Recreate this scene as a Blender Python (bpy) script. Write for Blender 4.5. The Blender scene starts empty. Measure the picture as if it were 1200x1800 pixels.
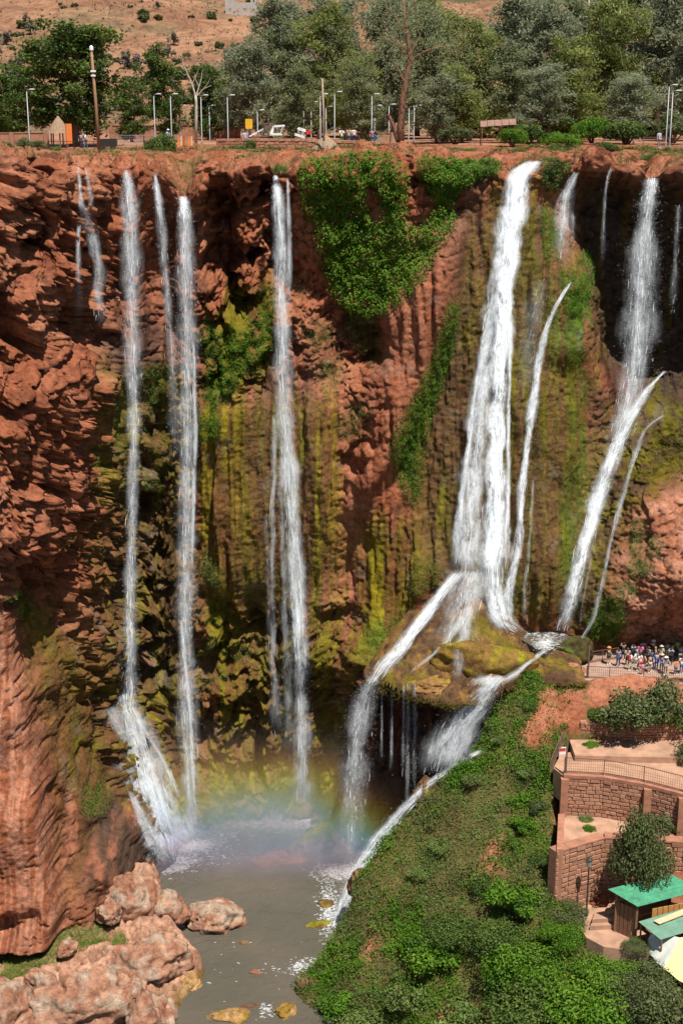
import bpy, math, random
import numpy as np
from math import radians, sin, cos, tan, pi
from mathutils import Vector, Matrix

# ------------------------------------------------------------------ camera, sky, sun, exposure
SC = bpy.context.scene
COL = SC.collection
FPX = 2400.0                       # focal length in pixels of the 1200 x 1800 photograph
PITCH = radians(15.7)
SUN_EL, SUN_AZ = radians(65.0), radians(26.0)      # azimuth: to the right of straight behind the camera

cam_data = bpy.data.cameras.new('camera')
cam_data.sensor_fit = 'VERTICAL'; cam_data.sensor_height = 24.0
cam_data.lens = 24.0 * FPX / 1800.0
cam_data.clip_start = 0.5; cam_data.clip_end = 9000.0
cam = bpy.data.objects.new('camera', cam_data); COL.objects.link(cam)
cam.location = (0, 0, 0); cam.rotation_euler = (pi / 2 - PITCH, 0, 0)
SC.camera = cam

world = bpy.data.worlds.new('World'); SC.world = world; world.use_nodes = True
wn = world.node_tree.nodes; wl = world.node_tree.links
bg = wn['Background'] if 'Background' in wn else wn.new('ShaderNodeBackground')
sky = wn.new('ShaderNodeTexSky'); sky.sky_type = 'NISHITA'; sky.sun_disc = False
sun_dir = Vector((sin(SUN_AZ) * cos(SUN_EL), -cos(SUN_AZ) * cos(SUN_EL), sin(SUN_EL)))   # towards the sun
sky.sun_elevation = SUN_EL
sky.sun_rotation = math.atan2(sun_dir.x, sun_dir.y)
wl.new(sky.outputs['Color'], bg.inputs['Color']); bg.inputs['Strength'].default_value = 0.05

sl = bpy.data.lights.new('sun', 'SUN'); sl.energy = 5.0; sl.angle = radians(0.53); sl.color = (1.0, 0.955, 0.88)
sun = bpy.data.objects.new('sun', sl); COL.objects.link(sun)
sun.rotation_euler = sun_dir.to_track_quat('Z', 'Y').to_euler()
sun.location = (40, -60, 120)
SC.view_settings.view_transform = 'Standard'; SC.view_settings.look = 'None'
SC.view_settings.gamma = 1.0; SC.view_settings.exposure = 0.5; SC.view_settings.use_curve_mapping = False
SC.render.engine = 'CYCLES'
SC.cycles.max_bounces = 6; SC.cycles.diffuse_bounces = 1; SC.cycles.glossy_bounces = 2
SC.cycles.transparent_max_bounces = 16; SC.cycles.transmission_bounces = 3
SC.cycles.caustics_reflective = False; SC.cycles.caustics_refractive = False

rng = np.random.default_rng(7); random.seed(7)

# ------------------------------------------------------------------ surveying: bearing in the photograph + range -> place
CP, SP = cos(PITCH), sin(PITCH)
def at(px, py, D):
    """world point seen at photo pixel (px, py) at horizontal range D"""
    px = np.asarray(px, float); py = np.asarray(py, float); D = np.asarray(D, float)
    xc = (px - 600) / FPX; yc = (900 - py) / FPX
    dy = CP + yc * SP; dz = -SP + yc * CP
    s = D / dy
    return np.stack([xc * s, D + 0 * s, dz * s], -1)
def at_z(px, py, z):
    yc = (900 - np.asarray(py, float)) / FPX
    D = z * (CP + yc * SP) / (-SP + yc * CP)
    return at(px, py, D)
def pix(P):
    P = np.asarray(P, float)
    d = P[..., 1] * CP - P[..., 2] * SP
    u = P[..., 1] * SP + P[..., 2] * CP
    return 600 + FPX * P[..., 0] / d, 900 - FPX * u / d

# ------------------------------------------------------------------ noise
def _h(ix, iy, iz, seed):
    U = np.uint32
    with np.errstate(over='ignore'):
        h = (ix.astype(U) * U(73856093)) ^ (iy.astype(U) * U(19349663)) ^ (iz.astype(U) * U(83492791)) ^ U((seed * 2654435761) & 0xffffffff)
        h = (h ^ (h >> U(15))) * U(2246822519)
        h = (h ^ (h >> U(13))) * U(3266489917)
        h ^= h >> U(16)
    return h.astype(np.float32) * np.float32(1 / 4294967295.0)
def vn(p, scale=1.0, seed=0):
    """value noise in -1..1; p (...,3); scale in metres per cell (may be a triple)"""
    q = p / np.asarray(scale, float)
    i = np.floor(q); f = q - i; f = f * f * f * (f * (f * 6 - 15) + 10)
    i = i.astype(np.int64); x, y, z = i[..., 0], i[..., 1], i[..., 2]
    fx, fy, fz = f[..., 0], f[..., 1], f[..., 2]
    def L(a, b, t): return a + (b - a) * t
    r = L(L(L(_h(x, y, z, seed), _h(x+1, y, z, seed), fx), L(_h(x, y+1, z, seed), _h(x+1, y+1, z, seed), fx), fy),
          L(L(_h(x, y, z+1, seed), _h(x+1, y, z+1, seed), fx), L(_h(x, y+1, z+1, seed), _h(x+1, y+1, z+1, seed), fx), fy), fz)
    return r * 2 - 1
def fbm(p, scale, octv=4, seed=0, gain=0.5):
    s = np.asarray(scale, float); a = 1.0; t = 0; r = 0
    for k in range(octv):
        r = r + a * vn(p, s, seed + k * 17); t += a; a *= gain; s = s / 2.03
    return r / t
def billow(p, scale, octv=3, seed=0, gain=0.5):
    s = np.asarray(scale, float); a = 1.0; t = 0; r = 0
    for k in range(octv):
        r = r + a * np.abs(vn(p, s, seed + k * 17)); t += a; a *= gain; s = s / 2.1
    return r / t
def lumps(p, scale, seed=0):
    """rounded knobs: 1 at a knob's middle, 0 in the joints between them"""
    q = p / np.asarray(scale, float); i0 = np.floor(q).astype(np.int64)
    best = np.full(q.shape[:-1], 9.0); sec = best.copy()
    for dx in (-1, 0, 1):
        for dy in (-1, 0, 1):
            for dz in (-1, 0, 1):
                x, y, z = i0[..., 0] + dx, i0[..., 1] + dy, i0[..., 2] + dz
                d = (x + _h(x, y, z, seed) - q[..., 0]) ** 2 + (y + _h(x, y, z, seed + 1) - q[..., 1]) ** 2 + (z + _h(x, y, z, seed + 2) - q[..., 2]) ** 2
                sec = np.minimum(np.maximum(d, best), sec); best = np.minimum(best, d)
    e = np.clip(np.sqrt(sec) - np.sqrt(best), 0, 1)
    return np.sqrt(np.clip(1 - (1 - e) ** 2, 0, 1))
def ss(a, b, x):
    t = np.clip((x - a) / (b - a), 0, 1); return t * t * (3 - 2 * t)
def rbf(pts, vals, q, smooth=0.0):
    """thin plate spline through scattered heights; pts (N,2), q (M,2)"""
    pts = np.asarray(pts, float); vals = np.asarray(vals, float); N = len(pts)
    def K(a, b):
        r2 = ((a[:, None, :] - b[None]) ** 2).sum(-1); return 0.5 * r2 * np.log(r2 + 1e-9)
    A = np.zeros((N + 3, N + 3)); A[:N, :N] = K(pts, pts) + smooth * np.eye(N)
    A[:N, N] = 1; A[:N, N+1:] = pts; A[N, :N] = 1; A[N+1:, :N] = pts.T
    w = np.linalg.solve(A, np.r_[vals, 0, 0, 0])
    out = np.empty(len(q))
    for i in range(0, len(q), 60000):
        c = q[i:i+60000]
        out[i:i+60000] = K(c, pts) @ w[:N] + w[N] + c @ w[N+1:]
    return out

# ------------------------------------------------------------------ survey maps (one cell = 4 photo pixels)
MX0, MY0, MC, MW, MH = -400, -100, 4, 500, 520
_gx, _gy = np.meshgrid(MX0 + MC * (np.arange(MW) + .5), MY0 + MC * (np.arange(MH) + .5))
def blur(m, r):
    if r <= 0: return m
    k = max(1, int(round(r / MC)))
    for _ in range(2):
        for ax in (0, 1):
            pad = [(0, 0), (0, 0)]; pad[ax] = (k + 1, k)
            c = np.cumsum(np.pad(m, pad, mode='edge'), axis=ax)
            n = m.shape[ax]
            m = (np.take(c, np.arange(2*k+1, 2*k+1+n), axis=ax) - np.take(c, np.arange(0, n), axis=ax)) / (2 * k + 1)
    return m
def poly(pts, soft=10):
    m = np.zeros((MH, MW), bool); n = len(pts)
    for i in range(n):
        x0, y0 = pts[i]; x1, y1 = pts[(i + 1) % n]
        if y0 == y1: continue
        c = ((y0 <= _gy) & (_gy < y1)) | ((y1 <= _gy) & (_gy < y0))
        m ^= c & (_gx < x0 + (_gy - y0) * (x1 - x0) / (y1 - y0))
    return blur(m.astype(float), soft)
def area(polys, soft=10):
    m = np.zeros((MH, MW))
    for p in polys: m = np.maximum(m, poly(p, soft))
    return m
def look(m, px, py):
    u = np.clip((np.asarray(px) - MX0) / MC - .5, 0, MW - 1.001); v = np.clip((np.asarray(py) - MY0) / MC - .5, 0, MH - 1.001)
    i = u.astype(int); j = v.astype(int); a = u - i; b = v - j
    return (m[j, i] * (1-a) + m[j, i+1] * a) * (1-b) + (m[j+1, i] * (1-a) + m[j+1, i+1] * a) * b

# ------------------------------------------------------------------ mesh helpers
def mesh_np(name, V, F, mat=None, smooth=True, color=None, attrs=None, F2=None):
    """V (N,3); F (M,k) faces of one size, F2 optional second array"""
    V = np.asarray(V, np.float32); arrs = [np.asarray(a, np.int32) for a in (F, F2) if a is not None and len(a)]
    me = bpy.data.meshes.new(name)
    me.vertices.add(len(V)); me.vertices.foreach_set('co', V.ravel())
    lp = np.concatenate([a.ravel() for a in arrs]); tot = np.concatenate([np.full(len(a), a.shape[1], np.int32) for a in arrs])
    st = np.concatenate([[0], np.cumsum(tot)[:-1]]).astype(np.int32)
    me.loops.add(len(lp)); me.loops.foreach_set('vertex_index', lp)
    me.polygons.add(len(tot)); me.polygons.foreach_set('loop_start', st); me.polygons.foreach_set('loop_total', tot)
    me.polygons.foreach_set('use_smooth', np.full(len(tot), smooth, bool))
    if color is not None:
        a = me.color_attributes.new('tone', 'FLOAT_COLOR', 'POINT')
        c = np.ones((len(V), 4), np.float32); c[:, :3] = color; a.data.foreach_set('color', c.ravel())
    for k, v in (attrs or {}).items():
        a = me.attributes.new(k, 'FLOAT', 'POINT'); a.data.foreach_set('value', np.asarray(v, np.float32))
    me.update(calc_edges=True); me.validate()
    if mat: me.materials.append(mat)
    return me
def link(name, me, parent=None, loc=None, rotz=None):
    o = bpy.data.objects.new(name, me); COL.objects.link(o)
    if parent: o.parent = parent
    if loc is not None: o.location = [float(c) for c in loc]
    if rotz is not None: o.rotation_euler = (0, 0, rotz)
    return o
def tag(o, label=None, cat=None, group=None, kind=None):
    if label: o['label'] = label
    if cat: o['category'] = cat
    if group: o['group'] = group
    if kind: o['kind'] = kind
    return o
def empty(name, loc=(0, 0, 0), rotz=0.0):
    o = bpy.data.objects.new(name, None); COL.objects.link(o)
    o.location = [float(c) for c in loc]; o.rotation_euler = (0, 0, rotz); o.empty_display_size = 0.3
    return o
def copy_tree(src, parent=None):
    c = src.copy(); COL.objects.link(c); c.parent = parent
    for ch in list(src.children): copy_tree(ch, c)
    return c
def grid_faces(nr, nc):
    i = np.arange(nr - 1)[:, None] * nc + np.arange(nc - 1)[None]
    return np.stack([i, i + 1, i + nc + 1, i + nc], -1).reshape(-1, 4)

class MB:
    """collects boxes, tubes, lathes and prisms; build() links them as one mesh object"""
    def __init__(s): s.v = []; s.f = []
    def add(s, V, F):
        n = len(s.v); s.v += [tuple(map(float, p)) for p in V]; s.f += [tuple(int(i) + n for i in f) for f in F]; return s
    def box(s, c, d, rz=0.0, taper=1.0, bev=0.0):
        cx, cy, cz = c; dx, dy, dz = d[0] / 2, d[1] / 2, d[2] / 2; P = []
        for zz, k in ((-dz, 1.0), (dz, taper)):
            for sx, sy in ((-1, -1), (1, -1), (1, 1), (-1, 1)):
                x, y = sx * dx * k, sy * dy * k
                P.append((cx + x * cos(rz) - y * sin(rz), cy + x * sin(rz) + y * cos(rz), cz + zz))
        return s.add(P, [(3, 2, 1, 0), (4, 5, 6, 7), (0, 1, 5, 4), (1, 2, 6, 5), (2, 3, 7, 6), (3, 0, 4, 7)])
    def bar(s, a, b, w, h=None, up=(0, 0, 1)):
        a = Vector([float(t) for t in a]); b = Vector([float(t) for t in b]); h = h or w
        t = (b - a).normalized(); u = Vector(up)
        if abs(t.dot(u)) > .95: u = Vector((0, 1, 0))
        x = t.cross(u).normalized() * (w / 2); y = x.cross(t).normalized() * (h / 2)
        P = [p + sx * x + sy * y for p in (a, b) for sx, sy in ((-1, -1), (1, -1), (1, 1), (-1, 1))]
        return s.add(P, [(3, 2, 1, 0), (4, 5, 6, 7), (0, 1, 5, 4), (1, 2, 6, 5), (2, 3, 7, 6), (3, 0, 4, 7)])
    def tube(s, pts, rad, n=7, cap=True):
        pts = [Vector([float(t) for t in p]) for p in pts]; V = []; F = []
        if np.isscalar(rad): rad = [rad] * len(pts)
        for i, p in enumerate(pts):
            t = (pts[min(i + 1, len(pts) - 1)] - pts[max(i - 1, 0)]).normalized()
            u = Vector((1, 0, 0)) if abs(t.x) < .9 else Vector((0, 1, 0))
            a = t.cross(u).normalized(); b = t.cross(a)
            for k in range(n):
                q = 2 * pi * k / n; V.append(p + (a * cos(q) + b * sin(q)) * rad[i])
        for i in range(len(pts) - 1):
            for k in range(n):
                k2 = (k + 1) % n; F.append((i*n+k, i*n+k2, (i+1)*n+k2, (i+1)*n+k))
        if cap: F.append(tuple(range(n))); F.append(tuple((len(pts)-1)*n + k for k in reversed(range(n))))
        return s.add(V, F)
    def lathe(s, c, prof, n=12):
        V = []; F = []
        for r, z in prof:
            for k in range(n):
                q = 2 * pi * k / n; V.append((c[0] + r * cos(q), c[1] + r * sin(q), c[2] + z))
        for i in range(len(prof) - 1):
            for k in range(n):
                k2 = (k + 1) % n; F.append((i*n+k, i*n+k2, (i+1)*n+k2, (i+1)*n+k))
        F.append(tuple(reversed(range(n)))); F.append(tuple((len(prof)-1)*n + k for k in range(n)))
        return s.add(V, F)
    def prism(s, pts, z0, z1):
        n = len(pts)
        z0 = z0 if hasattr(z0, '__len__') else [z0] * n; z1 = z1 if hasattr(z1, '__len__') else [z1] * n
        V = [(p[0], p[1], z0[i]) for i, p in enumerate(pts)] + [(p[0], p[1], z1[i]) for i, p in enumerate(pts)]
        F = [tuple(reversed(range(n))), tuple(range(n, 2 * n))] + [(i, (i+1) % n, n + (i+1) % n, n + i) for i in range(n)]
        return s.add(V, F)
    def mesh(s, name, mat, smooth=False):
        me = bpy.data.meshes.new(name); me.from_pydata(s.v, [], s.f); me.update()
        import bmesh
        bm = bmesh.new(); bm.from_mesh(me); bmesh.ops.recalc_face_normals(bm, faces=bm.faces); bm.to_mesh(me); bm.free()
        if smooth: me.polygons.foreach_set('use_smooth', np.ones(len(me.polygons), bool))
        if mat: me.materials.append(mat)
        return me
    def build(s, name, mat, parent=None, loc=None, rotz=None, smooth=False):
        return link(name, s.mesh(name, mat, smooth), parent, loc, rotz)

# ------------------------------------------------------------------ materials
def new_mat(name):
    m = bpy.data.materials.new(name); m.use_nodes = True
    nt = m.node_tree; return m, nt.nodes, nt.links, nt.nodes['Principled BSDF']
def setp(b, **k):
    for n, v in k.items():
        n = n.replace('_', ' ')
        if n in b.inputs: b.inputs[n].default_value = v
def noise_node(n, l, scale, detail=4, rough=.55, vec=None, dist=0.0):
    t = n.new('ShaderNodeTexNoise'); t.inputs['Scale'].default_value = scale; t.inputs['Detail'].default_value = detail
    t.inputs['Roughness'].default_value = rough; t.inputs['Distortion'].default_value = dist
    if vec is None:
        c = n.new('ShaderNodeTexCoord'); vec = c.outputs['Object']
    l.new(vec, t.inputs['Vector']); return t
def ramp(n, l, fac, stops):
    r = n.new('ShaderNodeValToRGB'); e = r.color_ramp.elements
    while len(e) < len(stops): e.new(.5)
    for i, (p, c) in enumerate(stops):
        e[i].position = p; e[i].color = (*c, 1) if len(c) == 3 else c
    l.new(fac, r.inputs['Fac']); return r
def mul(n, l, a, b, fac=1.0, mode='MULTIPLY'):
    m = n.new('ShaderNodeMix'); m.data_type = 'RGBA'; m.blend_type = mode; m.inputs['Factor'].default_value = fac
    for s, v in ((m.inputs['A'], a), (m.inputs['B'], b)):
        if hasattr(v, 'is_output') or hasattr(v, 'links'): l.new(v, s)
        else: s.default_value = (*v, 1)
    return m.outputs['Result']
def bump(n, l, h, strength, dist, normal=None):
    b = n.new('ShaderNodeBump'); b.inputs['Strength'].default_value = strength; b.inputs['Distance'].default_value = dist
    l.new(h, b.inputs['Height'])
    if normal is not None: l.new(normal, b.inputs['Normal'])
    return b.outputs['Normal']

def mat_rock(name, fine=2.2, bumpd=0.25, wet=False):
    """colour comes from the surveyed tone of the stone; noise adds grain, pits and relief"""
    m, n, l, b = new_mat(name)
    a = n.new('ShaderNodeVertexColor'); a.layer_name = 'tone'
    n1 = noise_node(n, l, fine, 5, .68); n2 = noise_node(n, l, fine * 6, 3, .6); n3 = noise_node(n, l, fine * .25, 3, .6)
    r1 = ramp(n, l, n1.outputs['Fac'], [(.28, (.52, .50, .50)), (.5, (1, 1, 1)), (.75, (1.35, 1.3, 1.25))])
    r2 = ramp(n, l, n2.outputs['Fac'], [(.3, (.72, .72, .72)), (.62, (1.15, 1.15, 1.15))])
    r3 = ramp(n, l, n3.outputs['Fac'], [(.3, (.80, .78, .78)), (.7, (1.15, 1.15, 1.12))])
    c = mul(n, l, mul(n, l, mul(n, l, a.outputs['Color'], r1.outputs['Color']), r2.outputs['Color']), r3.outputs['Color'])
    l.new(c, b.inputs['Base Color'])
    nr = bump(n, l, n1.outputs['Fac'], .9, bumpd); nr = bump(n, l, n2.outputs['Fac'], .8, bumpd * .3, nr)
    l.new(nr, b.inputs['Normal'])
    if wet:
        w = n.new('ShaderNodeAttribute'); w.attribute_name = 'wet'
        mr = n.new('ShaderNodeMapRange'); mr.inputs['To Min'].default_value = .95; mr.inputs['To Max'].default_value = .62
        l.new(w.outputs['Fac'], mr.inputs['Value']); l.new(mr.outputs['Result'], b.inputs['Roughness'])
        ms = n.new('ShaderNodeMapRange'); ms.inputs['To Min'].default_value = .12; ms.inputs['To Max'].default_value = .22
        l.new(w.outputs['Fac'], ms.inputs['Value']); l.new(ms.outputs['Result'], b.inputs['Specular IOR Level'])
    else:
        setp(b, Roughness=.95); b.inputs['Specular IOR Level'].default_value = .15
    return m
def mat_plain(name, col, rough=.7, var=.25, scale=3.0, bumpd=0.01, metal=0.0):
    m, n, l, b = new_mat(name)
    t = noise_node(n, l, scale, 6, .6)
    r = ramp(n, l, t.outputs['Fac'], [(.25, tuple(c * (1 - var) for c in col)), (.55, col), (.8, tuple(min(.9, c * (1 + var * .8)) for c in col))])
    l.new(r.outputs['Color'], b.inputs['Base Color']); setp(b, Roughness=rough, Metallic=metal)
    l.new(bump(n, l, t.outputs['Fac'], .6, bumpd), b.inputs['Normal'])
    return m
def mat_leaf(name, cols, trans=.35):
    """tint (0..1, one value a leaf) picks a colour on the ramp; thin leaves let light through"""
    m, n, l, b = new_mat(name)
    a = n.new('ShaderNodeAttribute'); a.attribute_name = 'tint'
    k = len(cols); r = ramp(n, l, a.outputs['Fac'], [(i / (k - 1), c) for i, c in enumerate(cols)])
    l.new(r.outputs['Color'], b.inputs['Base Color']); setp(b, Roughness=.55); b.inputs['Specular IOR Level'].default_value = .3
    t = n.new('ShaderNodeBsdfTranslucent'); l.new(r.outputs['Color'], t.inputs['Color'])
    x = n.new('ShaderNodeMixShader'); x.inputs['Fac'].default_value = trans
    l.new(b.outputs[0], x.inputs[1]); l.new(t.outputs[0], x.inputs[2])
    l.new(x.outputs[0], n['Material Output'].inputs['Surface'])
    return m
# ------------------------------------------------------------------ the great cliff
RED = np.array((.265, .088, .043)); RED2 = np.array((.345, .140, .078)); DRED = np.array((.125, .043, .024))
PINK = np.array((.46, .225, .145)); OLIVE = np.array((.165, .135, .008)); YEL = np.array((.29, .215, .012)); BROWN = np.array((.15, .070, .022))
DBROWN = np.array((.07, .042, .022)); GREEN = np.array((.075, .145, .012)); GREY = np.array((.20, .17, .14))
WET_SHADE = np.array((.045, .032, .025))  # wet stone tone, also used to paint the hollow's shade

CT = [(-150,300,110),(0,290,116),(80,290,122),(180,300,128),(300,320,131),(420,310,132),(520,300,133),(640,290,133),(760,290,131),(850,300,130.5),(915,300,130.5),(1000,300,132),(1100,310,133),(1200,310,130),(1350,310,129),
 (-150,500,108),(0,500,113),(100,500,118),(190,500,129),(300,500,132),(420,500,132),(520,500,133.5),(620,500,132.5),(740,500,129.5),(830,500,128.5),(890,500,128),(980,500,128.5),(1060,500,133),(1140,500,134),(1250,500,134),(1400,500,131),
 (-150,700,105),(0,700,109),(90,700,113.5),(170,700,122),(230,700,130),(330,700,131),(430,700,130),(500,700,131),(570,700,130.5),(650,700,129.5),(740,700,128),(830,700,126.5),(880,700,125.5),(960,700,126.5),(1040,700,129.5),(1110,700,130.5),(1180,740,127),(1300,700,127.5),
 (-150,900,103),(0,900,107.5),(90,900,113),(160,900,122),(230,900,130),(330,900,131),(420,900,129),(510,900,129.3),(580,900,129),(660,900,128),(740,900,126.5),(830,900,123.8),(900,900,123.5),(980,900,124.5),(1040,900,125.5),(1090,900,123.5),(1150,900,121),(1200,830,124.3),(1260,840,123),(1300,900,119),(1200,930,119.5),
 (-150,1050,104),(0,1050,109),(100,1050,115),(180,1050,124.5),(240,1050,129),(280,1050,130),(330,1050,130),(430,1050,129.5),(520,1050,129.5),(600,1050,129),(680,1050,127),(760,1050,123.5),(840,1050,121.5),(930,1050,122.5),(1010,1050,121.5),(1080,1050,119.5),(1140,1040,118.6),(1200,1040,117),(1300,1040,116),(1130,1105,121),(1210,1105,120.2),(1120,1150,122.8),(1190,1150,122.8),(1280,1150,122.5),
 (0,1200,108),(100,1200,112),(180,1200,122),(235,1200,127.5),(280,1200,129),(340,1200,129),(440,1200,130),(540,1200,130),(590,1200,126.5),(640,1200,120.5),(720,1200,124.5),(830,1200,125),(930,1200,124),(1100,1200,123),(1250,1200,123),
 (0,1350,107),(100,1350,109),(190,1350,116),(240,1350,122),(290,1350,125.5),(360,1350,129),(400,1350,129.5),(520,1350,130),(595,1350,127.5),(645,1350,122.5),(760,1350,123.5),(900,1350,124),
 (0,1500,106),(100,1500,107),(200,1500,110.5),(265,1540,116.5),(340,1490,125.5),(420,1460,129.6),(530,1455,130),(600,1480,127.5),(660,1480,121.5),(760,1480,122),(900,1500,122),
 (100,1620,105),(230,1620,109.5),(340,1560,123.5),(600,1560,126.5),(760,1560,123)]
CT = np.array(CT, float); CTW = at(CT[:, 0], CT[:, 1], CT[:, 2])

xs = np.concatenate([np.arange(-52, -35, .35), np.arange(-35, 35, .125), np.arange(35, 48, .35)])
NR, NTOP = 570, 26
rim_px = np.array([(-400,250),(-200,262),(0,268),(60,280),(128,284),(140,296),(152,288),(205,288),(222,300),(240,290),(262,298),(274,306),(290,320),(310,340),(325,346),(345,332),(360,300),(400,290),(470,292),(484,306),(506,306),(530,284),(600,276),(700,270),(780,280),(860,290),(885,300),(912,302),(938,296),(950,278),(975,274),(1000,292),(1015,290),(1030,276),(1062,288),(1078,288),(1100,284),(1135,306),(1155,306),(1175,290),(1230,280),(1400,272)], float)
rw = at(rim_px[:, 0], rim_px[:, 1], np.interp(rim_px[:, 0], CT[:15, 0], CT[:15, 2]))
_x3 = np.stack([xs, 0 * xs, 0 * xs], -1)
zr = np.interp(xs, rw[:, 0], rw[:, 2]) + .55 * fbm(_x3, 5.5, 5, 15, .62) + .5 * (lumps(_x3, 3.1, 18) - .6)
ZB = -73.0
tt = np.linspace(0, 1, NR)
X = np.repeat(xs[None], NR, 0); Z = zr[None] + tt[:, None] * (ZB - zr[None])
Yb = rbf(CTW[:, [0, 2]], CTW[:, 1], np.stack([X.ravel(), Z.ravel()], -1), 0.5).reshape(X.shape)
PX, PY = pix(np.stack([X, Yb, Z], -1))

# shapes of the wall: recesses (+) and bulges (-), in metres
RECESS = [([(125,430),(190,390),(212,520),(205,650),(150,620)], 2.6, 14), ([(250,320),(306,390),(312,610),(256,610)], 3.2, 14),
 ([(355,480),(395,340),(430,312),(482,318),(482,500),(420,520)], 2.4, 16), ([(450,330),(490,312),(535,470),(528,540),(470,540)], 3.0, 14),
 ([(530,470),(600,555),(680,565),(690,640),(620,650),(590,690)], 3.0, 14), ([(790,390),(830,330),(850,470),(800,520)], .8, 14),
 ([(1012,318),(1060,310),(1110,330),(1165,330),(1215,330),(1245,690),(1200,730),(1130,690),(1070,640),(1040,520),(1024,440)], 5.6, 14),
 ([(960,330),(1012,318),(1016,450),(970,440)], 2.0, 12), ([(1130,690),(1200,700),(1210,740),(1150,740)], 2.0, 14),
 ([(400,1120),(470,1080),(490,1150),(450,1175),(350,1185),(330,1165)], 2.2, 12), ([(430,1040),(462,1030),(470,1110),(440,1110)], 1.6, 10),
 ([(570,1075),(630,1065),(642,1120),(610,1150),(648,1190),(640,1300),(600,1345),(575,1280),(590,1190)], 2.8, 12),
 ([(672,1210),(900,1210),(880,1440),(710,1440),(680,1400)], 3.0, 16),
 ([(150,1450),(200,1425),(203,1455),(160,1500),(140,1510)], 2.2, 8), ([(150,1505),(225,1495),(235,1510),(185,1525)], 1.2, 7),
 ([(0,1590),(40,1570),(45,1610),(0,1650)], 2.0, 8), ([(50,1575),(85,1560),(80,1590),(55,1600)], 1.2, 7),
 ([(640,945),(665,945),(660,965),(640,970)], 1.2, 6), ([(600,805),(655,800),(650,818),(600,820)], .9, 6),
 ([(360,330),(395,300),(400,380),(370,430)], 1.2, 10), ([(20,380),(60,370),(55,470),(10,490)], 1.6, 12), ([(60,500),(150,480),(160,640),(60,640)], 4.2, 14), ([(10,380),(70,360),(60,480),(0,500)], 2.5, 12), ([(60,860),(110,840),(120,960),(70,980)], 2.0, 12), ([(0,960),(50,960),(60,1020),(10,1030)], 2.0, 10), ([(150,320),(200,310),(205,390),(165,380)], 1.8, 10), ([(255,300),(310,330),(300,400),(255,380)], 1.6, 10), ([(0,600),(40,590),(50,640),(0,660)],1.8,12)]
BULGE = [([(0,650),(100,640),(165,700),(170,850),(110,960),(0,980)], 2.0, 26), ([(350,720),(440,690),(480,720),(480,1000),(430,1060),(350,1010)], 1.6, 26),
 ([(520,690),(600,690),(600,1080),(545,1100),(530,900)], 1.3, 20), ([(530,500),(580,520),(600,640),(540,660)], 1.6, 16),
 ([(672,560),(720,500),(790,395),(822,400),(790,560),(700,800),(620,900),(640,740)], 2.8, 12), ([(660,860),(720,830),(740,960),(660,970)], 1.0, 16),
 ([(640,960),(740,960),(760,1010),(650,1150),(625,1150)], 2.0, 22), ([(1010,460),(1045,470),(1040,600),(1000,640),(960,620),(960,520)], 1.6, 18),
 ([(980,560),(1045,600),(1075,700),(1010,760),(980,1050),(930,1080),(930,700)], 1.2, 20),
 ([(390,1080),(420,1090),(420,1140),(350,1130),(350,1070)], 1.4, 14), ([(345,1180),(440,1180),(460,1330),(350,1330)], 1.0, 20),
 ([(150,1400),(205,1390),(250,1500),(285,1560),(230,1570),(150,1520)], 1.6, 16), ([(110,1040),(190,1060),(240,1200),(150,1210)], 1.0, 20),
 ([(0,270),(125,280),(110,380),(0,400)], 1.2, 22), ([(20,820),(90,830),(80,980),(20,960)], 1.0, 14),
 ([(310,270),(470,280),(475,300),(440,310),(395,340),(360,400),(340,340)], 1.6, 12), ([(1085,280),(1175,295),(1170,325),(1100,320)], 1.0, 12)]
off = np.zeros_like(X)
for p, d, s in RECESS: off += d * look(poly(p, s), PX, PY)
for p, d, s in BULGE: off -= d * look(poly(p, s), PX, PY)
slab = look(poly([(-400,1000),(14,1040),(30,1090),(60,1230),(88,1420),(112,1585),(100,1640),(-400,1680)], 5), PX, PY)   # the smooth red buttress
off -= slab * (2.6 + 1.2 * ss(1050, 1500, PY))

crag = look(area([[(-400,240),(180,280),(210,480),(190,700),(170,860),(130,1000),(70,1060),(-400,1040)],[(340,270),(480,290),(520,640),(400,690),(345,600)]], 30), PX, PY)
lump = look(area([[(100,980),(345,620),(345,1260),(250,1420),(300,1560),(110,1560),(60,1180)],[(345,1050),(620,1040),(700,1500),(345,1480)],[(530,480),(700,620),(640,900),(590,700)],[(-400,240),(1300,240),(1300,320),(-400,320)]], 30), PX, PY)
flute = look(area([[(345,690),(600,690),(600,1100),(345,1040)],[(600,820),(760,880),(760,1160),(620,1160)],[(830,330),(960,330),(1045,640),(1030,1100),(930,1110),(740,1010),(690,900),(790,500)],[(690,540),(820,400),(690,860),(600,920)]], 24), PX, PY)
P0 = np.stack([X, Yb, Z], -1)
wv = np.stack([fbm(P0, 3.0, 3, 5), fbm(P0, 3.0, 3, 6), fbm(P0, 3.0, 3, 9)], -1)
Pw = P0 + wv * 1.4
big = fbm(P0, 8, 3, 1) * 1.2; n_pit = fbm(P0, 3.0, 2, 4)
l1 = lumps(Pw, (3.3, 4.0, 2.9), 21); l2 = lumps(Pw + wv * .5, (1.25, 1.5, 1.1), 24); l3 = lumps(P0 + wv * .3, (.55, .7, .5), 28)
b1 = .58 * l1 + .29 * l2 + .13 * l3
cav = ss(.04, .17, fbm(Pw, (3.0, 3, 4.0), 3, 31)) 
cav2 = ss(.14, .34, fbm(Pw, (1.5, 1.5, 1.3), 2, 36))
fine = fbm(P0, .9, 4, 41, .62); pit = ss(.18, .36, fbm(P0 + wv * .2, (.62, .62, .5), 2, 44)); strat = np.abs(vn(P0 + wv * 1.2, (2.5, 2.5, .42), 46))
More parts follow.
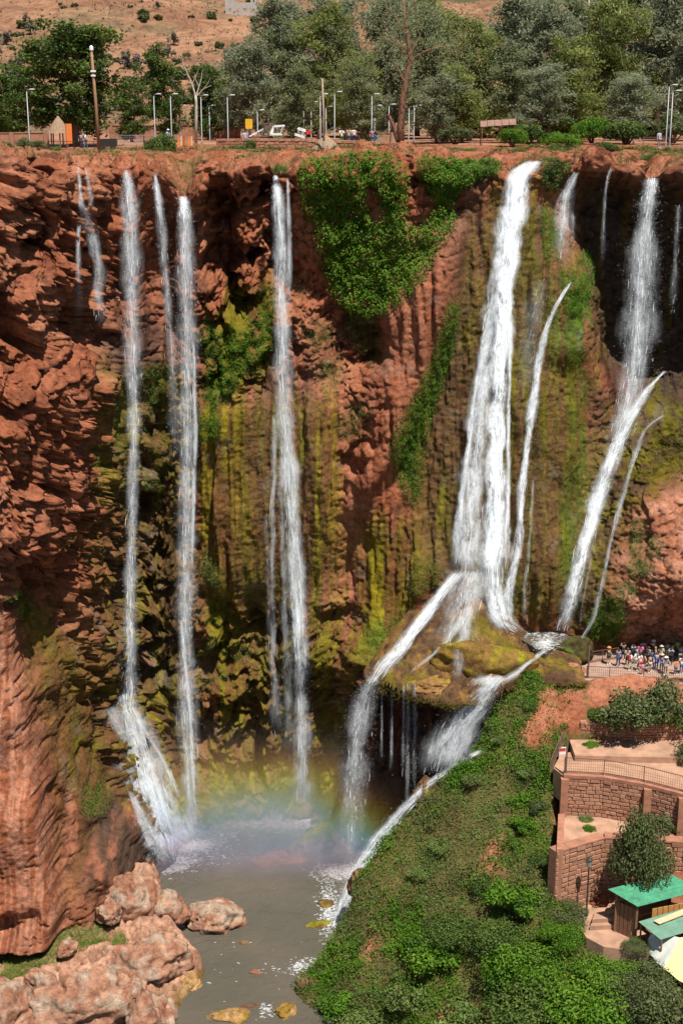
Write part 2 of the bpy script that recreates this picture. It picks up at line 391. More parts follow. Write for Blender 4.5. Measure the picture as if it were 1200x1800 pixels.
fl = np.abs(fbm(P0 + wv * .3, (1.5, 5, 14), 4, 51, .55)); fl2 = vn(P0, (.35, 2, 2.2), 57)
dr = fbm(P0, (.5, .5, .35), 2, 61)
steady = 1 - np.clip(crag + lump * (1 - crag) + flute, 0, 1)
brow = look(poly([(60,1060),(112,1090),(150,1240),(215,1380),(300,1560),(110,1640),(60,1250)], 22), PX, PY)
lump = lump * (1 - crag * .6) * (1 - flute * .75) * (1 - .72 * brow)
disp = big * (1 - .6 * flute) - b1 * (3.0 * crag + 2.0 * lump + .7 * steady) + cav * (4.4 * crag + 1.8 * lump + .3 * steady) + cav2 * (1.4 * crag + 1.0 * lump + .2 * steady)
disp += fine * (.42 * crag + .36 * lump + .22 * steady + .10 * flute) + pit * (.55 * crag + .45 * lump + .22 * steady) - strat * (.10 * crag + .10 * lump)
crk = ss(.055, .0, np.abs(fbm(P0 + wv * .6, (2.6, 2.6, 2.0), 3, 43))) * .55 + ss(.06, .0, np.abs(fbm(P0 + wv * .4, (1.1, 1.1, 1.6), 2, 47))) * .28
disp += crk * (crag + .8 * lump + .7 * steady + .2 * slab)
rdg = 1 - np.abs(vn(P0 + wv * .4, (.5, .6, .42), 48)) * 2; rdg2 = 1 - np.abs(vn(P0 + wv * .5, (1.3, 1.3, .9), 49)) * 2
disp -= (rdg * .10 + rdg2 * .22) * (crag + .8 * lump + .35 * steady)
disp -= flute * (fl * 1.7 + fl2 * .10 + dr * .16)
disp = disp * (1 - .45 * brow)
disp = disp * (1 - .88 * slab) - slab * (np.abs(fbm(P0 + wv * .35, (1.3, 3, 18), 4, 71, .6)) * .5 + dr * .10 + fine * .12 - pit * .2 * (n_pit > .1))
top = (Z - zr[None]) * -1
disp *= .35 + .65 * ss(0, 2.0, top)
disp -= 1.1 * ss(0, .8, top) * (1 - ss(1.2, 5.5, top)) * (1 - flute * .7) * (.6 + .5 * vn(P0, (3, 3, 30), 81))
gxn = np.gradient(Yb, xs, axis=1); nrm = np.sqrt(1 + gxn ** 2)      # relief stands out along the wall's own facing
YY = Yb + off + disp / nrm
XX = X - np.clip(disp, -3.5, 3.5) * gxn / nrm * .9 + .3 * crag * fbm(P0, 1.6, 2, 91)
ZZ = Z - .28 * np.clip(-(disp + off * .4), -1.5, 2.5) * (crag + .6 * lump) * ss(0, 3, top)

# colour of the stone, with some recess shade painted in
def mixc(a, b, t): return a + (b - a) * np.asarray(t)[..., None]
n_big = fbm(P0, 5, 4, 101); n_mid = fbm(P0, 1.2, 3, 111); n_st = fbm(P0, (.55, 3, 9), 4, 121, .6); n_st2 = fbm(P0, (.8, 3, 12), 3, 131, .6)
tone = mixc(RED, RED2, ss(-.25, .45, n_big + .3 * n_mid)); tone = mixc(tone, DRED, ss(.15, .5, n_mid - n_big * .5) * .6)
M_olive = look(area([[(345,690),(600,690),(600,1000),(560,1130),(430,1080),(345,1010)],[(345,1040),(600,1040),(640,1200),(640,1460),(345,1470)],[(820,420),(870,300),(960,330),(1045,560),(1030,1000),(930,1110),(740,1010),(735,900),(775,650)],[(600,900),(760,900),(790,1010),(650,1190),(610,1180)],[(190,640),(345,640),(345,1420),(280,1480),(150,1260),(150,960)],[(1040,700),(1300,700),(1300,800),(1110,880),(1060,1060),(1000,1130),(990,1000)],[(30,1045),(110,1080),(200,1240),(260,1440),(205,1400),(130,1400),(95,1300)],[(345,540),(480,480),(480,700),(345,700)]], 22), PX, PY)
M_wet = look(area([[(1010,300),(1250,300),(1250,730),(1120,740),(1040,640)],[(1030,650),(1150,720),(1080,900),(1020,1110),(975,1110),(1030,800)],[(640,1190),(900,1190),(880,1460),(640,1460)],[(190,480),(345,480),(345,1420),(240,1400),(190,1000)],[(440,640),(560,640),(560,1440),(440,1440)],[(800,300),(1000,400),(950,1100),(740,1010)],[(150,1380),(300,1380),(300,1580),(150,1580)]], 26), PX, PY)
M_yel = look(area([[(345,720),(420,700),(430,960),(345,960)],[(520,690),(600,690),(590,960),(530,960)],[(640,1000),(770,980),(660,1150),(620,1150)],[(350,1320),(620,1340),(620,1440),(350,1440)],[(250,1360),(330,1330),(340,1440),(260,1440)]], 26), PX, PY)
M_brn = look(area([[(720,640),(830,470),(870,330),(900,380),(830,1000),(740,1000)],[(30,1045),(110,1080),(205,1240),(300,1540),(200,1580),(110,1580)],[(380,750),(480,760),(480,1110),(400,1080)],[(1030,780),(900,700),(960,1080),(1030,1060)],[(150,900),(345,900),(345,1300),(120,1240)]], 26), PX, PY)
M_grn = look(area([[(1000,700),(1030,640),(1020,1090),(985,1090)],[(960,500),(1040,480),(1040,620),(970,640)],[(1180,720),(1300,700),(1300,760),(1190,790)],[(640,1090),(720,1060),(730,1110),(640,1180)],[(880,960),(900,1100),(870,1080)]], 16), PX, PY)
mo = M_olive * ss(-.35, .15, n_st * .7 + n_mid * .5 + (M_olive - .4) * .8)
tone = mixc(tone, mixc(BROWN, OLIVE, ss(-.3, .25, n_st)), mo)
tone = mixc(tone, mixc(DBROWN, BROWN, ss(-.3, .3, n_st2)), M_brn * ss(-.4, .2, n_st2 + n_mid * .4) * .85)
tone = mixc(tone, YEL, M_yel * ss(-.2, .3, n_st + n_mid * .5) * .8)
tone = mixc(tone, GREEN, M_grn * ss(-.3, .2, n_st + n_mid * .5) * .85)
tone = mixc(tone, WET_SHADE, M_wet * (1 - mo * .6) * .75 * ss(-.6, .2, n_st2))
M_hol_shade = look(poly([(1014,318),(1060,306),(1110,330),(1165,330),(1215,330),(1245,700),(1200,735),(1120,720),(1070,650),(1040,520),(1024,440)], 16), PX, PY)
tone = mixc(tone, mixc(WET_SHADE * 1.1, OLIVE * .4, ss(-.1, .3, n_st)), M_hol_shade * .85)  # shade of the deep hollow painted into the stone, with olive streaks
M_moss_shade = look(poly([(1110,720),(1210,715),(1320,700),(1320,790),(1200,850),(1110,900),(1075,1040),(1030,1110),(1010,1080),(1060,880)], 16), PX, PY)
tone = mixc(tone, mixc(DBROWN, OLIVE * .7, ss(-.2, .25, n_mid)), M_moss_shade * .9)  # dark moss, deepened by painted shade below the overhang
M_pink = look(poly([(1110,900),(1200,845),(1320,800),(1320,1160),(1080,1160),(1064,1100)], 20), PX, PY)
tone = mixc(tone, mixc(PINK, RED2, ss(-.3, .3, n_mid)), M_pink * .9)
tone = mixc(tone, mixc(mixc(RED2, PINK, .5), RED, ss(.05, .5, np.abs(fbm(P0, (.5, 3, 14), 3, 141, .6)) * 1.5)), slab)
M_red = look(area([[(690,560),(800,400),(790,560),(720,760),(690,830),(600,900),(600,740)],[(600,780),(640,780),(640,960),(600,960)]], 16), PX, PY)
tone = mixc(tone, mixc(RED2, RED, ss(-.3, .3, n_st)), M_red * .8)
lich = ss(.32, .5, fbm(P0, 2.2, 3, 151)) * (1 - crag) * .5
tone = mixc(tone, GREY, lich * .5)
wet = np.clip(M_wet + .3 * mo, 0, 1)

# the brow of the cliff runs back into the plateau
ty = np.cumsum(np.concatenate([[.25] * 8, [.5] * 8, [2.0] * 10]))
TX = np.repeat(xs[None], NTOP, 0); TY = YY[0][None] + ty[:, None]
Pt = np.stack([TX, TY, 0 * TX + zr[None]], -1)
plat = np.interp(TY, [118, 132, 150, 170], [-2.6, -2.3, -1.9, -1.4])
bl = ss(1, 9, ty)[:, None]
TZ = (ZZ[0][None] + .25 * ss(0, 1.5, ty)[:, None] + (fbm(Pt, 1.6, 4, 161) * .7 + (lumps(Pt + .6 * fbm(Pt, 2, 2, 165)[..., None], (2.6, 2.2, 9), 163) * 1.5 + lumps(Pt, (1.0, 1.0, 9), 167) * .45 - 1.0)) * ss(0, 1, ty)[:, None] * (1 - bl * .6)) * (1 - bl) + (plat + fbm(Pt, 2.2, 4, 162) * .35) * bl
ttone = mixc(mixc(RED, RED2, ss(-.3, .3, fbm(Pt, 1.5, 3, 171))), np.array((.15, .12, .05)), ss(.0, .35, fbm(Pt, 2.8, 4, 173)) * .6)
Vc = np.concatenate([np.stack([TX, TY, TZ], -1)[::-1].reshape(-1, 3), np.stack([XX, YY, ZZ], -1).reshape(-1, 3)])
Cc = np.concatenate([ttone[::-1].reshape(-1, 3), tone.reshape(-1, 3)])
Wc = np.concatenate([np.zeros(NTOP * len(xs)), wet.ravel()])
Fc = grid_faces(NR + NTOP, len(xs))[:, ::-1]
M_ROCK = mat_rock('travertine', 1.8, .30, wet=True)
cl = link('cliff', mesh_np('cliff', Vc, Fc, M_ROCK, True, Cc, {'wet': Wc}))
tag(cl, 'tall red and mossy travertine cliff under the falls', kind='structure')

# range of the nearest rock for every survey cell, used to lay water and plants on the wall
CLIFF = np.stack([XX, YY, ZZ], -1)
cpx, cpy = pix(CLIFF)
DM = np.full((MH, MW), 1e9)
_i = ((cpx - MX0) / MC).astype(int).ravel(); _j = ((cpy - MY0) / MC).astype(int).ravel()
ok = (_i >= 0) & (_i < MW) & (_j >= 0) & (_j < MH)
np.minimum.at(DM, (_j[ok], _i[ok]), YY.ravel()[ok])
for _ in range(30):
    bad = DM > 1e8
    if not bad.any(): break
    for dx, dy in ((1, 0), (-1, 0), (0, 1), (0, -1)):
        s = np.roll(DM, (dy, dx), (0, 1)); fill = bad & (s < 1e8); DM[fill] = s[fill]; bad = DM > 1e8
DM[DM > 1e8] = 130
def rock_range(px, py): return look(DM, px, py)

# ------------------------------------------------------------------ heightfields seen from above
def field(name, ctrl, x0, x1, y0, y1, step, zfun, tonefun, mat, smooth=1.0, clipz=None):
    c = np.array(ctrl, float); W = at(c[:, 0], c[:, 1], c[:, 2])
    gx = np.arange(x0, x1, step); gy = np.arange(y0, y1, step)
    GX, GY = np.meshgrid(gx, gy)
    zz = rbf(W[:, :2], W[:, 2], np.stack([GX.ravel(), GY.ravel()], -1), smooth).reshape(GX.shape)
    P = np.stack([GX, GY, zz], -1); px, py = pix(P)
    P = zfun(P, px, py); t = tonefun(P, px, py)
    me = mesh_np(name, P.reshape(-1, 3), grid_faces(len(gy), len(gx)), mat, True, t.reshape(-1, 3))
    return link(name, me), P, px, py
ZPOOL = -70.0

# the green spur in front on the right, down to the pool
SPUR = [(905,1186,114.5),(870,1260,112),(820,1330,110.5),(740,1400,109),(680,1470,107.5),(625,1530,106),(600,1600,104),(560,1670,102),(530,1720,100),(525,1800,97),
 (960,1190,115),(1050,1195,114.8),(1200,1200,114.3),(1350,1210,113),(930,1230,112.3),(1000,1240,112.2),(1100,1240,112),(1200,1240,112),
 (1000,1290,110),(1100,1290,110),(1200,1290,110),(960,1290,109.8),(900,1350,108),(960,1400,105.3),(850,1450,104.5),(940,1500,101.3),(760,1550,102),(900,1600,98),(700,1650,99.3),(1000,1620,96),(800,1720,96),(950,1700,94),(1100,1700,92),
 (1200,1700,90.5),(700,1800,94.5),(900,1800,91.5),(1050,1800,89),(1200,1800,87),(1400,1700,87),(1400,1400,98),(1350,1550,92),(600,1900,93),(800,1950,88),(1000,1950,84),(1300,1950,79),
 (1020,1400,104.5),(1150,1400,103.5),(1020,1560,98.5),(1150,1560,97)]
edge = np.array([(905,1186,114.5),(870,1260,112),(820,1330,110.5),(740,1400,109),(680,1470,107.5),(625,1530,106),(600,1600,104),(560,1670,102),(530,1720,100),(525,1800,97),(520,1900,93)], float)
edw = at(edge[:, 0], edge[:, 1], edge[:, 2])
edy = edw[::-1, 1]; edx = edw[::-1, 0]
bare = area([[(955,1190),(1010,1200),(1040,1260),(1010,1300),(975,1260),(955,1330),(900,1310),(940,1250)],[(886,1290),(902,1290),(910,1335),(897,1340)],[(862,1470),(880,1480),(874,1540),(860,1520)],[(646,1650),(668,1650),(650,1710),(636,1700)],[(1040,1290),(1300,1290),(1300,1650),(1040,1600),(975,1500),(975,1330)],[(780,1760),(900,1780),(880,1830),(760,1820)],[(1035,1192),(1320,1196),(1320,1290),(1035,1290)]], 14)
def spur_z(P, px, py):
    # distance in front of the brink; beyond it the ground breaks off to the pool
    ex = np.interp(P[..., 1], edy, edx)
    d = P[..., 0] - ex + .9 * fbm(P, 3.5, 3, 201)
    z = P[..., 2] + fbm(P, 4, 4, 205) * .8 + billow(P, 1.6, 3, 207) * .4
    flat = look(area([[(985,1290),(1400,1280),(1400,1700),(1060,1690),(1020,1640),(978,1560),(975,1330)]], 8), px, py)
    z = z * (1 - flat) + (P[..., 2] - 2.6) * flat
    brk = ss(1.2, -1.4, d)
    z = z - brk * 2.0 - np.clip(-d - .4, 0, None) * 3.2
    back = ss(114.6, 116.2, P[..., 1]) 
    z = z - back * 5
    P = P.copy(); P[..., 2] = np.maximum(z, -76); return P
def spur_tone(P, px, py):
    b = look(bare, px, py); n = fbm(P, 2.2, 4, 211)
    t = mixc(mixc(RED, RED2, ss(-.3, .3, n)), np.array((.085, .085, .026)), ss(.6, .25, b + .5 * n) * .9)
    ex = np.interp(P[..., 1], edy, edx)
    return mixc(t, DBROWN, ss(-.2, -1.5, P[..., 0] - ex) * .7)
M_EARTH = mat_rock('red_earth', 2.4, .18)
spur, SPP, spx, spy = field('hillside', SPUR, -6, 42, 82, 117, .22, spur_z, spur_tone, M_EARTH)
tag(spur, 'green overgrown spur of red earth below the viewing platform', kind='structure')

# the rocky bank at the lower left
BANK = [(-150,1600,104),(-100,1680,101),(0,1650,102.5),(100,1635,103.2),(180,1615,104.5),(240,1600,106),(290,1600,106.5),(300,1680,100.6),(200,1690,99),(100,1710,97.6),(0,1760,95.2),(150,1780,94.6),(280,1780,95.6),(240,1740,97),(-100,1780,94),(0,1850,91.5),(150,1870,91),(260,1900,91.5),(200,1640,102.6),(130,1680,99.8)]
bedge = np.array([(320,1950,93),(318,1800,97.3),(335,1740,99.8),(352,1690,102),(345,1640,104.5),(310,1600,107.5),(290,1560,110.5),(280,1530,112.5)], float)
bew = at(bedge[:, 0], bedge[:, 1], bedge[:, 2])
grassm = area([[(0,1650),(60,1620),(160,1590),(180,1570),(190,1600),(180,1640),(110,1660),(60,1690),(0,1710)],[(0,1560),(30,1640),(0,1660)],[(200,1600),(230,1610),(215,1640),(190,1640)],[(270,1650),(330,1630),(320,1690),(280,1690)],[(140,1740),(170,1750),(160,1780),(140,1770)],[(190,1760),(250,1745),(260,1770),(210,1790)],[(170,1700),(185,1705),(175,1745),(160,1730)]], 8)
def bank_z(P, px, py):
    ex = np.interp(P[..., 1], bew[:, 1], bew[:, 0])
    d = ex - P[..., 0] + .5 * fbm(P, 2, 3, 221)
    g = look(grassm, px, py)
    n = fbm(P, 5, 3, 222) * .8 + billow(P + 1.0 * np.stack([fbm(P, 3, 2, 2), fbm(P, 3, 2, 3), 0 * px], -1), (2.4, 2.4, 2.4), 4, 223, .55) * 1.0 * (1 - .8 * g) + fbm(P, .7, 3, 224) * .16
    n = n * 1.15 - ss(.12, .3, fbm(P, 1.9, 4, 226, .6)) * 1.0 * (1 - g) + fbm(P, .35, 2, 227) * .12 * (1 - g) - .5 * ss(.05, 0, np.abs(fbm(P, 1.8, 3, 228))) * (1 - g) + .22 * (1 - 2 * np.abs(vn(P, (.9, .9, 9), 229))) * (1 - g)
    z = P[..., 2] - 1.5 + n - ss(.9, -.6, d) * 1.6 - np.clip(-d, 0, None) * 3.0
    P = P.copy(); P[..., 2] = np.maximum(z, -73); return P
def bank_tone(P, px, py):
    n = fbm(P, 1.6, 4, 231); g = look(grassm, px, py)
    t = mixc(np.array((.42, .235, .155)), np.array((.30, .145, .09)), ss(-.2, .35, n)); t = mixc(t, np.array((.42, .29, .21)), ss(.15, .5, fbm(P, 2.5, 3, 233)) * .6)
    t = mixc(t, np.array((.15, .13, .04)), ss(.25, .7, g + .4 * n) * .7)
    low = ss(-68.8, -69.8, P[..., 2]); return mixc(t, np.array((.20, .125, .03)), low * .8)
M_BANK = mat_rock('pale_red_rock', 2.2, .20)
bank, BKP, bpx, bpy_ = field('rock_bank', BANK, -38, -8, 88, 113, .13, bank_z, bank_tone, M_BANK)
tag(bank, 'pale red rocky bank with grass patches at the lower left', kind='structure')

# river bed, plateau, hill and mountains
def sheet(name, x0, x1, y0, y1, nx, ny, zf, tf, mat):
    gx = np.linspace(x0, x1, nx); gy = y0 + (y1 - y0) * np.linspace(0, 1, ny) ** 1.3
    GX, GY = np.meshgrid(gx, gy); P = np.stack([GX, GY, 0 * GX], -1); P[..., 2] = zf(GX, GY, P)
    return link(name, mesh_np(name, P.reshape(-1, 3), grid_faces(ny, nx), mat, True, tf(P).reshape(-1, 3))), P
def plat_z(x, y, P):
    return np.interp(y, [128, 138, 144, 152, 170, 215, 235], [-7.0, -5.0, -3.0, -2.05, -1.5, -1.0, -.6]) + fbm(P, 6, 3, 241) * .12 - .15
plat, PLP = sheet('plateau', -75, 75, 140, 240, 200, 160, plat_z, lambda P: mixc(RED2 * .95, np.array((.36, .22, .15)), ss(-.3, .4, fbm(P, 4, 4, 245))), M_EARTH)
tag(plat, 'red earth plateau above the falls', kind='structure')
def hill_z(x, y, P):
    crest = np.interp(x, [-400, -80, -20, 40, 200, 500], [1.25, 1.1, 1.0, .80, .78, 1.0])
    base = np.interp(y, [215, 240, 300, 380, 480, 620, 760, 900], [-3.0, 0, 8.6, 21, 41, 66, 70, 50])
    return base * crest + fbm(P, 60, 4, 251) * 6 * ss(235, 330, y) + fbm(P, 9, 3, 252) * .6 * ss(225, 280, y)
def hill_tone(P):
    n = fbm(P, 14, 4, 255) + .5 * fbm(P, 5, 3, 254); t = mixc(np.array((.28, .150, .088)), np.array((.21, .105, .060)), ss(-.2, .4, n))
    return mixc(t, np.array((.15, .12, .065)), ss(-.1, .4, fbm(P, 25, 4, 257)) * .7)
M_HILL = mat_rock('hill_soil', .35, .8)
hill, HLP = sheet('hill', -420, 420, 216, 900, 260, 220, hill_z, hill_tone, M_HILL)
tag(hill, 'dry orange hillside dotted with shrubs behind the trees', kind='structure')
def mtn_z(x, y, P):
    return np.interp(y, [880, 1500, 2200, 3200, 4200], [-10, 95, 180, 330, 150]) * (1 + .35 * fbm(P, 700, 4, 261)) + fbm(P, 160, 4, 262) * 28
mtn, _ = sheet('mountain', -3200, 3200, 880, 4300, 160, 140, mtn_z, lambda P: mixc(np.array((.075, .085, .035)), np.array((.20, .13, .07)), ss(.1, .5, fbm(P, 260, 4, 265))), mat_rock('far_forest', .02, 8))
tag(mtn, 'far wooded mountain on the skyline', kind='structure')
gr = MB(); gr.prism([(-60, 80), (60, 80), (60, 140), (-60, 140)], -78, -74.2)
tag(gr.build('river_bed', mat_plain('river_silt', (.16, .11, .07))), 'silty bed under the pool', kind='structure')
gnd = link('ground', mesh_np('ground', [(-6000, -3000, -79), (6000, -3000, -79), (6000, 6000, -79), (-6000, 6000, -79)], [(0, 1, 2, 3)], M_HILL, False, np.full((4, 3), .2)))
tag(gnd, 'valley floor reaching the horizon', kind='structure')
# ------------------------------------------------------------------ ledge below the main fall (a shelf of the cliff)
LEDGE = [(640,1150,119.5),(700,1120,119.5),(740,1060,121.5),(800,1030,122.5),(850,1060,121.5),(900,1100,122),(940,1110,123.8),(980,1130,120.8),(930,1140,119.6),(1010,1110,122.5),(680,1175,116.6),(740,1195,115.2),(800,1190,114.8),(860,1190,114),(900,1180,115.2),(950,1158,117.2),(840,1140,117.8),(760,1130,118.5),(700,1150,118),(990,1155,118),(1050,1140,118.8)]
lip = np.array([(620,1190,118.6),(660,1195,117.2),(700,1192,115.6),(760,1215,114.2),(800,1222,113.2),(850,1215,112.6),(890,1196,112.4),(940,1180,113.5),(1060,1180,115)], float)
lpw = at(lip[:, 0], lip[:, 1], lip[:, 2])
FOOT = blur(poly([(648,1188),(690,1128),(760,1045),(830,985),(900,1060),(1010,1085),(1070,1140),(1060,1192),(940,1190),(890,1204),(850,1222),(800,1232),(755,1222),(700,1204)], 0), 9)
def ledge_z(P, px, py):
    m = look(FOOT, px, py) + .16 * fbm(P, 1.8, 3, 301)
    z = P[..., 2] + fbm(P, 2.4, 4, 302) * .55 + billow(P, .9, 2, 303) * .3
    pool = ss(0, 1, look(poly([(895,1090),(1000,1095),(985,1140),(930,1140)], 14), px, py))
    z = z * (1 - pool) + np.minimum(z, -46.3) * pool
    P = P.copy(); P[..., 2] = z + (lumps(P + .5 * fbm(P, 1.5, 2, 304)[..., None], (2.6, 2.6, 6), 305) - .5) * .9 - ss(.62, .2, m) * 1.0 - ss(.35, .0, m) * 1.9; return P
def ledge_tone(P, px, py):
    n = fbm(P, 1.2, 4, 311); t = mixc(np.array((.095, .052, .026)), np.array((.19, .105, .035)), ss(-.1, .35, n))
    return mixc(t, OLIVE, ss(.1, .4, fbm(P, 1.8, 3, 313)) * .6)
ledge, LGP, lgx, lgy = field('rock_ledge', LEDGE, 0, 22, 111, 126, .14, ledge_z, ledge_tone, M_BANK, .6)
import bmesh as _bm
_b = _bm.new(); _b.from_mesh(ledge.data); _kill = [v for v, m in zip(_b.verts, look(FOOT, *pix(LGP)).ravel()) if m < .03]   # trim the sheet to the shelf's outline
_bm.ops.delete(_b, geom=_kill, context='VERTS'); _b.to_mesh(ledge.data); _b.free()
_out = (look(FOOT, *pix(LGP)) < .03); LGP = LGP[~_out]
tag(ledge, 'wet brown rock ledge at the foot of the main fall', kind='structure')

# ranges of everything solid near the water
DM2 = DM.copy()
for Pf in (LGP, BKP, SPP):
    a, b = pix(Pf); i = ((a - MX0) / MC).astype(int).ravel(); j = ((b - MY0) / MC).astype(int).ravel()
    k = (i >= 0) & (i < MW) & (j >= 0) & (j < MH)
    np.minimum.at(DM2, (j[k], i[k]), Pf[..., 1].ravel()[k])
def near_range(px, py): return look(DM2, px, py)

# ------------------------------------------------------------------ water
def mat_water_white(nm, alpha):
    m, n, l, b = new_mat(nm)
    g = n.new('ShaderNodeNewGeometry'); mx = n.new('ShaderNodeVectorMath'); mx.operation = 'MULTIPLY_ADD'
    mx.inputs[1].default_value = (.45, .45, .45); mx.inputs[2].default_value = (.12, -.40, .62)     # drops of every facing
    l.new(g.outputs['Normal'], mx.inputs[0]); nn = n.new('ShaderNodeVectorMath'); nn.operation = 'NORMALIZE'; l.new(mx.outputs[0], nn.inputs[0])
    d = n.new('ShaderNodeBsdfDiffuse'); d.inputs['Color'].default_value = (.78, .81, .84, 1); l.new(nn.outputs[0], d.inputs['Normal'])
    t = n.new('ShaderNodeBsdfTranslucent'); t.inputs['Color'].default_value = (.78, .81, .84, 1)
    x = n.new('ShaderNodeMixShader'); x.inputs['Fac'].default_value = .25
    l.new(d.outputs[0], x.inputs[1]); l.new(t.outputs[0], x.inputs[2]); tr = n.new('ShaderNodeBsdfTransparent'); y = n.new('ShaderNodeMixShader'); y.inputs['Fac'].default_value = alpha
    l.new(tr.outputs[0], y.inputs[1]); l.new(x.outputs[0], y.inputs[2]); l.new(y.outputs[0], n['Material Output'].inputs['Surface'])
    return m
M_WHITE = mat_water_white('white_water', 1.0); M_FOAM = mat_water_white('foam', .5)
def mat_pool():
    m, n, l, b = new_mat('silty_water')
    t = noise_node(n, l, .12, 4, .5); r = ramp(n, l, t.outputs['Fac'], [(.35, (.082, .076, .058)), (.7, (.118, .096, .074))])
    l.new(r.outputs['Color'], b.inputs['Base Color']); setp(b, Roughness=.12, IOR=1.33)
    w = noise_node(n, l, .7, 4, .62, dist=.8); w2 = noise_node(n, l, 3.2, 3, .55)
    l.new(bump(n, l, w2.outputs['Fac'], .5, .09, bump(n, l, w.outputs['Fac'], .7, .4)), b.inputs['Normal']); return m
M_POOL = mat_pool()
gx = np.linspace(-40, 14, 220); gy = np.linspace(84, 136, 220); GX, GY = np.meshgrid(gx, gy); PP = np.stack([GX, GY, 0 * GX + ZPOOL], -1)
PP[..., 2] += fbm(PP, 1.6, 3, 401) * .05
tag(link('water', mesh_np('water', PP.reshape(-1, 3), grid_faces(220, 220), M_POOL)), 'silty brown green plunge pool under the falls', kind='structure')
up = at_z([880,905,940,1000,1030,1005,980,958,942,915,890], [1100,1084,1084,1088,1100,1118,1134,1146,1140,1124,1114], -46.35)
ub = MB(); ub.prism([tuple(p[:2]) for p in up], -47.4, -46.35)
tag(ub.build('water', M_POOL), 'small foaming pool on the ledge below the main fall', kind='structure')

def smooth_path(path, lift, step=.5, fixed=False):
    """path rows: px, py, range (0 = on the rock), width in px, density"""
    p = np.array(path, float)
    seg = np.r_[0, np.cumsum(np.hypot(np.diff(p[:, 0]), np.diff(p[:, 1])))]
    s = np.linspace(0, seg[-1], max(8, int(seg[-1] / 6)))
    def sp(c):                                     # eased interpolation
        v = np.interp(s, seg, c); k = np.ones(7) / 7; vp = np.pad(v, 3, mode='edge'); return np.convolve(vp, k, 'valid')
    px, py, w, de = sp(p[:, 0]), sp(p[:, 1]), sp(p[:, 3]), sp(p[:, 4])
    px[0], py[0] = p[0, :2]; px[-1], py[-1] = p[-1, :2]
    rk = near_range(px, py)
    given = np.interp(s, seg, np.where(p[:, 2] > 0, p[:, 2], 1e3)); raw = np.interp(s, seg, (p[:, 2] > 0).astype(float))
    D = np.where(raw > .99, np.minimum(given, rk - (.25 if fixed else lift)), np.minimum(rk - lift, 999))
    k = np.ones(9) / 9; 
    mf = np.min(np.stack([np.roll(np.pad(D, 5, mode='edge'), j)[5:-5] for j in range(-4, 5)]), 0); D = np.convolve(np.pad(mf, 4, mode='edge'), k, 'valid')
    W = at(px, py, D); ax = W[:, 1] * CP - W[:, 2] * SP
    return W, w * ax / FPX, de
WATER_N, WATER_W = .06, .40
def streaks(path, n, length=(1.5, 5), wid=(.03, .11), lift=.35, seed=0, drops=0, spread=.36, fixed=False, depth=.35, rough=.12, dense=1.0):
    r = np.random.default_rng(seed); n = max(8, int(n * WATER_N * dense)); length = (length[0] * .35, length[1] * .55); wid = (wid[0] * WATER_W, wid[1] * WATER_W * (.7 + .3 * dense))
    W, wd, de = smooth_path(path, lift, fixed=fixed)
    sl = np.r_[0, np.cumsum(np.linalg.norm(np.diff(W, axis=0), axis=1))]; T = sl[-1]
    wt = np.interp(np.linspace(0, T, 400), sl, de * (.6 + wd / max(wd.max(), .01))); cdf = np.cumsum(wt); cdf /= cdf[-1]
    NS = 4
    mid = np.interp(r.random(n), cdf, np.linspace(0, T, 400)); L = r.uniform(*length, n) * (1 + .5 * (r.random(n) < .15))
    u = np.clip(r.normal(0, spread, n), -1.15, 1.15)
    cl_ = r.normal(0, spread, max(6, n // 60)); pick = r.random(n) < .45                # threads gather into strands
    u = np.where(pick, cl_[r.integers(0, len(cl_), n)] + r.normal(0, .05, n), u)
    tq = np.linspace(-.5, .5, NS)
    S = np.clip(mid[:, None] + tq[None] * L[:, None], 0, T)
    C = np.stack([np.interp(S, sl, W[:, k]) for k in range(3)], -1)
    ww = np.interp(S, sl, wd)
    C[..., 0] += u[:, None] * ww * .5
    C[..., 1] -= np.abs(r.normal(0, depth, n))[:, None] * np.minimum(ww, 1.2)
    C += (vn(C, (.7, .7, 2.0), seed + 3)[..., None] * np.array([rough, rough * .4, 0]))
    yaw = r.uniform(-1.1, 1.1, n); hw = r.uniform(*wid, n) * .5
    tap = np.sin(np.linspace(.12, pi - .12, NS)) ** .6
    side = np.stack([np.cos(yaw), np.sin(yaw), 0 * yaw], -1)[:, None] * (hw[:, None] * tap[None])[..., None]
    V = np.stack([C - side, C + side], 2).reshape(-1, 3)
    base = (np.arange(n) * NS * 2)[:, None] + (np.arange(NS - 1) * 2)[None]
    F = np.stack([base, base + 1, base + 3, base + 2], -1).reshape(-1, 4)
    me_parts = (V, F)
    dp = None; drops = int(drops * .35)
    if drops:
        s = np.interp(r.random(drops), cdf, np.linspace(0, T, 400)); c = np.stack([np.interp(s, sl, W[:, k]) for k in range(3)], -1); w = np.interp(s, sl, wd)
        c[:, 0] += r.normal(0, .42, drops) * w * .8; c[:, 1] -= np.abs(r.normal(0, .3, drops)) * w; c[:, 2] += r.normal(0, .3, drops)
        dp = flecks(c, r.uniform(.008, .022, drops), r, tall=2.2)
    return me_parts, dp
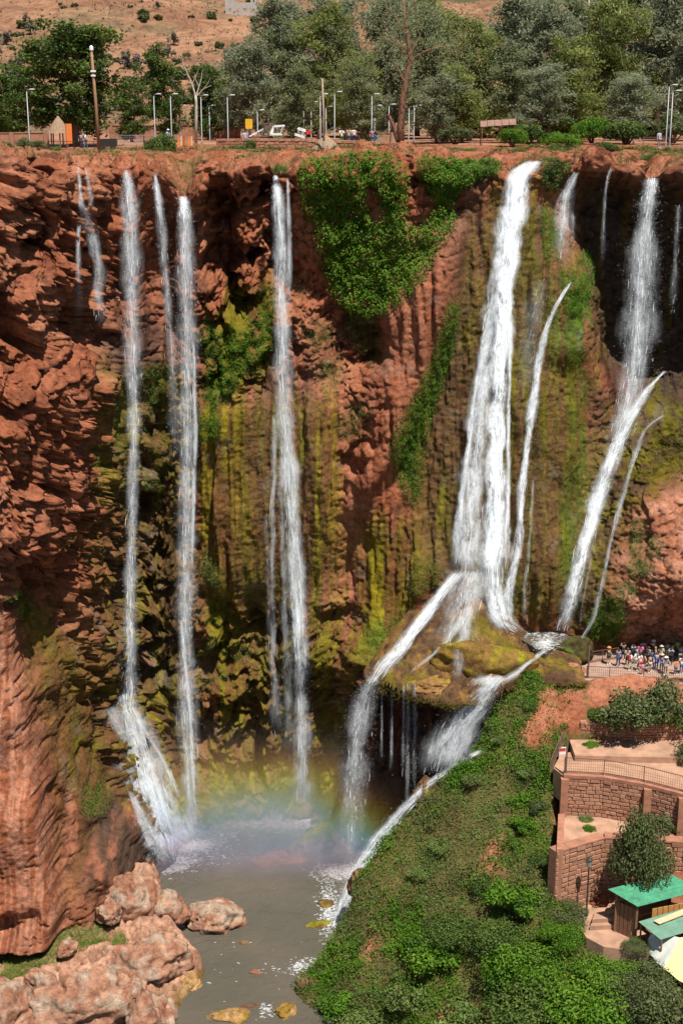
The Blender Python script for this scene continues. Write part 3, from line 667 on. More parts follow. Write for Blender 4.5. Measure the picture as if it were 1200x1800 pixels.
def mat_veil():
    """thin falling water: how much of it hides the rock follows strands and drops along the flow"""
    m, n, l, b = new_mat('falling_water')
    def attr(nm): a = n.new('ShaderNodeAttribute'); a.attribute_name = nm; return a.outputs['Fac']
    def math2(op, a, c, clamp=False):
        q = n.new('ShaderNodeMath'); q.operation = op; q.use_clamp = clamp
        for s, v in ((q.inputs[0], a), (q.inputs[1], c)):
            if isinstance(v, (int, float)): s.default_value = v
            else: l.new(v, s)
        return q.outputs[0]
    def tex(fx, fy, det, ro):
        c = n.new('ShaderNodeCombineXYZ'); l.new(math2('MULTIPLY', attr('lat'), fx), c.inputs[0]); l.new(math2('MULTIPLY', attr('run'), fy), c.inputs[1]); l.new(attr('layer'), c.inputs[2])
        return noise_node(n, l, 1.0, det, ro, c.outputs[0], .4).outputs['Fac']
    strand = tex(2.6, .22, 4, .6); spk = tex(7.5, 2.6, 3, .65); broad = tex(.9, .45, 3, .55)
    mixv = math2('ADD', math2('ADD', math2('MULTIPLY', strand, .42), math2('MULTIPLY', spk, .30)), math2('MULTIPLY', broad, .44))
    al = math2('MULTIPLY', math2('SUBTRACT', mixv, .50), 4.6, True)
    al = math2('MULTIPLY', math2('MULTIPLY', al, attr('edge')), attr('dens'), True)
    g = n.new('ShaderNodeNewGeometry'); mx = n.new('ShaderNodeVectorMath'); mx.operation = 'MULTIPLY_ADD'
    mx.inputs[1].default_value = (.4, .4, .4); mx.inputs[2].default_value = (.12, -.42, .5)
    l.new(g.outputs['Normal'], mx.inputs[0]); nn = n.new('ShaderNodeVectorMath'); nn.operation = 'NORMALIZE'; l.new(mx.outputs[0], nn.inputs[0])
    d = n.new('ShaderNodeBsdfDiffuse'); d.inputs['Color'].default_value = (.76, .80, .84, 1); l.new(nn.outputs[0], d.inputs['Normal'])
    t = n.new('ShaderNodeBsdfTranslucent'); t.inputs['Color'].default_value = (.76, .80, .84, 1)
    x = n.new('ShaderNodeMixShader'); x.inputs['Fac'].default_value = .3; l.new(d.outputs[0], x.inputs[1]); l.new(t.outputs[0], x.inputs[2])
    tr = n.new('ShaderNodeBsdfTransparent'); y = n.new('ShaderNodeMixShader'); l.new(al, y.inputs['Fac']); l.new(tr.outputs[0], y.inputs[1]); l.new(x.outputs[0], y.inputs[2])
    l.new(y.outputs[0], n['Material Output'].inputs['Surface']); return m
M_VEIL = mat_veil()
_layer = [0]
def veils(path, seed=0, lift=.35, fixed=False, veil=1.0, **k):
    """crossed curved ribbons of falling water along the path (flat layers where it slides on rock)"""
    W, wd, de = smooth_path(path, lift, fixed=fixed)
    sl = np.r_[0, np.cumsum(np.linalg.norm(np.diff(W, axis=0), axis=1))]; T = sl[-1]; ns = max(6, int(T / .35)); s = np.linspace(0, T, ns)
    C = np.stack([np.interp(s, sl, W[:, i]) for i in range(3)], -1); w = np.interp(s, sl, wd) * 1.18 + .02; w = w * (1 + .28 * vn(np.stack([s * .4, 0 * s + seed * 3.3, 0 * s], -1), 1.0, seed + 1) + .14 * vn(np.stack([s * 1.6, 0 * s + seed * 5.3, 0 * s], -1), 1.0, seed + 2)); dn = np.interp(s, sl, de)
    free = np.array([p[2] > 0 for p in path]).mean() > .5
    yaws = (-1.1, -.5, 0, .5, 1.1) if free else (-.15, 0, .2); nu = 13; u = np.linspace(-1, 1, nu)
    V = []; F = []; A = dict(lat=[], run=[], layer=[], edge=[], dens=[]); base = 0
    for q, yw in enumerate(yaws):
        _layer[0] += 1; ly = _layer[0] * 7.31
        P = np.repeat(C[:, None], nu, 1); P[..., 0] += u[None] * w[:, None] * .5 * cos(yw); P[..., 1] += u[None] * w[:, None] * .5 * sin(yw)
        wob = vn(np.stack([s * .5, 0 * s + ly, 0 * s], -1), 1.0, seed) * (.10 if free else .30); P[..., 0] += (wob * np.minimum(w, 1))[:, None]
        if not free: P[..., 1] -= .16 * q + .18 * (1 - u[None] ** 2)
        px_, py_ = pix(P); P[..., 1] = np.minimum(P[..., 1], near_range(px_, py_) - .08 - .03 * q)
        V.append(P.reshape(-1, 3)); F.append(grid_faces(ns, nu) + base); base += ns * nu
        A['lat'].append((u[None] * w[:, None] * .5).ravel()); A['run'].append(np.repeat(s, nu)); A['layer'].append(np.full(ns * nu, ly))
        ends = ss(0, .5, s) * ss(T, T - np.clip(T * .25, .8, 4.0), s)
        A['edge'].append((((1 - np.abs(u) ** 1.6) ** 1.7)[None] * ends[:, None]).ravel()); A['dens'].append(np.repeat(np.clip(dn, 0, 2.2) * (.52 if free else .78) * veil, nu))
    return np.concatenate(V), np.concatenate(F), {k_: np.concatenate(v) for k_, v in A.items()}
def flecks(c, size, r, tall=1.0):
    """tiny drops: one triangle each, any facing"""
    n = len(c); a = r.normal(size=(n, 3)); a /= np.linalg.norm(a, axis=1)[:, None]; b = np.cross(a, r.normal(size=(n, 3))); b /= np.linalg.norm(b, axis=1)[:, None]
    a[:, 2] *= tall; b[:, 2] *= tall
    V = np.stack([c + a * size[:, None], c - .5 * a * size[:, None] + .87 * b * size[:, None], c - .5 * a * size[:, None] - .87 * b * size[:, None]], 1).reshape(-1, 3)
    return V, np.arange(3 * n).reshape(-1, 3)
def join(parts):
    V = []; F = []; k = 0
    for v, f in parts: V.append(v); F.append(f + k); k += len(v)
    return np.concatenate(V), np.concatenate(F)
def waterfall(name, label, parts, cat='waterfall', drops=True):
    """parts: list of (part name, [streak arguments...])"""
    first = np.array(parts[0][1][0]['path'][0][:3], float)
    e = empty(name, at(first[0], first[1], first[2] if first[2] > 0 else near_range(first[0], first[1])))
    tag(e, label, cat); inv = np.array(e.location)
    for pn, runs in parts:
        A = []; B = []; VV = []; FF = []; AA = []; kb = 0
        for a in runs:
            v, f, at_ = veils(**a); VV.append(v); FF.append(f + kb); kb += len(v); AA.append(at_)
            a.pop('veil', None); s, d = streaks(**a); A.append(s)
            if d is not None: B.append(d)
        tag(link(pn, mesh_np(pn, np.concatenate(VV) - inv, np.concatenate(FF), M_VEIL, True, attrs={k: np.concatenate([x[k] for x in AA]) for k in AA[0]}), e))
        V, F = join(A); pn = pn + '_threads'; tag(link(pn, mesh_np(pn, V - inv, F, M_WHITE), e), kind='stuff')
        if B:
            V, F = join(B); tag(link('spray', mesh_np('spray', V - inv, F, M_WHITE), e), kind='stuff')
    return e

waterfall('waterfall', 'thin twin trickle leaping a moss knob, leftmost of all the falls', [('stream', [
    dict(path=[(137,288,0,8,1),(142,330,0,10,1),(143,368,0,9,1),(152,378,0,16,1.2),(165,410,122.5,16,.9),(174,470,122.5,20,.6),(178,580,122.5,26,.2)], n=520, length=(.5, 2), wid=(.02, .07), seed=1, veil=.7, drops=900),
    dict(path=[(143,384,0,6,1),(138,400,122.3,8,1),(138,470,122.3,12,.6),(140,580,122.3,16,.15)], n=180, length=(.5, 2), wid=(.02, .05), seed=2, veil=.6, drops=300),
    dict(path=[(150,296,0,6,.6),(160,330,0,8,.6),(162,370,0,8,.4)], n=70, length=(.5, 1.5), wid=(.02, .05), seed=3, veil=.5)])])
waterfall('waterfall', 'tall white fall fanning over a slanting rock, second from the left', [('stream', [
    dict(path=[(222,298,0,12,2),(226,316,125,24,1.8),(230,420,124.6,34,1.0),(232,560,124.4,34,.8),(236,700,124.3,27,.8),(234,860,124.2,23,.9),(230,1020,124.1,24,.9),(228,1160,124,27,.9),(230,1250,124,34,.9)], n=5200, length=(.5, 2.6), wid=(.02, .085), seed=4, veil=.70, drops=9000, fixed=True)]),
    ('fan', [dict(path=[(222,1215,0,26,.6),(240,1290,0,60,1),(262,1370,0,90,1.2),(285,1450,0,110,1.5),(305,1515,120,110,1.6)], n=3000, length=(.8, 3), wid=(.03, .12), seed=5, veil=.8, drops=5000, fixed=True, spread=.42),
     dict(path=[(240,1262,123,8,.6),(285,1330,122.4,8,.6),(320,1410,121.8,10,.6)], n=150, length=(.6, 2), wid=(.02, .06), seed=7, fixed=True),
     dict(path=[(195,1240,122,50,.3),(225,1300,121.8,50,.4)], n=180, length=(.6, 2), wid=(.02, .05), seed=8, fixed=True),
     dict(path=[(228,1390,121,8,.5),(255,1450,120.5,30,1),(292,1512,120,40,1.6)], n=500, length=(.5, 2), wid=(.03, .1), seed=9, fixed=True, drops=800)])])
waterfall('waterfall', 'slim speckled fall dropping from a notch between two white falls', [('stream', [
    dict(path=[(272,304,0,9,1.3),(280,360,125.6,15,.9),(288,450,125.3,18,.6),(298,560,125,20,.5),(306,680,125,24,.25),(310,820,125,26,.12)], n=900, length=(.5, 2.2), wid=(.02, .06), seed=10, veil=.7, drops=2200, fixed=True)])])
waterfall('waterfall', 'broad tall free fall beside the slim speckled one, third lip from the left', [('stream', [
    dict(path=[(322,344,0,14,2),(325,380,124.8,30,1.3),(328,500,124.5,36,.9),(330,640,124.4,36,.8),(330,800,124.3,34,.9),(328,960,124.3,32,.9),(326,1120,124.3,34,.9),(330,1260,124.3,36,.9),(335,1400,124.3,34,.8),(338,1482,124.3,40,.9)], n=6400, length=(.5, 2.8), wid=(.02, .085), seed=11, veil=.70, drops=11000, fixed=True),
    dict(path=[(340,600,124.2,6,.8),(344,760,124.1,8,1),(340,900,124.1,8,1),(336,1010,124.1,6,.8)], n=420, length=(.6, 2.5), wid=(.03, .09), seed=12, fixed=True),
    dict(path=[(318,1090,124.2,6,.8),(334,1250,124.1,8,1),(342,1420,124.1,8,1)], n=300, length=(.6, 2.5), wid=(.03, .08), seed=13, fixed=True)])])
waterfall('waterfall', 'single tall fall down the mossy middle of the cliff, under a hanging reed tuft', [('stream', [
    dict(path=[(484,308,0,9,2),(489,350,129.2,22,1.4),(494,450,128.9,30,1.1),(497,580,128.7,32,1),(499,700,128.6,32,1.1),(508,820,128.3,34,1.4),(517,960,128,34,1.5),(525,1090,127.9,32,1.4),(530,1210,127.9,32,1),(532,1330,127.9,34,.7),(532,1435,127.9,44,.6)], n=6800, length=(.6, 3.2), wid=(.02, .095), seed=14, veil=.85, drops=10000, fixed=True),
    dict(path=[(506,312,129.6,6,1),(508,400,129.2,10,.7),(510,520,129,12,.3)], n=200, length=(.5, 2), wid=(.02, .06), seed=15, fixed=True)]),
    ('trickle', [dict(path=[(482,730,0,8,.8),(480,850,0,10,.8),(478,980,0,10,.7),(480,1150,127.6,12,.5),(490,1300,127.6,20,.3)], n=420, length=(.7, 3), wid=(.015, .05), seed=16, veil=.45),
     dict(path=[(500,760,0,10,.6),(494,900,0,12,.6),(500,1040,0,10,.6),(505,1180,127.6,14,.4),(508,1330,127.6,26,.3)], n=420, length=(.7, 3), wid=(.015, .05), seed=17, veil=.45),
     dict(path=[(468,900,0,8,.3),(470,1000,0,8,.3),(474,1140,127.6,8,.2)], n=80, length=(.7, 2), wid=(.015, .04), seed=18, veil=.3)])])
waterfall('waterfall', 'mightiest fall, a thick white slide widening down to the ledge', [('stream', [
    dict(path=[(936,282,0,14,2),(922,292,0,44,2),(908,320,0,44,2),(900,380,0,34,2),(890,470,0,30,2),(882,560,0,30,2),(876,660,0,30,1.9),(872,760,0,32,1.9),(870,860,0,36,2),(866,960,0,44,2.1),(862,1030,0,54,2)], n=9000, length=(.8, 3.6), wid=(.03, .12), seed=19, veil=1.25, drops=5000, spread=.40, lift=.5),
    dict(path=[(888,360,0,20,1.6),(872,480,0,26,1.5),(858,600,0,32,1.3),(844,720,0,36,1.2),(834,820,0,40,1.1),(826,920,0,46,1.2),(820,1020,0,56,1.4)], n=3000, length=(.8, 3), wid=(.02, .09), seed=20, veil=.75, lift=.4),
    dict(path=[(858,560,0,8,1.4),(836,680,0,9,1.4),(820,790,0,9,1.4),(808,890,0,10,1.4),(798,990,0,14,1.4)], n=900, length=(.8, 3), wid=(.02, .08), seed=63, lift=.35),
    dict(path=[(894,520,0,8,1),(893,700,0,7,1.2),(892,850,0,8,1.2),(890,1000,0,10,1.2)], n=600, length=(.8, 3), wid=(.02, .07), seed=21, lift=.4)]),
    ('splash', [dict(path=[(830,1000,0,80,1),(818,1050,0,60,1),(800,1100,0,70,.6),(795,1140,0,90,.25)], n=900, length=(.4, 1.5), wid=(.03, .09), seed=22, veil=.6, drops=3000),
     dict(path=[(868,1010,0,40,1.4),(872,1060,0,34,1.6),(880,1095,0,36,1.4),(905,1108,0,30,1.2)], n=1600, length=(.4, 1.6), wid=(.04, .12), seed=23, drops=2500)])])
waterfall('waterfall', 'narrow curving jet that lands on a mossy knob right of the mightiest fall', [('stream', [
    dict(path=[(1002,494,0,5,1),(980,530,0,8,1.1),(960,570,0,10,1.2),(944,640,0,13,1.2),(932,730,0,14,1.2),(922,820,0,13,1.2),(912,920,0,12,1.2),(904,990,0,12,1.2),(890,1040,0,14,1.1),(880,1085,0,18,1)], n=2400, length=(.6, 2.6), wid=(.02, .085), seed=24, dense=1.3, drops=2600, lift=.45),
    dict(path=[(950,490,0,26,.5),(938,540,0,36,.7),(930,600,0,34,.5),(924,700,0,30,.25)], n=420, length=(.4, 1.6), wid=(.015, .05), seed=25, veil=.22, drops=800, lift=.6)]),
    ('trickle', [dict(path=[(936,840,0,4,.6),(930,950,0,5,.6),(920,1030,0,8,.7),(920,1095,0,10,.7)], n=240, length=(.6, 2), wid=(.015, .05), seed=26, veil=.4),
     dict(path=[(905,1000,0,6,.8),(893,1050,0,12,.8),(897,1092,0,12,.8)], n=260, length=(.4, 1.4), wid=(.02, .06), seed=27)])])
waterfall('waterfall', 'small ragged veil spilling from the shaded rim next to the mightiest fall', [('stream', [
    dict(path=[(1012,302,0,6,1.5),(998,325,0,14,1.2),(986,360,0,26,.9),(986,420,0,30,.4),(986,470,0,30,.12)], n=520, length=(.4, 1.6), wid=(.02, .07), seed=28, veil=.6, drops=1500),
    dict(path=[(1008,330,0,6,.7),(1005,400,0,8,.4),(1004,450,0,8,.15)], n=60, length=(.5, 1.6), wid=(.015, .04), seed=29, veil=.4)])])
waterfall('waterfall', 'faint thread of water in the dark hollow near the rim', [('stream', [
    dict(path=[(1074,292,0,5,1),(1064,320,129.4,6,.8),(1060,400,129.4,8,.4),(1058,470,129.4,10,.1)], n=130, length=(.5, 2), wid=(.015, .05), seed=30, veil=.4, drops=200)])])
waterfall('waterfall', 'broad fall in front of the dark hollow, swinging onto a slanting rock', [('stream', [
    dict(path=[(1146,312,0,18,1.8),(1138,350,129.0,36,1.2),(1130,440,128.6,52,1.0),(1124,540,128.2,56,.95),(1116,640,127.8,56,.95),(1100,720,127.2,54,1.0),(1078,790,126.2,46,1.2)], n=5600, length=(.4, 1.8), wid=(.025, .10), seed=31, veil=.8, drops=12000, spread=.42, fixed=True),
    dict(path=[(1166,652,0,6,.8),(1130,690,0,12,.9),(1098,745,0,24,1.1),(1066,820,0,30,1.4),(1044,890,0,28,1.5),(1022,970,0,24,1.5),(1002,1050,0,24,1.4),(984,1108,0,28,1.4)], n=4000, length=(.6, 2.6), wid=(.025, .1), seed=32, dense=1.3, drops=4000, lift=.4)]),
    ('trickle', [dict(path=[(1166,728,0,5,.6),(1132,748,0,8,.8),(1112,810,0,10,.8),(1090,880,0,9,.7),(1072,950,0,8,.7),(1058,1020,0,6,.6),(1040,1090,0,8,.6),(1012,1140,0,8,.8)], n=620, length=(.5, 2), wid=(.015, .06), seed=33, veil=.55, drops=500),
     dict(path=[(1192,360,128.5,10,.5),(1186,460,128.4,12,.4),(1180,560,128.2,14,.15)], n=200, length=(.4, 1.4), wid=(.02, .06), seed=34, veil=.45, drops=700, fixed=True),
     dict(path=[(1060,860,0,6,.4),(1036,980,0,6,.4),(1016,1100,0,6,.4)], n=120, length=(.5, 2), wid=(.015, .04), seed=35, veil=.4)])])
waterfall('waterfall', 'sloping chute running left off the ledge and shooting over its end', [('stream', [
    dict(path=[(806,1004,0,24,1.3),(772,1046,0,24,1.4),(738,1090,0,24,1.5),(706,1136,0,26,1.5),(676,1168,0,28,1.4),(655,1196,117,32,1.3)], n=3600, length=(.5, 2.2), wid=(.03, .1), seed=36, dense=1.6, drops=2500, lift=.3),
    dict(path=[(660,1186,117,28,1.4),(640,1226,116.7,40,1.1),(628,1290,116.5,46,.8),(622,1370,116.4,48,.5),(618,1450,116.3,46,.35),(614,1530,116.3,40,.4)], n=2600, length=(.4, 1.8), wid=(.02, .085), seed=37, veil=.75, drops=8000, fixed=True, spread=.40)])])
waterfall('waterfall', 'row of thin water threads hanging before the dark hollow under the ledge', [('stream',
    [dict(path=[(x,1198 + (x % 7),116.4 - (x - 660) * .012,2 + k / 40,1),(x,1300,116.3 - (x - 660) * .012,3 + k / 30,.7),(x - 2 - (k % 5),1330 + k / 3,116.2 - (x - 660) * .012,8,.25)], n=k, length=(.5, 2), wid=(.012, .045), veil=.4, seed=40 + i, drops=k * 2, fixed=True) for i, (x, k) in enumerate([(671,30),(688,90),(709,110),(717,300),(729,190)])])])
waterfall('waterfall', 'short wide cascade spilling off the ledge next to the green spur', [('stream', [
    dict(path=[(880,1188,0,20,1.4),(862,1206,0,34,1.6),(838,1232,112.6,52,1.6),(812,1262,112.4,70,1.4),(796,1300,112.2,80,1.2),(786,1335,112.1,86,1.2),(776,1360,112,80,1)], n=3400, length=(.4, 1.7), wid=(.02, .09), seed=50, drops=3500, spread=.42),
    dict(path=[(862,1184,0,60,.8),(846,1204,0,70,1)], n=600, length=(.3, 1), wid=(.03, .08), seed=51)])])
waterfall('waterfall', 'web of thin rills running over the mossy ledge boulders', [('stream', [
    dict(path=[(812,1080,0,10,1),(792,1118,0,14,.9),(760,1150,0,12,.8),(722,1180,0,12,.7)], n=300, length=(.4, 1.2), wid=(.02, .05), seed=64, veil=.5), dict(path=[(826,1060,0,16,1),(822,1100,0,24,1),(806,1150,0,20,.7),(800,1196,0,18,.6)], n=300, length=(.4, 1.2), wid=(.02, .05), seed=65, veil=.6),
    dict(path=[(960,1140,0,14,1),(930,1160,0,10,.8),(900,1186,0,16,1),(876,1200,0,30,1.2)], n=300, length=(.4, 1.2), wid=(.02, .06), seed=66, veil=.8)])])
waterfall('waterfall', 'white torrent racing down along the brink of the green spur into the pool', [('stream', [
    dict(path=[(846,1318,112.4,16,.9),(800,1346,112.2,18,1),(758,1372,112,18,1),(722,1408,111.8,22,1.1),(690,1444,111.6,28,1.2),(656,1486,111.4,34,1.2),(630,1534,111.2,36,1.1),(606,1590,110.8,30,1),(586,1640,110,24,.9),(572,1668,109,18,.8)], n=4200, length=(.5, 2), wid=(.025, .1), seed=52, dense=1.4, drops=5000, fixed=True, spread=.4)])])

# foam where the water lands, lying on the pools
def foam(label, spots, z, seed):
    r = np.random.default_rng(seed); V = []; F = []; k = 0
    for x, y, sx, sy, n in spots:
        c = at_z(r.normal(x, sx, n), r.normal(y, sy, n), z); c[:, 2] = z + .03 + np.abs(r.normal(0, .05, n)); s = r.uniform(.02, .09, n) * r.random(n) ** .5; a = r.normal(0, .5, n); e = r.uniform(1.2, 3.2, n)
        for dx, dy in ((-1, -.5), (.2, -1), (1, .1), (.3, .9), (-.8, .7)):
            V.append(c + np.stack([(dx * e * np.cos(a) - dy * np.sin(a)) * s, (dx * e * np.sin(a) + dy * np.cos(a)) * s, 0 * s], -1))
        m = len(spots)
    V = [np.stack(V[i*5:(i+1)*5], 1).reshape(-1, 3) for i in range(len(spots))]; V = np.concatenate(V)
    return tag(link('foam', mesh_np('foam', V, np.arange(len(V)).reshape(-1, 5), M_FOAM)), label, kind='stuff')
foam('white foam and ripples on the plunge pool', [(297,1518,22,8,2400),(340,1487,20,6,1600),(325,1502,55,10,500),(500,1449,50,5,1400),(535,1441,18,5,900),(600,1534,20,7,1300),(578,1600,9,26,1000),(530,1698,10,6,240),(500,1706,24,6,40),(440,1690,70,40,30),(470,1778,7,6,90),(400,1468,60,6,200)], ZPOOL, 61)
foam('white foam on the small upper pool', [(900,1104,14,4,900),(940,1108,22,5,900),(978,1106,10,7,900),(958,1132,10,7,700)], -46.32, 62)

# ------------------------------------------------------------------ mist over the plunge pool, a rainbow painted into its scatter colour by height
def mist():
    m = bpy.data.materials.new('painted_rainbow_mist'); m.use_nodes = True; n = m.node_tree.nodes; l = m.node_tree.links; n.clear()
    out = n.new('ShaderNodeOutputMaterial'); v = n.new('ShaderNodeVolumeScatter'); l.new(v.outputs[0], out.inputs['Volume'])
    tc = n.new('ShaderNodeTexCoord'); sp = n.new('ShaderNodeSeparateXYZ'); l.new(tc.outputs['Object'], sp.inputs[0])
    def mr(src, a, b, c, d, smooth=True):
        q = n.new('ShaderNodeMapRange'); q.interpolation_type = 'SMOOTHSTEP' if smooth else 'LINEAR'; l.new(src, q.inputs['Value'])
        for nm, val in (('From Min', a), ('From Max', b), ('To Min', c), ('To Max', d)): q.inputs[nm].default_value = val
        return q.outputs['Result']
    def mt(op, a, c):
        q = n.new('ShaderNodeMath'); q.operation = op
        for s, x in ((q.inputs[0], a), (q.inputs[1], c)):
            if isinstance(x, (int, float)): s.default_value = x
            else: l.new(x, s)
        return q.outputs[0]
    X_, Y_, Z_ = sp.outputs[0], sp.outputs[1], sp.outputs[2]
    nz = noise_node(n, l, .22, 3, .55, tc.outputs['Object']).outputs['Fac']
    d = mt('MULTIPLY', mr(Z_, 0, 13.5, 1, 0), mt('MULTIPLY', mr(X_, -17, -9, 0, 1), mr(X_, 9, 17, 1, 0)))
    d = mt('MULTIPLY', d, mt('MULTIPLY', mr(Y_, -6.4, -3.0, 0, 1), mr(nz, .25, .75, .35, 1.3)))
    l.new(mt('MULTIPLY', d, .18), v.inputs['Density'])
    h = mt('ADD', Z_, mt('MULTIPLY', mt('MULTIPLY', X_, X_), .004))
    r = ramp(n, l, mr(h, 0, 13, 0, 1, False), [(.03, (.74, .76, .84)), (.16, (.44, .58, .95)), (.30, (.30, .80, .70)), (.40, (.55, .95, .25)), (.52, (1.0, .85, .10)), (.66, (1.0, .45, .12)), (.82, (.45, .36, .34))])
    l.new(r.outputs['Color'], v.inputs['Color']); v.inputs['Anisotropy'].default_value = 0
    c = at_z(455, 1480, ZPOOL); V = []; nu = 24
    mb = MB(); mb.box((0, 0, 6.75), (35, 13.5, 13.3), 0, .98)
    o = mb.build('mist', m, None, (c[0], 121.5, ZPOOL + .12)); return tag(o, 'drifting spray with a faint rainbow painted into its colour over the plunge pool', kind='stuff')
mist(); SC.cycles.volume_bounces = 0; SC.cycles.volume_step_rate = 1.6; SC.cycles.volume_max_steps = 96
# ------------------------------------------------------------------ plants
M_LEAF_EUC = mat_leaf('grey_green_leaves', [(.12, .145, .060), (.20, .235, .105), (.29, .32, .165), (.38, .40, .23)], .5)
M_LEAF_EUC2 = mat_leaf('olive_gum_leaves', [(.12, .145, .035), (.20, .24, .06), (.29, .33, .09), (.38, .41, .14)], .5); M_LEAF_EUC3 = mat_leaf('silvery_gum_leaves', [(.15, .175, .10), (.25, .28, .165), (.34, .37, .23), (.42, .45, .30)], .5)
M_LEAF_DARK = mat_leaf('dark_green_leaves', [(.022, .044, .010), (.060, .105, .018), (.11, .17, .028), (.19, .24, .05)], .35)
M_LEAF_BRIGHT = mat_leaf('bright_green_leaves', [(.030, .080, .005), (.075, .180, .009), (.125, .25, .015), (.18, .30, .03)], .4)
M_LEAF_FIG = mat_leaf('dull_green_leaves', [(.040, .050, .020), (.085, .115, .034), (.135, .165, .055), (.22, .215, .11)], .35)
M_LEAF_DRY = mat_leaf('olive_herbs', [(.13, .105, .045), (.14, .175, .045), (.15, .25, .05), (.27, .32, .10)], .4)
M_MOSS = mat_leaf('moss', [(.060, .042, .010), (.12, .090, .010), (.18, .150, .014), (.13, .20, .02)], .15)
M_BARK = mat_plain('bark', (.16, .095, .06), .9, .45, 4, .03); M_BARK_R = mat_plain('reddish_bark', (.20, .095, .055), .9, .45, 3, .04)
M_BARK_P = mat_plain('pale_bark', (.46, .40, .33), .85, .35, 3, .02)

def leaves(c, size, r, out=None, flat=.0, aspect=.5, droop=0.0):
    """one kite-shaped folded leaf at each centre; out: preferred facing"""
    n = len(c); nv = r.normal(size=(n, 3))
    if out is not None: nv = nv * .75 + out * 1.0
    nv[:, 2] += flat; nv /= np.linalg.norm(nv, axis=1)[:, None]
    t = r.normal(size=(n, 3)); t[:, 2] -= droop; t -= nv * (t * nv).sum(1)[:, None]; t /= np.linalg.norm(t, axis=1)[:, None] + 1e-9
    b = np.cross(nv, t); s = np.asarray(size)[:, None] if hasattr(size, '__len__') else np.full((n, 1), size)
    V = np.stack([c - t * s * .5, c + b * s * aspect * .5 + nv * s * .08, c + t * s * .5 - nv * s * .06, c - b * s * aspect * .5 + nv * s * .08], 1)
    return V.reshape(-1, 3), np.arange(4 * n).reshape(-1, 4)
def leaf_mesh(name, c, size, tint, mat, r, **k):
    V, F = leaves(c, size, r, **k)
    return mesh_np(name, V, F, mat, False, attrs={'tint': np.repeat(np.clip(tint, 0, 1), 4)})

def tree_proto(seed, kind):
    """unit tree, 10 m tall: wood mesh and crown mesh"""
    r = np.random.default_rng(seed); mb = MB(); C = []; TT = []
    H = 10.0
    cfg = dict(euc=dict(lo=.10, nl=24, ll=(1.5, 2.8), tr=.15, leafn=100, ls=(.22, .42), cl=.55, up=.55, mat=M_LEAF_EUC, bark=M_BARK_P, asp=.34, droop=.8, cw=2.5),
               gum=dict(lo=.14, nl=20, ll=(1.4, 2.6), tr=.13, leafn=95, ls=(.22, .42), cl=.62, up=.8, mat=M_LEAF_EUC, bark=M_BARK, asp=.36, droop=.6, cw=2.2),
               broad=dict(lo=.12, nl=30, ll=(2.0, 3.6), tr=.30, leafn=120, ls=(.22, .40), cl=.72, up=.55, mat=M_LEAF_DARK, bark=M_BARK, asp=.55, droop=.1, cw=3.4),
               leafy=dict(lo=.06, nl=24, ll=(1.4, 2.6), tr=.20, leafn=110, ls=(.22, .40), cl=.62, up=.6, mat=M_LEAF_DARK, bark=M_BARK, asp=.5, droop=.2, cw=2.6))[kind]
    p = np.zeros(3); pts = [p.copy()]; lean = r.normal(0, .05, 2)
    for k in range(9):
        p = p + np.array([lean[0] + r.normal(0, .12), lean[1] + r.normal(0, .12), H * .92 / 9]); pts.append(p.copy())
    pts = np.array(pts); rad = np.linspace(cfg['tr'], .03, 10); rad[0] *= 1.35
    mb.tube(pts, rad, 7)
    for i in range(cfg['nl']):
        h = cfg['lo'] + (.97 - cfg['lo']) * (i + r.random()) / cfg['nl']
        b = np.array([np.interp(h * 10, pts[:, 2], pts[:, k]) for k in range(3)]); az = i * 2.4 + r.normal(0, .4)
        dome = math.sqrt(max(.08, 1 - ((h - .5) / .56) ** 2)) if kind in ('broad', 'leafy') else 1.05 - .55 * h
        L = r.uniform(*cfg['ll']) * dome
        d = np.array([cos(az), sin(az), cfg['up'] * r.uniform(.5, 1.3)]); d /= np.linalg.norm(d)
        q = [b, b + d * L * .4 + np.array([0, 0, .05]), b + d * L * .75 + r.normal(0, .12, 3), b + d * L + np.array([0, 0, -.1]) + r.normal(0, .15, 3)]
        r0 = .45 * np.interp(h * 10, pts[:, 2], rad); mb.tube(q, [r0, r0 * .75, r0 * .5, .012], 5, False)
        for j in range(4):
            f = r.uniform(.35, 1.0); c0 = b + (q[3] - b) * f; sub = r.normal(0, .55, 3); e = c0 + sub * .9
            mb.tube([c0, (c0 + e) / 2 + r.normal(0, .05, 3), e], [r0 * .35, r0 * .25, .008], 4, False)
            m = int(cfg['leafn'] * r.uniform(.6, 1.3)); g = r.normal(size=(m, 3)) * np.array([1, 1, .72]) * cfg['cl'] * .52
            if cfg['droop'] > .5: g[:, 2] -= np.abs(r.normal(0, .25, m))
            C.append(e + g); TT.append(np.full(m, r.normal(.45, .16)) + r.normal(0, .13, m) + g[:, 2] * .12)
    C = np.concatenate(C); T = np.concatenate(TT)
    if kind in ('euc', 'gum'): cfg['mat'] = (M_LEAF_EUC, M_LEAF_EUC2, M_LEAF_EUC3)[seed % 3]
    s = r.uniform(*cfg['ls'], len(C))
    return mb.mesh('trunk', cfg['bark'], True), leaf_mesh('crown', C, s, T, cfg['mat'], r, aspect=cfg['asp'], droop=cfg['droop'], flat=.25)
PROTO = {k: [tree_proto(500 + 10 * i + j, k) for j in range(n)] for i, (k, n) in enumerate((('euc', 4), ('gum', 3), ('broad', 1), ('leafy', 2)))}
def plat_h(D, x=0): return float(np.interp(D, [118, 132, 150, 170, 215, 235, 300], [-2.6, -2.4, -2.0, -1.55, -1.1, -.6, 8]))
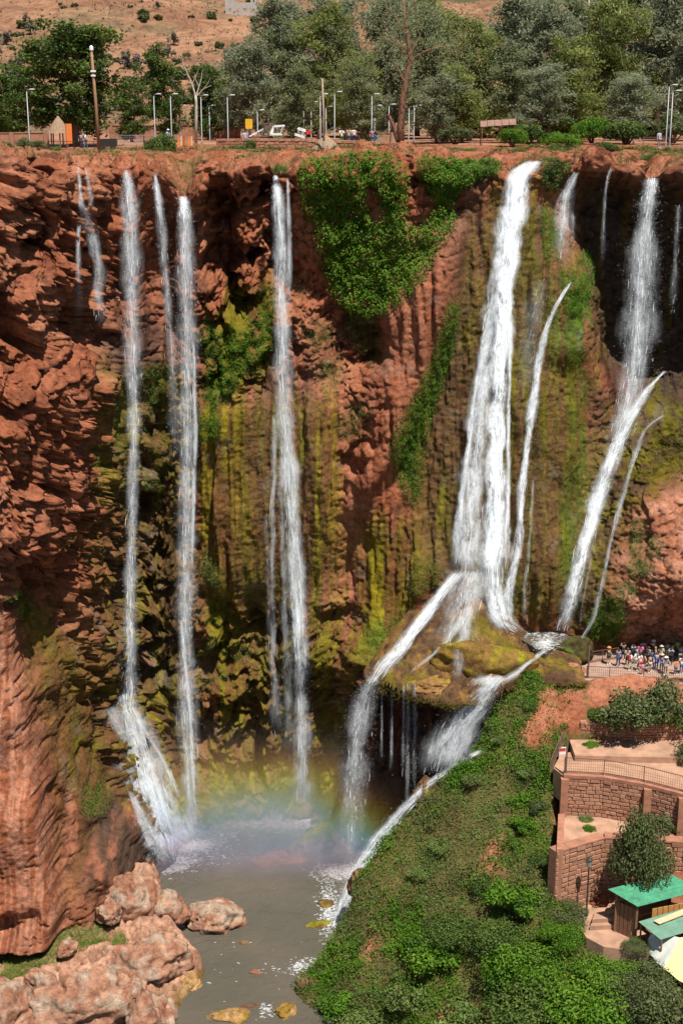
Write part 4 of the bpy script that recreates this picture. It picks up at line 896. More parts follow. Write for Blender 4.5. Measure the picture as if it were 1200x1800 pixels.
def tree(name, label, px, D, top, wpx, kind, j, rot=0, cat='tree', group=None, base=None):
    z0 = plat_h(D) if base is None else base
    w = at(px, 240, D); zt = at(px, top, D)[2]; h = zt - z0; m = PROTO[kind][j]
    e = empty(name, (w[0], D, z0 - .1), rot); ax = D * CP
    width = wpx * ax / FPX; unit = {'euc': 5.0, 'gum': 4.4, 'broad': 7.2, 'leafy': 5.4}[kind]
    e.scale = (width / unit, width / unit, h / 10.0)
    link('trunk', m[0], e); link('crown', m[1], e)
    return tag(e, label, cat, group)
TREES = [
 ('broad_tree','round dark green broadleaf tree behind the wooden pole at the plateau edge',132,158,52,196,'broad',0,0),
 ('grey_tree','grey green tree cut by the photo edge, beside the round dark tree',-6,166,100,120,'leafy',1,1),
 ('grey_tree','low grey green tree filling the gap behind the round dark tree',38,186,118,120,'leafy',0,2),
 ('dark_tree','small dark green tree just right of the round broadleaf tree',232,170,150,70,'leafy',0,3),
 ('dark_tree','bushy dark green tree left of the bare white tree',296,176,92,86,'leafy',1,0.5),
 ('dark_tree','dark green tree right behind the bare white tree',368,182,120,80,'leafy',0,4),
 ('eucalyptus_tree','tall grey green gum tree behind the yellow sign',440,178,66,110,'euc',0,0),
 ('eucalyptus_tree','grey green gum tree rising just below the ruined building',494,196,36,120,'euc',1,1),
 ('eucalyptus_tree','leaning olive green gum tree in front of the wrecked white frames',512,160,120,90,'gum',0,2),
 ('eucalyptus_tree','tall pale gum tree between the yellow sign and the big bare limbed tree',560,184,14,120,'euc',2,2.2),
 ('eucalyptus_tree','slender gum tree close behind the thatched mound',600,200,-10,120,'euc',3,3),
 ('eucalyptus_tree','low spreading gum tree behind the small group of plateau visitors',622,172,96,90,'gum',1,1.4),
 ('eucalyptus_tree','gum tree directly behind the big bare limbed tree',690,200,-20,130,'euc',0,4),
 ('eucalyptus_tree','gum tree whose crown meets the right limb of the bare limbed tree',762,192,10,130,'euc',1,5),
 ('eucalyptus_tree','short grey gum tree at the foot of the bare limbed tree, right side',768,166,130,86,'gum',2,0.7),
 ('eucalyptus_tree','broad gum tree left of the rusty tin shelter',824,180,34,130,'euc',2,0.2),
 ('eucalyptus_tree','tall gum tree above the rusty tin shelter',878,198,-16,140,'euc',3,1.1),
 ('eucalyptus_tree','medium gum tree just right of the rusty tin shelter',906,168,90,90,'gum',0,3.6),
 ('eucalyptus_tree','tall silvery gum tree right of the tin shelter, in the second row',958,186,0,140,'euc',0,2.7),
 ('eucalyptus_tree','tall gum tree midway between tin shelter and right hand lamp posts',1022,198,-24,140,'euc',1,3.3),
 ('eucalyptus_tree','lower silvery gum tree in front of the dense right hand row',1010,172,70,110,'gum',1,4.4),
 ('eucalyptus_tree','dark tall gum tree left of the pair of lamp posts',1086,182,-6,130,'euc',2,5.2),
 ('eucalyptus_tree','tallest gum tree behind the pair of right hand lamp posts',1150,194,-40,150,'euc',3,0.9),
 ('eucalyptus_tree','silvery gum tree standing against the right photo edge',1206,176,6,140,'euc',0,1.9),
 ('eucalyptus_tree','short bushy gum tree beneath the right hand lamp posts',1100,164,128,100,'gum',2,2.9),
 ('eucalyptus_tree','pale gum tree filling the gap right above the wrecked frames',524,206,-6,140,'euc',3,4.2), ('eucalyptus_tree','pale gum tree in the back row right of the old bare limbed tree',732,214,-14,150,'euc',2,0.4), ('eucalyptus_tree','pale gum tree in the back row over the green rim thicket',915,212,-24,160,'euc',1,2.0), ('eucalyptus_tree','pale gum tree in the back row, second from the right',1112,214,-44,160,'euc',0,3.0),
 ('eucalyptus_tree','small pale gum tree right of the bare white tree',412,190,110,90,'gum',2,1.0), ('eucalyptus_tree','small silvery gum tree beneath the old tree\'s right limb',812,168,120,90,'gum',1,5.0), ('eucalyptus_tree','small silvery gum tree between the tin shelter and the rim thicket',948,164,112,96,'gum',2,2.0), ('eucalyptus_tree','small silvery gum tree beside the left visitors\' lamp posts',640,166,120,80,'gum',0,4.0),
 ('dark_tree','dark bushy tree in the shade low behind the tin shelter',850,206,120,120,'leafy',1,2),
 ('dark_tree','dark bushy tree low behind the leaning olive green gum tree',545,212,140,150,'leafy',0,1),
 ('dark_tree','dark bushy tree low behind the bare limbed tree trunk',660,214,140,150,'leafy',1,3),
 ('dark_tree','dark bushy tree low in the forest right of the tin shelter',970,212,120,170,'leafy',0,5),
 ('dark_tree','dark bushy tree at the foot of the tall right hand gum trees',1130,210,120,170,'leafy',1,0)]
for t in TREES: tree(*t[:8], rot=t[8])

# the big old tree with bare limbs at the brink, and the bare white tree
def limb_tree(name, label, px, D, paths, bark, leafspots, leafmat, base_py=None):
    z0 = plat_h(D); w = at(px, 240, D); e = empty(name, (w[0], D, z0 - .1)); o = np.array(e.location); r = np.random.default_rng(int(px))
    tr = MB(); lbs = []
    for k, (pp, r0, r1) in enumerate(paths):
        q = np.array(pp, float); W = at(q[:, 0], q[:, 1], D + (q[:, 2] if q.shape[1] > 2 else 0 * q[:, 0])) - o
        if k == 0: W[0, 2] = -.2
        mbk = tr if k == 0 else MB(); mbk.tube(W, np.linspace(r0, r1, len(W)), 8 if k == 0 else 5, k == 0)
        mbk.build('trunk' if k == 0 else 'limb', bark, e, smooth=True)
    if leafspots:
        C = []; T = []
        for x, y, s, n in leafspots:
            c = at(x, y, D + r.uniform(-1.5, 1.5)) - o
            for _ in range(5):
                cc = c + r.normal(0, 1, 3) * s * .05; m = n // 5
                C.append(cc + r.normal(size=(m, 3)) * np.array([1, 1, .5]) * s * .028); T.append(np.full(m, r.normal(.5, .15)) + r.normal(0, .12, m))
        C = np.concatenate(C); T = np.concatenate(T)
        link('crown', leaf_mesh('crown', C, r.uniform(.2, .38, len(C)), T, leafmat, r, aspect=.35, flat=.4), e)
    return tag(e, label, 'tree')
limb_tree('old_tree', 'big old tree with thick brown bare limbs at the cliff brink', 704, 148,
  [([(702,254),(704,222),(706,190),(710,158),(716,128),(720,98),(716,62),(710,30),(708,-10)], .44, .12), ([(716,126),(726,104),(744,92),(764,84),(782,82),(800,92)], .22, .03), ([(720,100),(728,80),(738,64),(734,52)], .16, .05),
   ([(714,60),(700,40),(690,24),(676,10)], .14, .04), ([(712,34),(722,14),(728,-12)], .12, .04), ([(708,140),(700,122),(692,112),(690,98)], .14, .03), ([(717,96),(702,84),(682,62),(676,46),(680,40)], .10, .02), ([(782,82),(800,88),(818,96)], .05, .02),
   ([(700,248),(692,222),(684,206),(682,200)], .32, .12)], M_BARK_R,
  [(690,66,60,420),(735,40,60,420),(760,70,60,360),(740,88,40,260),(670,80,40,300),(790,66,50,300),(700,20,60,360),(660,110,40,240),(745,10,60,300),(640,140,40,220),(800,110,40,240),(668,30,60,380),(720,60,50,300),(770,30,60,360),(650,70,50,300),(690,100,40,260),(765,110,50,300)], M_LEAF_EUC)
limb_tree('bare_tree', 'bare white leafless tree among dark trees on the plateau', 344, 166,
  [([(344,236),(345,205),(345,180),(344,168)], .2, .14), ([(344,170),(338,148),(330,130),(322,112),(320,100)], .12, .02), ([(344,172),(350,152),(354,138),(356,122)], .11, .02), ([(338,148),(346,130),(350,118)], .06, .015), ([(345,170),(358,156),(372,150)], .08, .015), ([(330,130),(324,132),(316,124)], .05, .012), ([(358,156),(366,146),(370,136)], .05, .012), ([(350,152),(344,140),(342,128)], .05, .012)], M_BARK_P, None, None)

# shrubs dotted over the hill behind
def bush_proto(seed, mat, n=2600, ls=(.12, .22), clumps=16, flat=.3, stems=6, tall=.75, bark=M_BARK):
    """unit bush about 2 m across standing on z = 0"""
    r = np.random.default_rng(seed); C = []; T = []; O = []; mb = MB()
    for k in range(clumps):
        a = r.uniform(0, 2 * pi); rr = math.sqrt(r.random()) * .72; h = (1 - rr ** 2 * .9) * tall * r.uniform(.45, 1.1)
        c = np.array([rr * cos(a), rr * sin(a), h]); m = n // clumps; d = r.normal(size=(m, 3)); d /= np.linalg.norm(d, axis=1)[:, None]
        rad = r.uniform(.24, .42); C.append(c + d * rad * r.uniform(.55, 1.0, m)[:, None] * np.array([1, 1, .85])); O.append(d); T.append(np.full(m, r.normal(.48, .17)) + r.normal(0, .13, m) + d[:, 2] * .08)
        if k < stems: mb.tube([(c[0] * .15, c[1] * .15, -.15), (c[0] * .5, c[1] * .5, h * .5), tuple(c)], [.045, .03, .01], 5, False)
    C = np.concatenate(C); C[:, 2] = np.maximum(C[:, 2], -.05)
    return mb.mesh('stem', bark, True), leaf_mesh('foliage', C, r.uniform(*ls, len(C)), np.concatenate(T), mat, r, out=np.concatenate(O), flat=flat, aspect=.6)
B_BR = [bush_proto(700 + k, M_LEAF_BRIGHT, 3600, (.07, .13), 20) for k in range(2)]
B_DK = [bush_proto(710 + k, M_LEAF_DARK, 3600, (.07, .13), 20) for k in range(2)]
B_FG = [bush_proto(720 + k, M_LEAF_FIG, 3600, (.07, .13), 20, tall=.95) for k in range(2)]
B_DR = [bush_proto(730 + k, M_LEAF_DRY, 2600, (.06, .12), 18, tall=.55) for k in range(2)]
BIG_BR = [bush_proto(750 + k, M_LEAF_BRIGHT, 9500, (.038, .075), 46) for k in range(2)]; BIG_FG = [bush_proto(753 + k, M_LEAF_FIG, 9500, (.038, .075), 46, tall=.9) for k in range(1)] * 2; BIG_DK = [bush_proto(756, M_LEAF_DARK, 9500, (.038, .075), 46)] * 2
B_HILL = bush_proto(740, M_LEAF_FIG, 420, (.25, .45), 8); B_HILLD = bush_proto(741, mat_leaf('grey_twigs', [(.10, .085, .075), (.15, .13, .11), (.19, .16, .13)], .1), 300, (.2, .4), 8, tall=1.1)
def bush(name, label, P, size, proto, hs=1.0, rot=0.0, cat='bush', group=None):
    e = empty(name, P, rot); e.scale = (size / 2, size / 2, size / 2 * hs)
    link('stem', proto[0], e); link('foliage', proto[1], e)
    return tag(e, label, cat, group)
r = np.random.default_rng(77); cnt = 0
hx, hy = HLP[0, :, 0], HLP[:, 0, 1]
def hill_at(x, y):
    i = np.searchsorted(hx, x) - 1; j = np.searchsorted(hy, y) - 1; a = (x - hx[i]) / (hx[i+1] - hx[i]); b = (y - hy[j]) / (hy[j+1] - hy[j])
    z = HLP[..., 2]; return float((z[j, i] * (1-a) + z[j, i+1] * a) * (1-b) + (z[j+1, i] * (1-a) + z[j+1, i+1] * a) * b)
while cnt < 290:
    D = r.uniform(235, 520); px = r.uniform(-30, 560) if r.random() < .85 else r.uniform(560, 1200); x = at(px, 100, D)[0]; z = hill_at(x, D)
    qx, qy = pix(np.array([x, D, z]))
    if qy < -25 or qy > 215 or vn(np.array([[x, D, 0.]]), 30, 960)[0] < r.uniform(-1.2, .6): continue
    tw = r.random() < .3; cnt += 1
    if tw: bush('shrub', 'leafless grey shrub dotted on the orange hillside', (x, D, z), r.uniform(2.2, 5.0), B_HILLD, r.uniform(.9, 1.4), r.uniform(0, 6), 'shrub', 'grey shrubs on the hillside')
    else: bush('shrub', 'small green shrub dotted on the orange hillside', (x, D, z), r.uniform(1.4, 5.0), B_HILL, r.uniform(.7, 1.1), r.uniform(0, 6), 'shrub', 'green shrubs on the hillside')

# ------------------------------------------------------------------ creepers and herbs on the cliff
cn = np.cross(np.gradient(CLIFF, axis=1), np.gradient(CLIFF, axis=0)); cn /= np.linalg.norm(cn, axis=-1)[..., None] + 1e-9
cn[cn[..., 1] > 0] *= -1
_w = np.repeat(np.gradient(xs)[None], NR, 0)
def on_cliff(mask, n, r, cut=.15):
    """n random places on the wall with probability by the survey mask"""
    p = look(mask, cpx, cpy); p = np.where(p > cut, p, 0) * _w; p = p.ravel(); p /= p.sum()
    i = r.choice(len(p), n, p=p); P = CLIFF.reshape(-1, 3)[i] + r.normal(0, .08, (n, 3)); return P, cn.reshape(-1, 3)[i], look(mask, cpx, cpy).ravel()[i]
def cliff_plant(name, label, mask, n, mat, ls, bulge=(.1, .6), lump=1.2, seed=0, kind=None, cat=None, aspect=.6, flat=.5, group=None, tb=.48):
    r = np.random.default_rng(seed); P, N, m = on_cliff(mask, n, r)
    k = lumps(P, lump, seed + 5); k2 = vn(P, lump * .45, seed + 8) * .5 + .5
    o = bulge[0] + (bulge[1] - bulge[0]) * k * (.5 + .5 * k2) * ss(.1, .6, m)
    P = P + (N * .35 + np.array([.1, -.75, .12])) * (o * r.uniform(.75, 1.0, n))[:, None]
    T = tb + .30 * vn(P, lump * .9, seed + 9) + .16 * (k2 - .5) + r.normal(0, .14, n)
    me = leaf_mesh(name, P, r.uniform(*ls, n), T, mat, r, out=np.tile(np.array([.1, -.6, .6]), (n, 1)), flat=flat, aspect=aspect, droop=.4)
    return tag(link(name, me), label, cat, group, kind)
def creeper(label, polys, n, mat, ls, seed, cat='creeper', soft=7, **k):
    e = empty('creeper'); tag(e, label, cat)
    o = cliff_plant('leaves', None, area(polys, soft) * (1 - (HOLES if k.pop('holes', False) else 0)), n, mat, ls, seed=seed, kind='stuff', **k); o.parent = e
    return e
HOLES = area([[(640,325),(668,345),(672,395),(655,400),(640,360)],[(708,372),(748,378),(752,392),(706,392)],[(718,300),(736,300),(740,372),(712,372)],[(582,262),(592,262),(590,300),(580,296)],[(690,285),(722,300),(716,280),(700,262)]], 3)
creeper('big bright green creeper curtain hanging from the rim in a pointed mass', [[(528,300),(545,276),(575,268),(584,254),(612,250),(625,262),(650,252),(668,256),(690,282),(716,292),(716,350),(712,400),(735,412),(760,372),(790,366),(796,392),(774,424),(752,470),(728,505),(690,540),(640,556),(610,545),(590,520),(568,470),(556,400),(536,360)]], 30000, M_LEAF_BRIGHT, (.13, .26), 801, bulge=(.3, 1.9), lump=1.5, holes=True, tb=.64)
creeper('smaller green creeper patch on the rim right of the big curtain', [[(740,276),(752,258),(786,256),(830,262),(880,270),(880,290),(840,312),(812,326),(800,340),(790,370),(764,352),(745,320)]], 7500, M_LEAF_BRIGHT, (.13, .24), 802, bulge=(.2, 1.2))
creeper('dark green trailing stems below the point of the big creeper curtain', [[(600,540),(660,550),(668,600),(660,660),(672,690),(655,640),(620,600)]], 3200, M_LEAF_DARK, (.1, .2), 803, bulge=(.1, .8))
creeper('long green herb strip down the left flank of the mightiest fall', [[(792,530),(806,530),(798,590),(786,640),(760,720),(742,790),(736,860),(728,900),(718,870),(700,850),(690,790),(706,740),(730,700),(760,640),(778,580)]], 13000, M_LEAF_BRIGHT, (.07, .17), 804, bulge=(.05, .6), lump=.9, tb=.5)
creeper('leafy green patches on the rocks left of the middle fall', [[(420,560),(470,500),(482,540),(480,640),(420,660),(400,700),(366,720),(356,680),(400,600)],[(360,560),(395,590),(370,640),(352,600)],[(350,740),(385,720),(380,770),(352,775)]], 14000, M_LEAF_BRIGHT, (.07, .18), 805, bulge=(.05, .8), lump=.9, tb=.48)
creeper('green tufts on the red rocks right of the middle fall', [[(515,490),(535,490),(532,520),(514,515)],[(530,570),(580,560),(585,610),(545,620)],[(560,640),(600,620),(600,680),(570,700)],[(596,730),(640,700),(640,760),(600,780)]], 3800, M_LEAF_DRY, (.06, .15), 806, bulge=(.05, .4), lump=.8)
creeper('green growth on the mossy knob right of the mightiest fall', [[(946,370),(970,362),(985,440),(960,470)],[(1012,440),(1042,446),(1040,480),(1015,476)],[(975,470),(1040,480),(1030,560),(990,540)]], 8000, M_LEAF_BRIGHT, (.07, .16), 807, bulge=(.05, .6), lump=.9, tb=.5)
creeper('fresh green ferns down the right flank of the narrow jet', [[(1000,600),(1030,600),(1040,680),(1020,760),(1012,900),(1000,1000),(985,1060),(985,900),(992,760)],[(940,640),(955,640),(950,800),(940,900),(932,800)]], 6000, M_LEAF_BRIGHT, (.05, .12), 817, bulge=(.02, .25), lump=.8, tb=.45)
creeper('fresh green tufts scattered behind the two tall left falls', [[(250,640),(300,640),(300,700),(255,720)],[(180,700),(215,690),(210,800),(175,820)],[(255,760),(285,760),(285,880),(258,880)],[(345,700),(390,690),(385,760),(350,770)],[(350,1020),(400,1040),(395,1110),(350,1090)]], 6000, M_LEAF_BRIGHT, (.06, .14), 818, bulge=(.03, .4), lump=.7, tb=.42)
creeper('grassy fringe on the rim left of the mightiest fall', [[(800,262),(880,262),(884,290),(850,310),(815,320),(800,300)]], 4200, M_LEAF_DRY, (.14, .32), 808, bulge=(.1, .7), lump=1.0, aspect=.16, tb=.6)
creeper('dark bush covering the rim between the mightiest fall and the ragged veil', [[(942,270),(970,275),(1000,285),(985,320),(965,335),(948,310)]], 3000, M_LEAF_DARK, (.1, .22), 809, bulge=(.1, .9), lump=.9)
creeper('leafy growth on the dark rock beside the broad right hand fall', [[(1170,735),(1260,720),(1260,790),(1150,830),(1130,850),(1150,780)]], 4500, M_MOSS, (.07, .16), 810, bulge=(.05, .4), lump=.9)
creeper('green moss pads on the sloping rock left of the chute', [[(640,1120),(680,1090),(726,1078),(735,1100),(700,1130),(640,1180),(630,1160)],[(730,975),(780,1000),(760,1030),(720,1050)]], 6000, M_MOSS, (.06, .13), 811, bulge=(.03, .25), lump=.8, tb=.85)
creeper('herb patch on the ledge of the smooth red buttress', [[(12,1036),(40,1034),(62,1062),(60,1088),(36,1084),(18,1060)]], 1800, M_LEAF_BRIGHT, (.08, .17), 812, bulge=(.1, .6), lump=.7, tb=.45)
creeper('light green herbs on the brown rock above the two dark clefts', [[(146,1380),(180,1376),(196,1404),(180,1432),(150,1430),(142,1405)]], 1500, M_LEAF_BRIGHT, (.06, .13), 813, bulge=(.05, .35), lump=.6, tb=.55)
creeper('green cushion of plants at the foot of the broad right hand fall', [[(1034,1090),(1060,1052),(1090,1056),(1092,1110),(1075,1132),(1036,1124)]], 5200, M_LEAF_BRIGHT, (.07, .15), 814, bulge=(.1, .8), lump=.9, tb=.42)
creeper('scattered herbs on the red slope above the crowd', [[(1104,960),(1124,900),(1132,960),(1110,985)],[(1100,985),(1140,980),(1140,1008),(1104,1008)],[(1140,940),(1160,950),(1150,985),(1140,975)],[(1076,1040),(1100,1020),(1110,1040),(1085,1060)],[(1098,1030),(1118,1028),(1116,1048),(1098,1046)]], 3600, M_LEAF_DRY, (.07, .15), 815, bulge=(.05, .5), lump=.7, tb=.6)
creeper('green herbs among the wet lumps at the foot of the left wall', [[(160,770),(200,740),(210,830),(180,860)],[(255,640),(275,640),(270,780),(250,760)],[(110,935),(135,935),(135,965),(112,960)],[(150,940),(175,950),(170,990),(145,980)],[(355,960),(385,1000),(380,1040),(352,1020)],[(345,1130),(380,1120),(385,1160),(350,1165)],[(350,1180),(400,1170),(400,1200),(350,1210)],[(395,1130),(440,1140),(440,1165),(400,1165)]], 6500, M_LEAF_DRY, (.06, .15), 816, bulge=(.05, .45), lump=.7, tb=.55)
# moss fur over the wet walls: nobody could count it
mm = area([[(345,690),(600,690),(600,1000),(560,1130),(430,1080),(345,1010)],[(345,1040),(600,1040),(640,1200),(640,1460),(345,1470)],[(820,420),(870,300),(960,330),(1045,560),(1030,1000),(930,1110),(740,1010),(735,900),(775,650)],[(190,640),(345,640),(345,1420),(280,1480),(150,1260),(150,960)],[(1040,740),(1300,730),(1110,880),(1060,1060),(1000,1130),(990,1000)],[(30,1045),(110,1080),(200,1240),(260,1440),(205,1400),(130,1400),(95,1300)]], 20)
cliff_plant('moss', 'olive moss and algae clinging to the wet cliff', mm, 52000, M_MOSS, (.05, .15), (.0, .10), .8, 820, kind='stuff', flat=.2, tb=.42)

# ------------------------------------------------------------------ ground cover on the spur
def scatter(P, mask2d, n, r):
    p = mask2d.ravel() / mask2d.sum(); i = r.choice(p.size, n, p=p); return P.reshape(-1, 3)[i], i
r = np.random.default_rng(90)
ex = np.interp(SPP[..., 1], edy, edx)
built = look(area([[(1030,1180),(1400,1180),(1400,1660),(1040,1640),(970,1520),(975,1320),(1000,1290),(1010,1230)]], 6), spx, spy)
wt = (1 - ss(.3, .8, look(bare, spx, spy)) * .93) * (1 - ss(.2, .6, built)) * (SPP[..., 0] > ex - .8) * (SPP[..., 2] > -74) * (spx < 1290) * (spy < 1880) * (SPP[..., 1] < 115.2)
wt *= .35 + ss(-.3, .4, fbm(SPP, 2.6, 3, 901))
P, i = scatter(SPP, wt, 130000, r); hgt = (.10 + .95 * ss(-.1, .5, fbm(P, 1.9, 3, 902)))
P = P + r.normal(0, .12, P.shape) * np.array([1, 1, .2]); P[:, 2] += hgt * r.random(len(P))
T = .45 + .55 * fbm(P, 2.4, 4, 903, .6) + r.normal(0, .17, len(P))
Q, i = scatter(SPP, wt, 300, r); nq = 75; rad = r.uniform(.3, .95, len(Q)); dq = r.normal(size=(len(Q), nq, 3)); dq /= np.linalg.norm(dq, axis=-1)[..., None]; dq[..., 2] = np.abs(dq[..., 2]) * .8      # low clumps
P = np.concatenate([P, (Q[:, None] + dq * (rad[:, None] * r.uniform(.7, 1, (len(Q), nq)))[..., None]).reshape(-1, 3)]); T = np.concatenate([T, (r.normal(.5, .22, (len(Q), 1)) + r.normal(0, .12, (len(Q), nq))).ravel()])
half = fbm(P, 4.0, 3, 904) + r.normal(0, .15, len(P)) > .08
for nm, lab, sel, mat, asp in (('herbs', 'low olive herbs covering the spur', ~half, M_LEAF_DRY, .4), ('undergrowth', 'fresh green undergrowth covering the spur', half, M_LEAF_BRIGHT, .55)):
    me = leaf_mesh(nm, P[sel], r.uniform(.11, .27, sel.sum()), T[sel], mat, r, flat=.9, aspect=asp); tag(link(nm, me), lab, kind='stuff')
# grass on the left bank
g = ss(.25, .7, look(grassm, bpx, bpy_) + .35 * fbm(BKP, 1.2, 3, 911)) * (BKP[..., 2] > -69.4)
P, i = scatter(BKP, g, 9000, r); P = P + r.normal(0, .06, P.shape); P[:, 2] += r.uniform(0, .22, len(P))
tag(link('grass', leaf_mesh('grass', P, r.uniform(.10, .26, len(P)), .5 + .3 * fbm(P, 1.5, 2, 912) + r.normal(0, .15, len(P)), M_LEAF_BRIGHT, r, flat=.4, aspect=.22)), 'bright grass patches on the pale rock bank', kind='stuff')

def ground_at(px, py):
    k = np.argmin((spx - px) ** 2 + (spy - py) ** 2 + (SPP[..., 1] > 115.5) * 1e6); return SPP.reshape(-1, 3)[k]
BUSHES = [  # label, px, py (foot), width px, kind, height
 ('big bright green bush at the bottom, left of the yellow awning', 1062, 1806, 240, BIG_BR, .75), ('bright green bush just left of the stone steps', 984, 1652, 96, BIG_BR, .85),
 ('grey green bush against the foot of the lamp wall', 998, 1604, 84, BIG_FG, .85), ('dull green bush hugging the awning\'s left side', 1108, 1764, 150, BIG_FG, .7), ('bright bush spreading below the steps', 930, 1716, 190, BIG_BR, .8),
 ('dark glossy bush at the bottom, below the bright spreading bush', 930, 1806, 210, BIG_DK, .8), ('leafy green bush at the foot of the landing before the hut', 1075, 1716, 150, BIG_BR, .6), ('dull bush under the canvas awning', 1150, 1744, 130, BIG_FG, .7), ('dark bush in the bottom right corner of the slope', 1180, 1836, 200, BIG_FG, .9), ('dark green bush halfway down the slope, above the brown gully', 880, 1664, 140, BIG_DK, .8),
 ('deep green bush right of the brown gully', 800, 1646, 130, BIG_DK, .7), ('bushy green shrub at the left of the dark gully bush', 760, 1680, 130, B_BR, .8), ('olive bush near the bottom edge, left of the dark glossy bush', 830, 1800, 170, B_DR, .9),
 ('rounded olive bush low on the slope above the pool', 730, 1770, 130, B_DR, 1.0), ('small green bush on the crag over the pool corner', 600, 1780, 90, B_BR, .8), ('tufted bush at the lowest tip of the spur', 640, 1800, 110, B_DR, .8),
 ('dark leafy bush beside the corner of the lower wall', 950, 1520, 100, B_DK, 1.0), ('green bush climbing toward the corner of the lower wall', 920, 1450, 110, B_BR, .7), ('blue green bush left of the masonry wall', 945, 1420, 80, B_FG, .7),
 ('olive bush below the sign board', 930, 1360, 100, B_DR, .7), ('dark bush beside the sign board in the cleft', 985, 1312, 60, B_DK, 1.2), ('green bush at the top of the spur below the striped visitor', 925, 1240, 70, B_DR, .8),
 ('low bush along the brink beside the short cascade', 875, 1300, 80, B_DR, .6), ('dense olive bush on the open slope above the torrent', 840, 1380, 120, B_DR, .6), ('pale flowering bush on the middle of the slope', 780, 1480, 110, B_DR, .6),
 ('long olive bush midway along the brink', 740, 1530, 110, B_DR, .55), ('dark green bush left of the small bare gully', 850, 1560, 120, B_DK, .8), ('green bush right of the small bare gully', 910, 1590, 120, B_BR, .8)]
for k, (lab, px, py, w, pr, hs) in enumerate(BUSHES):
    hs = hs if py > 1580 else min(1.0, hs * 1.25); w = w if py > 1580 else w * .55
    g = ground_at(px, py); ax = g[1] * CP - g[2] * SP
    bush('bush', lab, g - np.array([0, 0, .25]), w * ax / FPX, pr[k % 2], hs, k * 1.3)

# rim and plateau bushes
RIM = [('dark green reed bush on the rim between the slim and the broad left falls', 284, 272, 141, 70, B_DK[0], 1.2), ('small sage bush on the rim, leftmost', 8, 262, 128, 34, B_FG[0], .8), ('grey sage bush on the rim above the left wall', 44, 258, 130, 36, B_FG[1], .8), ('grey sage bush on the rim left of the wooden pole', 68, 260, 131, 34, B_FG[0], .8), ('low bush on the rim just left of the wooden pole', 98, 262, 132, 26, B_DR[0], .7),
 ('low weeds by the stone wall, left end', 370, 270, 142, 40, B_DR[1], .6), ('green weeds before the stone wall below the yellow sign', 420, 268, 143, 46, B_DK[1], .6), ('dark stump sprouting green shoots by the stone wall', 440, 262, 144, 24, B_DK[0], 1.6), ('hanging reed tuft above the middle fall', 492, 302, 131.4, 30, B_DR[0], 1.5),
 ('green bush on the rim beside the thatched mound', 528, 270, 143, 40, B_DK[0], .7), ('bright bush at the plateau edge below the tin shelter', 900, 252, 150, 60, B_BR[0], .9), ('reed thicket right of the tin shelter', 930, 246, 154, 70, B_DK[1], .9), ('rounded dark bush on the rim above the dark hollow', 1062, 268, 140, 50, B_DK[0], .9),
 ('broad green thicket behind the rim right of the mightiest fall', 985, 256, 150, 80, B_BR[1], .7), ('pale bush on the rim above the broad right fall', 1140, 286, 137, 50, B_DR[1], .8), ('pale bush on the rim at the right photo edge', 1196, 282, 134, 60, B_DR[0], .9), ('green thicket under the right lamp posts', 1100, 246, 156, 90, B_DK[1], .8),
 ('olive thicket at the foot of the gum trees, left of the tin shelter', 800, 248, 158, 70, B_FG[0], .7), ('yellow green thicket left of the right lamp posts', 1040, 244, 158, 80, B_BR[0], .9), ('bush by the rim right of the broad left fall', 404, 274, 140, 30, B_DK[1], .6), ('dark shaded thicket low between the gum trees', 960, 236, 168, 120, B_DK[0], .8), ('dusty thicket under the tallest right hand gum', 1180, 244, 165, 90, B_FG[1], .8)]
for k, (lab, px, py, D, w, pr, hs) in enumerate(RIM):
    g = at(px, py, D); bush('bush', lab, (g[0], g[1], g[2] - .1), w * D / FPX, pr, hs, k * 1.1)

# herbs and dry grass along the broken rim
r = np.random.default_rng(95); TP = np.stack([TX, TY, TZ], -1); tpx, tpy = pix(TP)
wt = ss(-.15, .25, fbm(TP, 2.4, 4, 951)) * (ty[:, None] < 14) * (tpx > -40) * (tpx < 1240) * np.gradient(ty)[:, None] * _w[0][None] * (1 + 1.5 * (tpx > 780))
P, i = scatter(TP, wt, 26000, r); P = P + r.normal(0, .1, P.shape); P[:, 2] += r.uniform(0, .45, len(P)) * ss(-.2, .5, fbm(P, 1.5, 2, 952))
sel = fbm(P, 3.5, 3, 953) > 0
for nm, lab, q, m_ in (('grass', 'dry olive grass along the broken rim', ~sel, M_LEAF_DRY), ('weeds', 'green weeds along the broken rim', sel, M_LEAF_DARK)):
    tag(link(nm, leaf_mesh(nm, P[q], r.uniform(.12, .30, q.sum()), .5 + r.normal(0, .2, q.sum()), m_, r, flat=.3, aspect=.3)), lab, kind='stuff')

# dry scrub and grass tufts over the hill, beyond counting
r = np.random.default_rng(97); P, i = scatter(HLP, ((HLP[..., 1] > 232) & (HLP[..., 1] < 560) & (np.abs(HLP[..., 0]) < HLP[..., 1] * .27)) * (.25 + ss(-.3, .4, fbm(HLP, 18, 3, 971))), 9000, r)
P = P + r.normal(0, 1, P.shape) * np.array([1.6, 1.6, .0]); P = np.repeat(P, 3, 0) + r.normal(0, .35, (len(P) * 3, 3)) * np.array([1, 1, .5]); P[:, 2] += .25
tag(link('scrub', leaf_mesh('scrub', P, r.uniform(.35, .9, len(P)), .35 + .3 * fbm(P, 12, 2, 972) + r.normal(0, .2, len(P)), mat_leaf('dry_scrub', [(.13, .10, .06), (.17, .145, .075), (.12, .13, .06), (.22, .19, .11)], .2), r, flat=.5)), 'dry scrub and grass tufts all over the far hill', kind='stuff')

